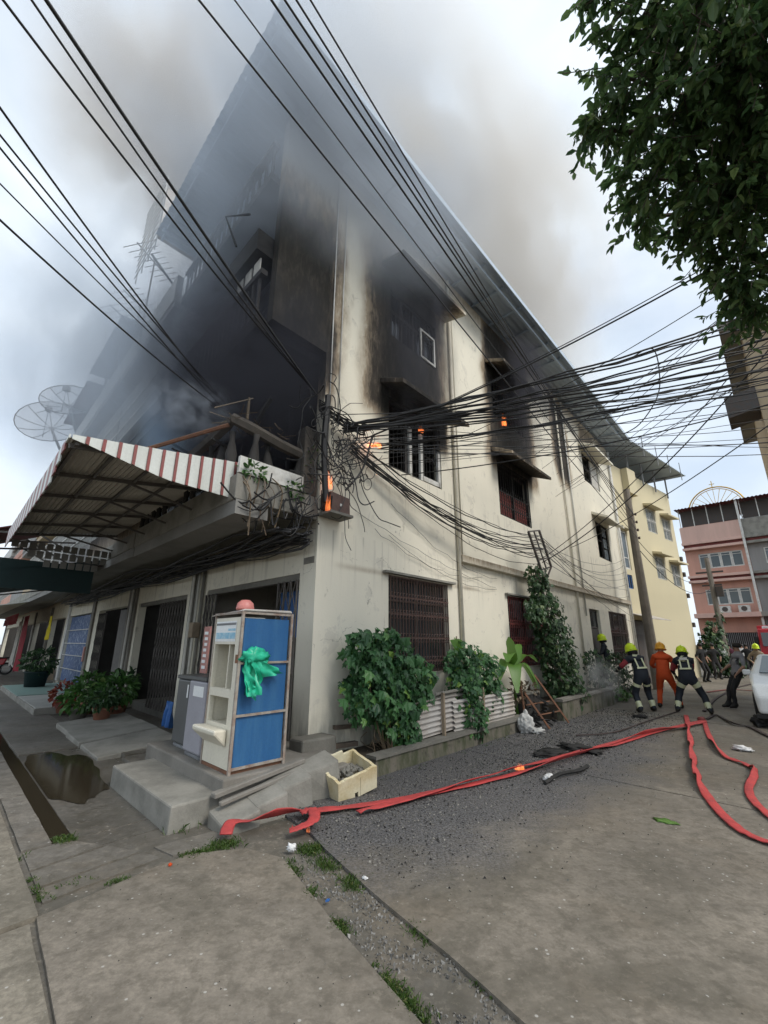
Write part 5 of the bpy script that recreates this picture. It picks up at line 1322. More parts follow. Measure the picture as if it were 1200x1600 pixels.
# burnt heap with a charred chair frame
hp = site_thing('burnt_heap', 'charred furniture heap smouldering between the planters', 'debris', -.7, 5.55)
mb = MB()
for i in range(70):
    c = Vector(S(rnd(-.35, .4), rnd(-.35, .75), 0)); h = max(.02, .5 - abs(c.x - .1) * .5); c.z = rnd(0, h)
    d = rvec(); d.z *= .4; mb.bar(c, c + d * rnd(.1, .4), rnd(.02, .06), rnd(.01, .05))
mb.build('charred_pieces', 'charcoal', hp)['kind'] = 'stuff'
MB().sbox(-.05, .25, -.25, .4, .25, .62).build('charred_cabinet', 'burnt', hp); MB().sbox(-.07, .27, -.27, .42, .625, .66).build('cabinet_top', 'concrete_dark', hp)
m_ = MB().bar(S(-.1, -.45, .7), S(-.42, -.05, .0), .035).bar(S(.0, .35, 1.0), S(-.45, .95, .0), .035).bar(S(-.1, -.4, .45), S(-.2, .6, .45), .02).bar(S(-.25, -.2, .25), S(-.35, .75, .25), .02).bar(S(-.05, -.5, .9), S(-.1, -.48, .2), .03)
m_.build('bent_frame', 'rust', hp)
mb = MB(); leaves(mb, S(.1, .1, .72), (.35, .2, .12), 90, .10, .05); leaves(mb, S(.05, -.5, .7), (.16, .12, .22), 60, .12, .06); mb.build('withered_leaves', 'dead_stem', hp, fix=False)

# ------------------------------------------------------------------ street tree at the right
tree = thing('street_tree', 'dense dark green broad-leaved tree overhanging the upper right', 'tree', (8.3, 4.2, 0), 0)
tb = Vector((8.3, 4.2, 0))
tk = MB(); tk.tube(spline([(0, 0, -.1), (-.05, .1, 2.2), (-.3, .05, 4.5), (-.8, .1, 6.4)], 5), [.26 - .008 * i for i in range(16)], 10)
tk.build('trunk', 'bark', tree, True)
CL = [(1005, 20, 8.6, .65), (975, 120, 8.6, .52), (958, 200, 8.8, .44), (945, 165, 8.6, .30), (1000, 250, 8.8, .55), (1060, 100, 8.4, 1.0), (1130, 60, 8.2, 1.1), (1190, 120, 8.0, 1.2), (1100, 220, 8.4, 1.0), (1180, 240, 8.2, 1.0),
      (1040, 310, 8.7, .50), (1100, 320, 8.5, .62), (1020, 280, 8.6, .42), (1170, 340, 8.3, .8), (1180, 420, 8.3, .55), (1150, 410, 8.4, .40), (1195, 480, 8.3, .45), (1150, 470, 8.5, .22), (985, 50, 8.5, .36), (935, 200, 8.7, .16), (1000, 340, 8.7, .22), (1070, 370, 8.6, .24), (1220, 300, 8.0, 1.1), (1240, 120, 8, 1.2), (1100, -60, 8.3, 1.1), (1000, -60, 8.6, .7), (1220, -40, 8, 1.2), (1250, 430, 8.2, .7), (1120, 265, 8.3, .8)]
br = MB(); fo = MB(); rs = random.Random(5)
for (px, py, dist, rad) in CL:
    c = along(px, py, dist) - tb
    mid = Vector((-.8, .1, 6.4)).lerp(c, .5) + Vector((0, 0, .35))
    br.tube(spline([(-.8, .1, 6.2), mid, c], 4), [.09 - .009 * i for i in range(9)], 5)
    nt_ = max(8, int(44 * rad * rad + 16 * rad))
    for i in range(nt_):                  # twigs carrying rows of hanging leaves
        d = rvec(); d.z = d.z * .8; a = c + d * rad * rnd(.15, .8); tw = (d * .8 + Vector((0, 0, -.45)) + rvec() * .5).normalized()
        Lt = rnd(.25, .5); n = rs.randint(9, 15)
        br.tube([a - tw * .1, a + tw * Lt], .006, 3, False)
        for k in range(n):
            p = a + tw * Lt * (k + .5) / n; sd = rvec(); dd = (tw * .6 + sd * .8 + Vector((0, 0, -.35))).normalized()
            l = rnd(.07, .20); fo.leaf(p, dd, Vector((0, 0, 1)) + rvec() * .7, l, l * rnd(.36, .52), .2)
br.build('branches', 'bark', tree)
fo.build('crown', 'leaf_tree', tree, fix=False)
# ------------------------------------------------------------------ poles and cables
up = thing('utility_pole', 'leaning brown concrete utility pole in front of the yellow wall', 'pole', B(-1.0, 16.6, 0), ROTZ)
MB().tube([(0, 0, -.1), (-.05, 0, 4), (-.12, 0, 8.15)], [.20, .17, .13], 10).build('shaft', 'pole_concrete', up)
PT = B(-1.0, 16.6, 8.0) - RD * .1
for z in (7.0, 6.65, 6.3, 5.95):
    i_ = MB().lathe([(.03, 0), (.05, .02), (.03, .05), (.05, .08), (.03, .11), (.0, .12)], (.12, -.16, z), 8).build('insulator', 'brown_iron', up, True)
m_ = MB()
for z in (7.05, 6.7, 6.35, 6.0): m_.bar((-.05, 0, z), (.14, -.16, z), .03)
m_.build('brackets', 'dark_iron', up)
u2 = thing('utility_pole', 'far brown utility pole in front of the pink building', 'pole', B(-2.2, 30, 0), ROTZ)
MB().tube([(0, 0, -.1), (-.1, 0, 6.9)], [.17, .13], 8).build('shaft', 'pole_concrete', u2)
MB().bar((-.1, -.7, 6.0), (-.1, .7, 6.0), .1).bar((-.1, -.5, 5.2), (-.1, .5, 5.2), .1).build('cross_arms', 'dark_iron', u2)
MB().box(-.3, .1, -.5, -.15, 4.5, 5.1).build('switch_box', 'dark_iron', u2)
m_ = MB(); vine_mass(m_, [((0, 0, 3.3), (.25, .25, .5)), ((0, 0, 2.2), (.3, .3, .5))], 60, .2, FACE); m_.build('foliage', 'leaf_ivy', u2, fix=False)

def cable(label, group, pts, r, m='cable_black', n=5):
    a = Vector(pts[0]); o = MB().tube([Vector(p) - a for p in pts], r, n).build('cable', m, None, True)
    o.location = a; return tag(o, label, 'cable', group)
def wob(pts, amp, seed):
    return [p + Vector((noise.noise(Vector((i * .5, seed, 1))), noise.noise(Vector((i * .5, seed, 5))), noise.noise(Vector((i * .5, seed, 9))))) * amp for i, p in enumerate(pts)]
# overhead to the left
for lab, (px, py), dist, end, r, sag in (
    ('single black cable from the corner bracket to the top left', (42, -12), 5.6, B(-.1, -.28, 5.55), .011, .10),
    ('thick twisted cable running to the top left corner', (84, -12), 5.6, B(-.1, -.22, 5.5), .017, .05),
    ('thin second strand wound beside the thick twisted cable', (90, -12), 5.7, B(-.1, -.25, 5.53), .010, .12),
    ('cable entering the left picture edge highest', (-12, 98), 5.4, B(1.15, -1.2, 5.35), .010, .08),
    ('upper of two close cables at the left picture edge', (-12, 158), 5.4, B(1.0, -1.2, 5.3), .0085, .06),
    ('lower of two close cables at the left picture edge', (-12, 171), 5.3, B(1.05, -1.25, 5.25), .0085, .07),
    ('thin cable below the close pair at the left edge', (-12, 245), 5.4, B(.8, -1.3, 5.2), .0065, .05),
    ('lowest cable entering the left picture edge', (-12, 284), 5.2, B(.85, -1.3, 5.1), .0095, .08)):
    s_ = along(px, py, dist); far = end + (s_ - end) * 1.9
    cable(lab, None, sagpts(end, far, sag * 3, 26), r)
# overhead, along the side wall to the utility pole
for k, (lab, x0, zt, r) in enumerate((('leftmost cable crossing the roof to the utility pole', 322, 6.0, .011), ('thin second cable crossing the roof to the utility pole', 376, 6.3, .0075),
                         ('third cable crossing the roof to the utility pole', 436, 7.0, .013), ('fourth cable crossing the roof to the utility pole', 456, 7.05, .012),
                         ('fifth cable crossing the roof to the utility pole', 473, 6.65, .011), ('rightmost cable crossing the roof to the utility pole', 494, 6.35, .010))):
    e = B(-1.0 - .12, 16.6, zt) ; a = along(x0, -14, 6.6 + .1 * k); far = e + (a - e) * 1.35
    cable(lab, None, sagpts(e, far, .35 if k > 1 else .28, 30), r)
cable('thin cable hanging from the utility pole past the yellow windows', None, sagpts(B(-1.1, 16.6, 5.9), B(-2.2, 30, 5.6), .9, 20), .012)
cable('second hanging cable past the yellow windows', None, sagpts(B(-1.1, 16.6, 5.5), B(-2.2, 30, 5.1), 1.0, 20), .015)
# bundles from the corner bracket to the right
HUB = B(-.12, .35, 5.18)
rs = random.Random(11)
def fan(lab, grp, n, start, end, r, sag, jit, m='cable_black'):
    for i in range(n):
        a = start(i); b_ = end(i); far = a + (b_ - a) * 1.5
        cable(lab, grp, wob(sagpts(a, far, sag * rs.uniform(.7, 1.3), 26), jit, i * 3.7 + n), r * rs.uniform(.8, 1.25), m)
fan('black cable in the upper heavy bundle to the right edge', 'upper heavy cable bundle', 7, lambda i: HUB + Vector((0, 0, .05 * rs.uniform(-1, 1))), lambda i: along(1210, 452 + 8 * i, 10.5), .014, .35, .06)
fan('black cable in the middle heavy bundle to the right edge', 'middle heavy cable bundle', 7, lambda i: HUB + Vector((0, 0, -.08 + .05 * rs.uniform(-1, 1))), lambda i: along(1210, 512 + 7 * i, 10.2), .0145, .30, .06)
fan('black cable in the lower heavy bundle to the right edge', 'lower heavy cable bundle', 6, lambda i: HUB + RD * rs.uniform(0, .9) + Vector((0, 0, -.1 + .05 * rs.uniform(-1, 1))), lambda i: along(1210, 550 + 8 * i, 9.8), .012, .26, .06)
fan('thin loose cable strung between the corner and the right edge', 'thin loose cables to the right', 15, lambda i: B(-.1, rs.uniform(.1, 2.0), 5.0 + rs.uniform(-.35, .35)), lambda i: along(1210, rs.uniform(560, 700), rs.uniform(9, 11)), .0062, .22, .02, 'cable_grey')
fan('thin cable from the high side wall to the right edge', 'thin cables from the high side wall', 7, lambda i: B(-.12, rs.uniform(7, 12), rs.uniform(5.8, 7.4)), lambda i: along(1210, rs.uniform(400, 600), rs.uniform(9, 11)), .0065, .15, .02)
for lab, a, (px, py), d, r in (('thick cable rising steeply to the tree', B(-.12, .9, 5.15), (1210, 330), 9.0, .013), ('thin cable beside the steep one to the tree', B(-.12, 1.1, 5.3), (1210, 322), 9.1, .0075),
                               ('thin cable above the heavy bundles to the right', B(-.12, 4.2, 6.4), (1210, 372), 9.4, .0075), ('low thick cable sagging across the second window', B(-.12, 1.9, 4.75), (1210, 600), 9.5, .011),
                               ('cable crossing the sky low at the right', B(-.12, 11, 4.8), (1210, 625), 9.5, .010)):
    b_ = along(px, py, d); cable(lab, None, sagpts(a, a + (b_ - a) * 1.5, .35, 26), r)
RK = B(-.66, 7.1, 3.7)
cable('dark cable rising from the iron rack to the right', None, sagpts(RK, RK + (along(1190, 500, 10.5) - RK) * 1.4, .7, 26), .012)
cable('second cable rising from the iron rack', None, sagpts(RK + Vector((0, 0, .1)), RK + (along(1205, 455, 10.5) - RK) * 1.4, .65, 26), .009)
cable('looped cable end hanging below the bundles', None, spline([along(985, 560, 9.6), along(1020, 545, 9.4), along(1031, 590, 9.3), along(1025, 625, 9.3), along(1000, 662, 9.3), along(975, 678, 9.4)], 6), .010)
# bundle slung along the side wall to the rack and on to the far corner
for i in range(13):
    a = B(-.12, .5 + .1 * rs.random(), 4.95 + rs.uniform(-.2, .15)); e = RK + Vector((rs.uniform(-.1, .1), 0, rs.uniform(-.05, .8)))
    cable('black cable slung along the side wall to the iron rack', 'cables slung along the side wall', wob(sagpts(a, e, rs.uniform(.25, .62), 22), .04, i * 2.1), rs.uniform(.007, .013))
for i in range(11):
    a = RK + Vector((rs.uniform(-.1, .1), 0, rs.uniform(-.1, .7))); e = B(-.12, TE - .3, 2.6 + .28 * i)
    cable('thin cable from the iron rack to the end of the side wall', 'thin cables beyond the rack', wob(sagpts(a, e, rs.uniform(.2, .5), 20), .03, i * 1.3), .0068, 'cable_grey')
for i in range(4):
    a = B(-.05, rs.uniform(.3, 3), rs.uniform(3.5, 4.4)); e = B(-.05, a.x * 0 + rs.uniform(4, 6), rs.uniform(2.9, 3.3))
    cable('thin loose wire drooping across the lower side wall', 'thin wires on the lower wall', wob(sagpts(a, e, rs.uniform(.1, .3), 20), .05, i * 1.9), .004, 'cable_grey')
# under the balcony along the shop fronts
for i in range(22):
    t_ = -rs.uniform(.05, .85); z_ = 3.40 - .35 * (1 + t_) * rs.random(); pts = []
    for k in range(25):
        u = k / 24; s_ = -.08 + 17 * u ** 1.4
        pts.append(B(s_, t_ - .12 * noise.noise(Vector((u * 6, i, 0))), z_ - .14 * abs(math.sin(u * 9 + i)) - .05 * noise.noise(Vector((u * 9, i, 4)))))
    cable('black cable in the thick bundle under the balcony', 'cables under the balcony', pts, rs.uniform(.010, .022), rs.choice(['cable_black', 'cable_black', 'cable_grey']))
# scorched tangle at the corner
tg = thing('wire_tangle', 'scorched tangle of loose wires on the house corner', 'wires', B(-.1, 0, 3.4), ROTZ, kind='stuff')
mb = MB()
for i in range(70):
    a = Vector(S(rs.uniform(-.18, .05), rs.gauss(.0, .32), rs.uniform(.3, 1.9))); pts = [a]
    d = Vector((rs.uniform(-.3, .3), rs.uniform(-.15, .1), rs.uniform(-.5, .5)))
    for k in range(5):
        d = (d + Vector((rs.uniform(-.4, .4), rs.uniform(-.15, .12), rs.uniform(-.45, .4)))) * .7; q = pts[-1] + d * .5; q.y = min(q.y, .06); pts.append(q)
    mb.tube(spline(pts, 4), rs.uniform(.005, .012), 4)
for i in range(34):
    a = Vector(S(rs.uniform(-.14, .1), rs.uniform(-1.1, .1), rs.uniform(.0, .35))); e = a + Vector((rs.uniform(-.6, .3), rs.uniform(-.15, .4), rs.uniform(-.3, .25)))
    mb.tube(spline([a, a.lerp(e, .5) + Vector((0, 0, -rs.uniform(.05, .25))), e], 5), rs.uniform(.006, .016), 4)
for i in range(14):
    c = Vector(S(-.12, rs.uniform(.1, .95), rs.uniform(.7, 1.75))); mb.ring(c, (1, 0, .1), (0, -.2, 1), rs.uniform(.07, .2), .007, 14, 4)
for i in range(10): mb.tube(wob(sagpts(S(-.1, -.25, 1.8 + .02 * i), S(-.1, .8, 1.75 + .02 * i), .05, 10), .04, i), .012, 4)
mb.tube(spline([S(-.14, -.1, 2.1), S(-.12, -.12, 1.2), S(-.14, -.05, .3)], 6), .05, 6); mb.tube(spline([S(-.14, .95, 1.75), S(-.12, .75, 1.1), S(-.14, .35, .6)], 6), .018, 5)
mb.build('wire_loops', 'cable_black', tg)
jb = thing('junction_box', 'burning brown cable junction box on the house corner', 'box', B(-.02, .02, 3.55), ROTZ)
bev(MB().hexa([S(-.30, -.02, .03), S(-.30, .38, .0), S(-.02, .38, .06), S(-.02, -.02, .08), S(-.28, -.02, .33), S(-.28, .38, .30), S(-.02, .38, .33), S(-.02, -.02, .35)]).build('case', 'brown_iron', jb), .01)
MB().sbox(-.33, .0, -.06, .42, -.02, .02).build('base_shelf', 'concrete_dark', jb); MB().sbox(-.31, -.303, .15, .19, .12, .16).build('latch', 'white_frame', jb)
hk = thing('pipe_hook', 'small bent pipe hook sticking up at the corner bracket', 'pipe', B(-.08, .02, 5.35), ROTZ)
MB().tube(spline([(0, 0, 0), (.0, 0, .22), (.07, 0, .32), (.15, 0, .28), (.17, 0, .1)], 4), .012, 5).build('bend', 'dark_iron', hk)
# straggling roots and weeds on the balcony edge
bw = site_thing('balcony_weeds', 'straggling weeds and roots hanging from the balcony edge', 'weeds', .1, -1.2, 3.7)
mb = MB()
for i in range(22):
    a = Vector(S(rnd(-.1, .1), rnd(-.15, .4), rnd(.0, .25))); mb.tube(spline([a, a + Vector((rnd(-.1, .15), rnd(-.1, 0), -.2)), a + Vector((rnd(-.15, .2), rnd(-.1, .05), -rnd(.3, .75)))], 4), rnd(.004, .011), 4)
mb.build('roots', 'dead_stem', bw)
mb = MB(); leaves(mb, S(-.02, .05, .22), (.22, .12, .12), 90, .10, .05); leaves(mb, S(-.02, .72, .14), (.18, .12, .14), 90, .09, .05); leaves(mb, S(-.02, 1.05, .7), (.1, .1, .35), 40, .08, .04); mb.build('foliage', 'leaf_pot', bw, fix=False)
mb = MB()
for i in range(46):                        # dry straw heaped on the burnt rail
    a = Vector(S(rnd(.0, .35), rnd(-.35, .75), 1.0 + rnd(-.05, .12))); d = rvec(); d.z *= .4; mb.tube([a, a + d * rnd(.1, .35)], .006, 3)
mb.bar(S(.15, -.05, 1.0), S(.15, -.05, 1.45), .03).bar(S(.12, -.0, 1.45), S(.3, -.5, 1.15), .015)
mb.build('burnt_straw', 'dead_stem', bw)
# ------------------------------------------------------------------ people
def ik(a, b, l1, l2, hint):
    a, b, hint = Vector(a), Vector(b), Vector(hint); d = b - a; L = min(d.length, (l1 + l2) * .999); d.normalize()
    x = (l1 * l1 - l2 * l2 + L * L) / (2 * L); h = math.sqrt(max(0, l1 * l1 - x * x)); hint = hint - d * hint.dot(d)
    hint = hint.normalized() if hint.length > 1e-5 else d.orthogonal().normalized()
    return a + d * x + hint * h
def person(label, loc, rz, lean=8, side=0, hz=.93, feet=((-.12, 0), (.12, 0)), hands=((-.25, .25, .95), (.25, .25, .95)), look=(0, .3, 1), mats=None, cat='person', group=None,
           helmet=None, hair='hair', fat=1.0, fingers=True, mask=True, stripes=None, sc=1.0, twist=0):
    o = thing('person', label, cat, loc, rz, group)
    lr, sr_ = R(lean), R(side); u = Vector((math.sin(sr_), math.sin(lr) * math.cos(sr_), math.cos(lr) * math.cos(sr_)))
    X = Matrix.Rotation(R(twist), 3, 'Z') @ Vector((1, 0, 0)); X = (X - u * X.dot(u)).normalized()
    J = {}; P = Vector((0, 0, hz)); J['pelvis'] = P; J['waist'] = P + u * .17; J['chest'] = P + u * .36; J['upper'] = P + u * .47; J['neck'] = P + u * .555
    lk = Vector(look).normalized(); hu = (u * .5 + Vector((0, 0, .6)) + lk * .12).normalized()
    J['skull'] = J['neck'] + hu * .12 + lk * .015; J['crown'] = J['neck'] + hu * .215 + lk * .01; J['jaw'] = J['neck'] + hu * .09 + lk * .07; J['nose'] = J['neck'] + hu * .125 + lk * .105
    rad = dict(pelvis=(.15, .115), waist=(.135, .105), chest=(.155, .12), upper=(.12, .095), neck=(.052, .055), skull=(.078, .092), crown=(.05, .06), jaw=(.04, .035), nose=(.016, .016))
    E_ = [('pelvis', 'waist', 't'), ('waist', 'chest', 't'), ('chest', 'upper', 't'), ('upper', 'neck', 'n'), ('neck', 'skull', 'h'), ('skull', 'crown', 'h'), ('skull', 'jaw', 'h'), ('jaw', 'nose', 'h')]
    E_[7] = ('skull', 'nose', 'h')
    for k, sg in enumerate((-1, 1)):
        q = 'LR'[k]
        J['sh' + q] = J['chest'] + u * .075 + X * sg * .175; J['hip' + q] = P + X * sg * .095 - Vector((0, 0, .06))
        fx, fy = feet[k][:2]; J['an' + q] = Vector((fx, fy, .085)); J['to' + q] = Vector((fx + .03 * sg, fy + .17, .04)); J['he' + q] = Vector((fx, fy - .05, .045))
        J['kn' + q] = ik(J['hip' + q], J['an' + q], .43, .42, (0.15 * sg, 1, .2))
        w = Vector(hands[k]); s_ = J['sh' + q]; dv = w - s_
        if dv.length > .54: w = s_ + dv.normalized() * .54
        J['el' + q] = ik(s_, w, .29, .26, (sg * .8, -.5, -.5)); J['wr' + q] = w
        fd = (w - J['el' + q]).normalized(); J['pa' + q] = w + fd * .075
        rad.update({'sh' + q: (.068, .07), 'hip' + q: (.095, .095), 'kn' + q: (.062, .066), 'an' + q: (.046, .05), 'to' + q: (.042, .03), 'he' + q: (.038, .035), 'el' + q: (.046, .048), 'wr' + q: (.030, .026), 'pa' + q: (.038, .02)})
        E_ += [('upper', 'sh' + q, 't'), ('sh' + q, 'el' + q, 'a'), ('el' + q, 'wr' + q, 'f'), ('wr' + q, 'pa' + q, 'd'), ('pelvis', 'hip' + q, 'l'), ('hip' + q, 'kn' + q, 'l'), ('kn' + q, 'an' + q, 'c'), ('an' + q, 'to' + q, 'b'), ('an' + q, 'he' + q, 'b')]
        if fingers:
            sd = fd.cross(Vector((0, 0, 1))); sd = sd.normalized() if sd.length > .1 else Vector((1, 0, 0)); dn = fd.cross(sd).normalized(); dn = dn if dn.z < 0 else -dn
            for n_, (off, ln) in enumerate(((-.028, .060), (-.010, .075), (.010, .070), (.027, .052))):
                a_ = J['pa' + q] + sd * off + fd * .012; b1 = a_ + fd * ln * .5 + dn * .012; b2 = b1 + fd * ln * .2 + dn * .032
                for nm, pt in (('a', a_), ('b', b1), ('c', b2)): J['f%d%s%s' % (n_, nm, q)] = pt; rad['f%d%s%s' % (n_, nm, q)] = (.0095, .0095)
                E_ += [('pa' + q, 'f%da%s' % (n_, q), 'd'), ('f%da%s' % (n_, q), 'f%db%s' % (n_, q), 'd'), ('f%db%s' % (n_, q), 'f%dc%s' % (n_, q), 'd')]
            a_ = w + fd * .03 - sd * sg * .034; b1 = a_ + fd * .035 - sd * sg * .02 + dn * .01
            J['tha' + q] = a_; J['thb' + q] = b1; rad['tha' + q] = (.012, .012); rad['thb' + q] = (.01, .01); E_ += [('wr' + q, 'tha' + q, 'd'), ('tha' + q, 'thb' + q, 'd')]
    names = list(J); idx = {n_: i for i, n_ in enumerate(names)}
    me = bpy.data.meshes.new('skeleton'); me.from_pydata([tuple(J[n_]) for n_ in names], [(idx[a], idx[b_]) for a, b_, _ in E_], [])
    so = bpy.data.objects.new('skeleton', me); col.objects.link(so)
    sk = so.modifiers.new('skin', 'SKIN'); sk.use_smooth_shade = True
    for n_, v in zip(names, me.skin_vertices[0].data):
        k = fat if n_[:2] not in ('fa', 'th', 'f0', 'f1', 'f2', 'f3', 'pa', 'wr', 'sk', 'cr', 'ja', 'no', 'ne') else 1
        v.radius = (rad[n_][0] * k, rad[n_][1] * k); v.use_root = n_ == 'pelvis'
    ss = so.modifiers.new('sub', 'SUBSURF'); ss.levels = 1; ss.render_levels = 1
    dg = bpy.context.evaluated_depsgraph_get(); dg.update()
    bm_ = bpy.data.meshes.new_from_object(so.evaluated_get(dg)); bpy.data.objects.remove(so)
    bm_.materials.clear()
    zn = J['upper']; nr_ = [v.normal.copy() for v in bm_.vertices]
    for v, q in zip(bm_.vertices, nr_):
        if (v.co - J['skull']).length > .2 and min((v.co - J['paL']).length, (v.co - J['paR']).length) > .14: v.co += q * (.016 * noise.noise(v.co * 13 + Vector(loc)) + .008 * noise.noise(v.co * 31))
    md = dict(t='shirt_grey', a=None, f=None, d='skin', l='trouser_black', c=None, b='boot', h='skin', n=None, stripe='reflective', patch=None); md.update(mats or {})
    md['a'] = md['a'] or md['t']; md['f'] = md['f'] or md['a']; md['c'] = md['c'] or md['l']; md['n'] = md['n'] or md['t']
    used = sorted({v for k_, v in md.items() if v}); 
    for n_ in used: bm_.materials.append(MATS[n_])
    segs = [(J[a], J[b_], l_) for a, b_, l_ in E_]
    for p in bm_.polygons:
        c = p.center; best = None
        for a, b_, l_ in segs:
            d = b_ - a; t = max(0, min(1, (c - a).dot(d) / max(1e-9, d.length_squared))); q = (c - (a + d * t)).length - (.05 if l_ in 't' else 0)
            if best is None or q < best[0]: best = (q, l_, t)
        nm = md[best[1]]
        if stripes:
            for (l_, t0_, t1_) in stripes:
                if best[1] == l_ and t0_ < best[2] < t1_: nm = md['stripe']
        p.material_index = used.index(nm); p.use_smooth = True
    bm_.name = 'body'; bo = bpy.data.objects.new('body', bm_); col.objects.link(bo); bo.parent = o
    hc = J['skull'] + hu * .03
    rot = hu.to_track_quat('Z', 'Y').to_matrix()
    fy_ = (lk - hu * lk.dot(hu)).normalized(); fx_ = fy_.cross(hu).normalized(); rot = Matrix((fx_, fy_, hu)).transposed()
    def hat(mb, name, m):
        mb.v = [tuple(rot @ Vector(v) + hc) for v in mb.v]; return mb.build(name, m, o, True)
    if helmet:
        mb = MB().lathe([(.150, -.075), (.152, -.062), (.128, -.045), (.130, -.01), (.124, .035), (.106, .08), (.078, .112), (.04, .132), (.0, .14)], (0, -.01, 0), 20, sy=1.15); hat(mb, 'helmet', helmet)
        mb = MB().tube([(0, .12, .05), (0, .08, .115), (0, .0, .15), (0, -.09, .12), (0, -.15, .04)], .018, 6); hat(mb, 'helmet_crest', helmet)
        if stripes: mb = MB().lathe([(.118, -.15), (.128, -.04), (.11, -.04), (.10, -.15)], (0, -.03, 0), 14); hat(mb, 'neck_flap', 'trouser_black')
    elif hair:
        mb = MB().lathe([(.088, -.03), (.098, .02), (.092, .06), (.06, .10), (.0, .112)], (0, -.018, .0), 14, sy=1.12); hat(mb, 'hair', hair)
    mb = MB()
    for sx in (-1, 1): mb.box(.03 * sx - .010, .03 * sx + .010, .082, .094, -.012, .002)
    hat(mb, 'eyes', 'hair')
    if sc != 1: o.scale = (sc, sc, sc)
    return o, J, u
NAVY = dict(t='uniform_navy', a='uniform_navy', f='uniform_navy', n='uniform_red', l='uniform_navy', c='uniform_navy', b='boot', d='trouser_black')
STR = [('c', .55, .85), ('f', .55, .85), ('l', .35, .5), ('t', .02, .14)]
def backpanel(o, J, u, patch=True):
    X = (J['shR'] - J['shL']).normalized(); bk = X.cross(u).normalized() * -1; c = J['chest']
    if bk.y > 0: bk = -bk
    mb = MB()
    def strip(a, b_, w, h): mb.bar(J['waist'].lerp(J['chest'], a[1]) + X * a[0] + bk * .155, J['waist'].lerp(J['chest'], b_[1]) + X * b_[0] + bk * .155, w, h, up=bk)
    strip((-.09, -.2), (-.09, 1.1), .035, .012); strip((.09, -.2), (.09, 1.1), .035, .012); strip((-.13, -.25), (.13, -.25), .04, .014)
    mb.build('reflective_braces', 'reflective', o)
    if patch:
        q = MB(); p0 = J['chest'] + bk * .172 + u * .03; q.bar(p0 - X * .085, p0 + X * .085, .075, .008, up=bk); q.build('back_print', 'cloth_white', o)
g1 = ground_at(1012, 1113); g2 = ground_at(1046, 1107); g3 = ground_at(1084, 1114)
o, J, u = person('firefighter in dark uniform and lime helmet bracing nearest the wall', g1, R(-2), lean=26, side=-4, hz=.90, feet=((-.20, -.10), (.24, .12)), hands=((-.38, .48, 1.0), (.05, .52, .98)), look=(-.6, .9, -.1), mats=dict(NAVY, a='uniform_red'), helmet='helmet_lime', fat=1.34, stripes=STR, group='firefighters holding the hose')
backpanel(o, J, u, False)
o, J, u = person('rescuer in bright orange overalls and orange helmet between two firefighters', g2, R(-40), lean=12, hz=.90, feet=((-.20, -.05), (.26, .05)), hands=((-.2, .42, 1.02), (.22, .42, 1.0)), look=(-.2, .9, -.1), mats=dict(t='uniform_orange', l='uniform_orange', b='boot', d='skin'), helmet='helmet_orange', fat=1.24, group='firefighters holding the hose')
o, J, u = person('firefighter in dark uniform and lime helmet bent over, nearest the street', g3, R(-34), lean=30, side=-3, hz=.88, feet=((-.32, -.10), (.36, -.05)), hands=((-.28, .50, .85), (.0, .52, .82)), look=(-.1, .9, -.3), mats=dict(NAVY, a='uniform_red'), helmet='helmet_lime', fat=1.36, stripes=STR, group='firefighters holding the hose')
backpanel(o, J, u)
person('firefighter in lime helmet at the open side door', B(-.25, 13.2, .26), R(60), lean=12, hz=.90, hands=((-.2, .4, 1.05), (.2, .4, 1.05)), mats=NAVY, helmet='helmet_lime', fat=1.12, stripes=STR, group='firefighters holding the hose')
person('firefighter in lime helmet standing beside the red truck at the right edge', ground_at(1193, 1070), R(150), mats=dict(t='pale_wood', l='pale_wood', d='skin'), helmet='helmet_lime', fat=1.1, hz=.88)
person('man in grey shirt and black trousers leaning back while walking', ground_at(1163, 1108), R(78), lean=-14, side=0, hz=.93, feet=((-.08, .22), (.10, .30)), hands=((-.28, .12, .92), (.25, .18, 1.0)), look=(0, .9, .1), mats=dict(t='shirt_grey', l='trouser_black', f='skin', b='boot'), fat=1.12)
crowd = [(1103, 1066, 'onlooker in black standing by the far corner shrub', 'trouser_black', 200), (1122, 1062, 'onlooker in black behind the man in grey', 'trouser_black', 170), (1136, 1056, 'onlooker in white shirt at the street end', 'shirt_white', 190), (1147, 1054, 'onlooker in maroon shirt at the street end', 'shirt_maroon', 160),
         (1158, 1055, 'onlooker in dark maroon beside the white bag', 'shirt_maroon', 200), (1166, 1052, 'onlooker in pale shirt close to the fire truck', 'shirt_white', 175), (1112, 1056, 'onlooker in grey half hidden at the corner', 'shirt_grey', 185), (1175, 1056, 'onlooker in black next to the truck front', 'trouser_black', 150)]
for px, py, lab, sm, a in crowd: person(lab, ground_at(px, py), R(a), lean=4, hz=.92, hands=((-.24, .1, .9), (.24, .12, .92)), mats=dict(t=sm, l='trouser_black', f='skin'), fingers=False, group='onlookers at the street end', fat=1.08)

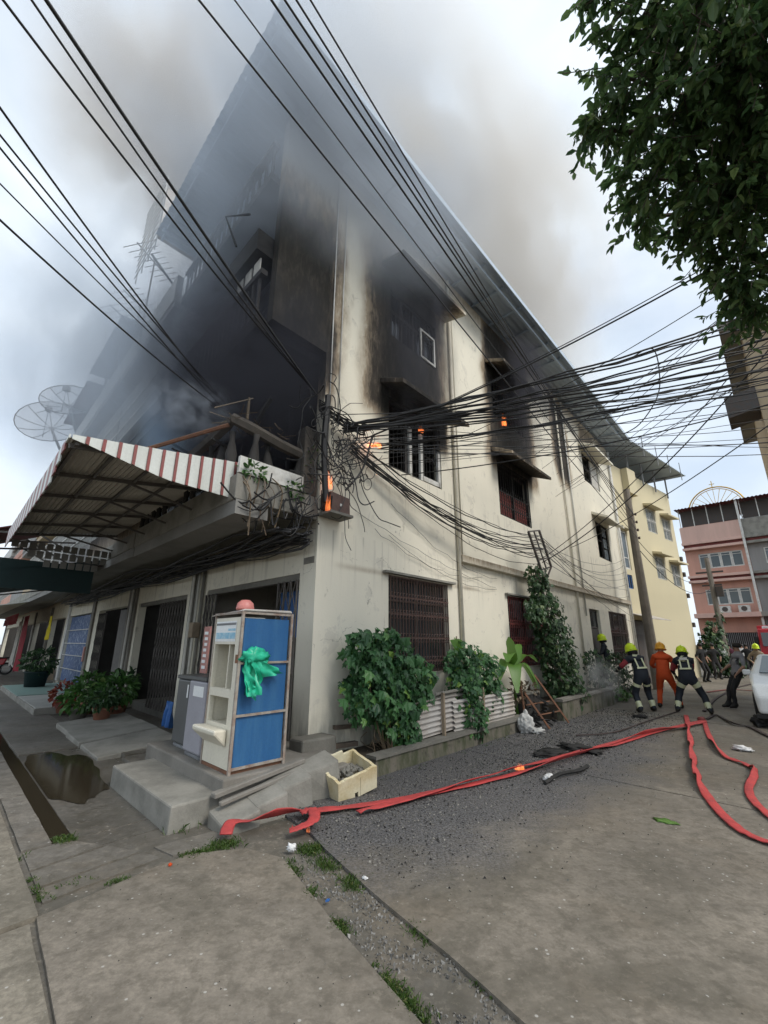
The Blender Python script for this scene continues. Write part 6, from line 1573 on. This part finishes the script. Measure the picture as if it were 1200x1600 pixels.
# ------------------------------------------------------------------ hoses
def hose(label, px, w0=.075, m='hose_red', z=.012, twist=(), th=.012, lift=()):
    pts = spline([ground_at(x, y, z) + Vector((0, 0, l)) for (x, y, *l_) in px for l in [l_[0] if l_ else 0]], 9)
    a0 = pts[0].copy(); a0.z = 0; mb = MB(); n = len(pts); w = w0
    for i, p in enumerate(pts):
        d = (pts[min(i + 1, n - 1)] - pts[max(i - 1, 0)]).normalized(); sd = d.cross(Vector((0, 0, 1))).normalized(); upv = sd.cross(d)
        u = i / (n - 1); ang = .35 * noise.noise(Vector((u * 18, px[0][0], 0))); w = w0 * (1 + .12 * noise.noise(Vector((u * 40, 3, px[0][0]))))
        for (uc, wd, am) in twist: ang += am * math.exp(-((u - uc) / wd) ** 2)
        x = sd * math.cos(ang) + upv * math.sin(ang); y = upv * math.cos(ang) - sd * math.sin(ang)
        c = p - a0 + Vector((0, 0, abs(math.sin(ang)) * w * .5 + th))
        for k in range(8):
            q = 2 * math.pi * k / 8; mb.v.append(tuple(c + x * math.cos(q) * w / 2 + y * (math.sin(q) * th * (.55 if k in (2, 6) else 1.0))))
    for i in range(n - 1):
        for k in range(8): a, b_ = i * 8 + k, i * 8 + (k + 1) % 8; mb.f.append((a, b_, b_ + 8, a + 8)); mb.mi.append(0)
    mb.f += [tuple(range(8))[::-1], tuple((n - 1) * 8 + k for k in range(8))]; mb.mi += [0, 0]
    ob = mb.build('fire_hose', m, None, True); ob.location = a0
    return tag(ob, label, 'hose', 'fire hoses on the road')
hose('long flat red fire hose from the firefighters to the foam box', [(352, 1312, .03), (362, 1298, .06), (400, 1292, .03), (470, 1275, .02), (560, 1262, .01), (640, 1247), (740, 1226), (830, 1204), (910, 1180), (980, 1158), (1040, 1140), (1100, 1126)], .115, twist=((.22, .05, .9), (.7, .06, .8)), th=.009)
hose('second red fire hose lying along the long one', [(560, 1270), (640, 1249), (750, 1219), (850, 1190), (940, 1166), (1000, 1150), (1060, 1138), (1102, 1128)], .10, z=.03, twist=((.3, .1, .5), (.75, .08, 1.0)), th=.008)
hose('short folded red hose loop beside the foam box', [(470, 1278, .03), (487, 1276, .05), (490, 1290, .04), (470, 1298, .02), (452, 1300)], .11, z=.03, th=.01)
hose('twisted red fire hose curving to the lower right', [(1072, 1118), (1078, 1150), (1084, 1190), (1094, 1225), (1115, 1258), (1150, 1293), (1185, 1312), (1230, 1325)], .10, twist=((.12, .03, 1.5), (.22, .03, 1.4), (.32, .03, 1.4), (.42, .03, 1.3)), th=.009)
hose('red fire hose curving out past the right edge', [(1100, 1126), (1108, 1150), (1130, 1180), (1165, 1195), (1182, 1208), (1170, 1232), (1180, 1255), (1215, 1285), (1250, 1300)], .09, twist=((.2, .04, 1.0), (.5, .05, 1.2),), th=.009)
hose('dark wet fire hose running to the white car', [(1105, 1124), (1120, 1118), (1145, 1132), (1170, 1136), (1195, 1148), (1230, 1165)], .08, 'hose_dark', twist=((.4, .1, .6),))
hose('thin dark hose behind the firefighters', [(1100, 1112), (1115, 1095), (1130, 1085), (1150, 1075), (1180, 1068)], .09, 'hose_dark')
hose('dark hose crossing the far road', [(1105, 1082), (1140, 1078), (1180, 1080), (1220, 1083)], .12, 'rust_red')
hose('thin black line trailing left of the firefighters', [(900, 1150), (960, 1145), (1010, 1128), (1060, 1112)], .03, 'hose_dark')
ring_ = thing('hose_coupling', 'brass hose coupling on the hose at the firefighters feet', 'coupling', ground_at(1096, 1124, .03), R(30))
MB().lathe([(.05, -.08), (.06, -.06), (.06, .06), (.05, .08)], n=12).build('collar', 'rust_red', ring_, True).rotation_euler = (0, math.pi / 2, 0)

# ------------------------------------------------------------------ vehicles
car = thing('parked_car', 'white car with its front corner at the right picture edge', 'car', ground_at(1186, 1122) + NR * .92 + RD * .3, ROTZ + math.pi)
# local x forward (towards camera), y to the left
prof = [(-2.1, .35), (-2.15, .75), (-1.75, .98), (-1.25, 1.40), (.15, 1.44), (.95, 1.02), (1.85, .84), (2.08, .62), (2.08, .28), (-2.1, .25)]
def carbody(mb, prof, hw, inset):
    n = len(prof); L = [Vector((x, -hw + (inset if z > 1.05 else (.06 if abs(x) > 1.9 else 0)), z)) for x, z in prof]; Rr = [Vector((p.x, -p.y, p.z)) for p in L]
    mb.add(L + Rr, [tuple(range(n))[::-1], tuple(range(n, 2 * n))] + [(i, (i + 1) % n, n + (i + 1) % n, n + i) for i in range(n)])
mb = MB(); carbody(mb, prof, .86, .16); bd = bev(mb.build('body', 'car_paint', car), .07, 3)
MB().hexa([(.92, -.70, 1.045), (.92, .70, 1.045), (.22, .60, 1.40), (.22, -.60, 1.40), (.95, -.70, 1.06), (.95, .70, 1.06), (.25, .60, 1.415), (.25, -.60, 1.415)]).build('windscreen', 'car_glass', car)
for sy in (-1, 1):
    MB().hexa([(.75, .80 * sy, 1.06), (-1.2, .80 * sy, 1.06), (-1.0, .705 * sy, 1.36), (.25, .705 * sy, 1.36), (.75, .815 * sy, 1.07), (-1.2, .815 * sy, 1.07), (-1.0, .72 * sy, 1.37), (.25, .72 * sy, 1.37)]).build('side_window', 'car_glass', car)
    bev(MB().hexa([(2.0, .45 * sy, .60), (1.86, .78 * sy, .60), (1.7, .80 * sy, .60), (1.9, .45 * sy, .60), (1.98, .45 * sy, .76), (1.84, .78 * sy, .78), (1.6, .80 * sy, .80), (1.8, .45 * sy, .78)]).build('headlight', 'chrome', car), .01)
    bev(MB().box(.62, .8, .86 * sy - .0, (.86 + .16) * sy, .98, 1.10).build('mirror', 'car_paint', car), .03, 2)
    for x in (-1.35, 1.3):
        w_ = MB().lathe([(.20, -.1), (.31, -.1), (.33, -.07), (.33, .07), (.31, .1), (.20, .1)], n=20).build('wheel', 'tyre', car, True); w_.location = (x, .78 * sy, .33); w_.rotation_euler = (math.pi / 2, 0, 0)
        MB().lathe([(.19, -.085), (.21, -.085), (.21, .085), (.19, .085)], n=16).build('rim', 'chrome', w_)
MB().box(2.085, 2.10, -.55, .55, .34, .50).build('grille', 'dark_iron', car); MB().box(2.10, 2.112, -.26, .26, .52, .63).build('number_plate', 'white_print', car)
MB().box(1.75, 2.09, -.84, .84, .20, .27).build('front_skirt', 'tyre', car)
ft = thing('fire_truck', 'red fire truck facing the street end at the right edge', 'fire truck', ground_at(1216, 1050) + NR * .6, ROTZ + math.pi)
bev(MB().hexa([(-1, -1.2, .6), (1.2, -1.2, .6), (1.2, 1.2, .6), (-1, 1.2, .6), (-1, -1.2, 2.7), (.95, -1.15, 2.7), (.95, 1.15, 2.7), (-1, 1.2, 2.7)]).build('cab', 'truck_red', ft), .08, 3)
bev(MB().box(-6.5, -1.05, -1.22, 1.22, .7, 2.95).build('body', 'truck_red', ft), .05, 2)
MB().hexa([(1.14, -1.0, 1.6), (1.14, 1.0, 1.6), (1.02, 1.0, 2.45), (1.02, -1.0, 2.45), (1.19, -1.0, 1.6), (1.19, 1.0, 1.6), (1.07, 1.0, 2.45), (1.07, -1.0, 2.45)]).build('windscreen', 'dark_glass', ft)
for sy in (-1, 1):
    MB().box(-.6, .7, 1.2 * sy, 1.212 * sy, 1.6, 2.4).build('side_window', 'dark_glass', ft)
    bev(MB().box(1.2, 1.26, .75 * sy - .2, .75 * sy + .2, .8, 1.05).build('headlight', 'white_print', ft), .03)
    bev(MB().box(.9, 1.05, 1.3 * sy - .1, 1.3 * sy + .1, 1.7, 2.2).build('mirror', 'tyre', ft), .02)
    for x in (.2, -3.6, -5.0):
        w_ = MB().lathe([(.25, -.15), (.46, -.15), (.5, -.1), (.5, .1), (.46, .15), (.25, .15)], n=20).build('wheel', 'tyre', ft, True); w_.location = (x, 1.08 * sy, .5); w_.rotation_euler = (math.pi / 2, 0, 0)
bev(MB().box(1.2, 1.35, -1.2, 1.2, .45, .72).build('bumper', 'white_print', ft), .03); bev(MB().box(-.2, .1, -.9, .9, 2.7, 2.88).build('light_bar', 'chrome', ft), .03)
MB().box(1.21, 1.23, -.7, .7, 1.12, 1.4).build('front_panel', 'white_print', ft); MB().box(-6.2, -1.3, -.5, .5, 2.96, 3.1).build('ladder_rack', 'chrome', ft)
# ------------------------------------------------------------------ fire
def flame(label, p, h, w, n=5, seed=1):
    o = thing('flame', label, 'flame', p, 0, 'small open flames')
    r_ = random.Random(seed); mb = MB(); h *= .8; w *= .75; n += 3
    for i in range(n):
        a = Vector((r_.uniform(-w, w), r_.uniform(-w, w) * .5, 0)); hh = h * r_.uniform(.5, 1); k = [.0, .25, .5, .75, 1]
        mb.tube([a + Vector((r_.uniform(-.25, .25) * w * q * 2, r_.uniform(-.2, .2) * w * q, hh * q)) for q in k], [w * .35, w * .5, w * .36, w * .18, .004], 6)
    mb.build('tongues', 'flame', o, True); return o
flame('tall orange flame licking up the corner wire tangle', B(-.24, -.02, 3.92), .42, .075, 6, 1)
flame('flame at the left side of the junction box', B(-.30, -.06, 3.55), .36, .05, 5, 2)
flame('small flame on the cable bundle right of the corner', B(-.20, 1.05, 5.03), .10, .14, 5, 3)
flame('small flame at the top of the first upper window', B(-.04, 2.68, 5.98), .18, .07, 4, 4)
flame('small flame high at the second column of windows', B(-.06, 6.75, 7.75), .55, .08, 5, 5)
flame('flame glowing inside the balcony behind the awning', B(1.7, -1.2, 4.3), .35, .10, 5, 6)
flame('small flame burning on scraps beside the red hose', ground_at(812, 1203, .02), .10, .07, 6, 7)
flame('tiny flame on the ground below the folded hose', ground_at(481, 1301, .0), .09, .022, 3, 8)
# ------------------------------------------------------------------ litter, ash, gravel, grass
def scrap(name, label, cat, px, py, sc, m, seed, group=None, flat=.3):
    o = thing(name, label, cat, ground_at(px, py, .0), rnd(0, 6), group); mb = MB(); blob(mb, (0, 0, sc * flat * .9), (sc, sc * .6, sc * flat), seed, .9, 2.6, 3); mb.build('scrap', m, o, True)
scrap('paper_cup', 'crushed white paper cup in the gravel strip', 'litter', 455, 1330, .035, 'litter_white', 1, flat=.8)
scrap('paper_scrap', 'white paper scrap on the ash near the red hose', 'litter', 858, 1219, .10, 'litter_white', 2)
scrap('paper_scrap', 'white paper scrap on the open road at the right', 'litter', 1159, 1173, .13, 'litter_white', 3)
scrap('blue_scrap', 'small blue plastic scrap in the gravel strip', 'litter', 512, 1408, .018, 'blue_plastic', 4)
scrap('paper_scrap', 'small white scrap beside the gravel strip', 'litter', 570, 1373, .025, 'litter_white', 5)
scrap('black_lump', 'charred lump in front of the second planter', 'debris', 1000, 1122, .14, 'charcoal', 6)
scrap('charred_board', 'flat charred board lying beside the hose', 'debris', 905, 1172, .35, 'charcoal', 7, flat=.1)
scrap('charred_board', 'charred strip of timber near the burnt heap', 'debris', 860, 1178, .30, 'charcoal', 8, flat=.08)
scrap('fallen_leaf', 'green fallen leaf on the road', 'litter', 1040, 1284, .10, 'leaf_banana', 9, flat=.06)
scrap('orange_scrap', 'orange scrap on the grass joint', 'litter', 266, 1352, .02, 'uniform_orange', 10)
scrap('rubber_lump', 'black lump on the far kerb near the white car', 'debris', 1190, 1135, .25, 'charcoal', 12, flat=.5)
br_ = thing('charred_stick', 'long charred stick on the ash in front of the hose', 'debris', ground_at(890, 1210, .02), R(40))
MB().tube(spline([(-.6, 0, 0), (-.2, .03, .03), (.2, -.02, .02), (.6, .05, .0)], 4), .025, 5).build('stick', 'charcoal', br_)
rs = random.Random(21)
def in_ash():
    while True:
        s_ = rs.gauss(-1.75, .62); t_ = rs.uniform(-1.1, 9.5)
        if s_ < -.85 and s_ > -4.2: return s_, t_
mb = MB(); mb2 = MB()
def chip(mb, p, r):
    q = [Vector((rs.uniform(-1, 1), rs.uniform(-1, 1), 0)) * r for _ in range(3)]; mb.add([p + q[0], p + q[1], p + q[2], p + Vector((0, 0, r * rs.uniform(.4, 1.0)))], [(0, 1, 3), (1, 2, 3), (2, 0, 3)])
for i in range(17000):
    s_, t_ = in_ash(); p = B(s_, t_, .004); chip(mb if rs.random() < .55 else mb2, p, rs.choice((.006, .007, .008, .009, .011, .016)) * (1 + .05 * t_))
for i in range(500): p = B(rs.uniform(-9, -1), rs.uniform(-1, 9), .004); chip(mb2 if rs.random() < .4 else mb, p, rs.uniform(.005, .013))
for i in range(260): p = B(rs.uniform(-5, -1.2), rs.uniform(-3, -1.9), .004); chip(mb2 if rs.random() < .5 else mb, p, rs.uniform(.003, .008))
tag(mb.build('ash_flakes', 'charcoal', fix=False), 'black burnt flakes scattered over the road by the wall', 'ash', kind='stuff')
tag(mb2.build('pale_rubble', 'concrete_pale', fix=False), 'pale grit and rubble scattered over the ash', 'rubble', kind='stuff')
mb = MB()
for i in range(4200):                     # stones in the strip between the two slabs
    u = rs.random() ** .8; s_ = -1.75 - 3.6 * u; ta, tb_ = -1.52 - .215 * (-1.73 - s_), -1.17 - .19 * (-1.85 - s_); t_ = rs.uniform(ta - .02, tb_ + .02)
    p = B(s_, t_, -.026); r = rs.uniform(.004, .013)
    if noise.noise(p * 3) < -.12: continue
    r = r; mb.add([p + Vector((rs.uniform(-r, r), rs.uniform(-r, r), 0)) for _ in range(3)] + [p + Vector((rs.uniform(-r, r), rs.uniform(-r, r), r * rs.uniform(.6, 1.6))) for _ in range(2)], [(0, 1, 3), (1, 2, 4, 3), (2, 0, 3, 4)])
tag(mb.build('gravel_stones', 'stones', fix=False) if 'stones' in MATS else mb.build('gravel_stones', mat('stones', (.30, .29, .27), (.12, .12, .12), 30, .85, .2, island=.8), fix=False), 'loose grey gravel in the strip between the road slabs', 'gravel', kind='stuff')
mb = MB()
def tuft(p, n, h, spread):
    for i in range(n):
        a = p + Vector((rs.gauss(0, spread), rs.gauss(0, spread), 0)); d = Vector((rs.gauss(0, .5), rs.gauss(0, .5), 1)).normalized(); l = h * rs.uniform(.4, 1.2); sd = Vector((rs.uniform(-1, 1), rs.uniform(-1, 1), 0)).normalized() * .0035
        m1 = a + d * l * .6; tp = a + d * l + Vector((d.x, d.y, -.4)) * l * .4; mb.add([a - sd, a + sd, m1 + sd * .8, tp, m1 - sd * .8], [(0, 1, 2, 3, 4)])
def gline(a, b_, n, per, h, spread):
    for i in range(n):
        u = rs.random(); p = ground_at(a[0] + (b_[0] - a[0]) * u, a[1] + (b_[1] - a[1]) * u, -.02)
        if noise.noise(p * 4.1) > -.13 and noise.noise(p * 1.3) > -.35: tuft(p + Vector((rs.gauss(0, .02), rs.gauss(0, .02), 0)), per, h * rs.uniform(.35, 1.1), spread * rs.uniform(.7, 1.8))
gline((443, 1345), (520, 1438), 150, 10, .045, .02); gline((520, 1438), (665, 1602), 190, 10, .04, .018); gline((475, 1325), (560, 1390), 150, 10, .05, .03); gline((540, 1372), (720, 1506), 190, 9, .035, .022); gline((700, 1495), (815, 1600), 40, 6, .025, .01)
gline((75, 1425), (235, 1358), 110, 9, .04, .014); gline((235, 1358), (330, 1330), 110, 10, .055, .022); gline((330, 1325), (420, 1312), 90, 12, .07, .035); gline((270, 1300), (345, 1262), 60, 14, .09, .045)
gline((390, 1275), (455, 1258), 40, 13, .10, .04); gline((32, 1335), (72, 1420), 50, 8, .04, .012); gline((90, 1312), (112, 1316), 26, 12, .06, .02); gline((180, 1328), (205, 1334), 26, 12, .06, .02); gline((60, 1398), (225, 1350), 50, 6, .03, .012); gline((440, 1345), (500, 1325), 40, 12, .06, .03)
gline((600, 1222), (800, 1152), 40, 7, .06, .02)
tag(mb.build('grass', 'grass_blade', fix=False), 'green grass and weeds growing in the slab joints', 'grass', kind='stuff')

# ------------------------------------------------------------------ smoke
def smoke(name, label, loc, scale, rot, dens, color, nscale=1.6, lo=.38, hi=.72, seed=0., aniso=.2, stretch=(1, 1, .7), edge=.55):
    m = bpy.data.materials.new('smoke'); m.use_nodes = True; nt = m.node_tree; nt.nodes.clear()
    out = nt.nodes.new('ShaderNodeOutputMaterial'); pv = nt.nodes.new('ShaderNodeVolumePrincipled')
    nt.links.new(pv.outputs[0], out.inputs['Volume']); pv.inputs['Color'].default_value = (*color, 1); pv.inputs['Anisotropy'].default_value = aniso
    oc = objco(nt); ln = nt.nodes.new('ShaderNodeVectorMath'); ln.operation = 'LENGTH'; nt.links.new(oc, ln.inputs[0])
    n_ = noise_n(nt, mapping(nt, oc, stretch, (seed, seed * .7, seed * 1.3)), nscale, 3, .55, .35)
    fall = smooth(nt, ln.outputs['Value'], edge * .25, .98, 1, 0)
    d = math_n(nt, 'MULTIPLY', smooth(nt, n_, lo, hi), fall)
    d = math_n(nt, 'MULTIPLY', d, dens); nt.links.new(d, pv.inputs['Density'])
    bm = bmesh.new(); bmesh.ops.create_icosphere(bm, subdivisions=3, radius=1); me = bpy.data.meshes.new(name); bm.to_mesh(me); bm.free(); me.materials.append(m)
    o = bpy.data.objects.new(name, me); col.objects.link(o); o.location = loc; o.scale = scale; o.rotation_euler = rot
    return tag(o, label, 'smoke', 'smoke from the burning house', 'stuff')
RZ = (0, 0, ROTZ)
smoke('smoke', 'dense dark smoke pouring out over the corner balconies', B(.9, -1.0, 6.1), (2.1, 1.75, 2.4), RZ, 2.6, (.11, .115, .14), 2.2, .38, .54, 1.3)
smoke('smoke', 'blue-grey smoke drifting along the upper shop fronts', B(4.6, -2.2, 7.6), (2.8, 5.2, 3.8), RZ, .6, (.78, .86, .96), 2.6, .36, .56, 4.1)
smoke('smoke', 'pale smoke gathering under the overhanging roof', B(-.4, -.9, 9.9), (5.0, 3.4, 2.2), RZ, 1.15, (.76, .83, .92), 1.9, .30, .58, 7.7)
smoke('smoke', 'brown smoke cloud rising behind the right side of the roof', B(3.5, 10, 19), (14, 8, 10), RZ, .55, (.86, .82, .765), 2.8, .38, .56, 2.2)
smoke('smoke', 'brown smoke cloud rising behind the left side of the roof', along(285, 225, 19), (4.5, 4.5, 5.5), RZ, .75, (.74, .68, .61), 2.0, .37, .57, 9.4)
smoke('smoke', 'dark smoke trailing up from the second row of upper windows', B(-.6, 7.3, 9.0), (1.5, .8, 2.6), RZ, 2.2, (.13, .13, .15), 1.9, .36, .58, 3.3)
smoke('smoke', 'dark smoke hanging in front of the first upper windows', B(-.5, 2.2, 7.6), (1.6, .75, 2.6), RZ, 1.1, (.14, .145, .17), 1.9, .36, .58, 5.9)
smoke('smoke', 'blue smoke column behind the striped awning', B(2.0, -1.8, 5.1), (.6, .5, 1.4), RZ, 2.2, (.55, .72, .92), 1.6, .25, .55, 8.8)
smoke('smoke', 'white smoke wisp curling above the burnt balcony rail', B(1.0, -1.7, 5.0), (.9, .8, .5), RZ, 4.0, (.80, .87, .97), 3.6, .46, .60, 14.6)
smoke('smoke', 'pale steam over the second planter wall', B(-1.0, 9.6, .7), (1.8, .6, .7), RZ, .9, (.85, .85, .85), 2.0, .36, .62, 2.9)
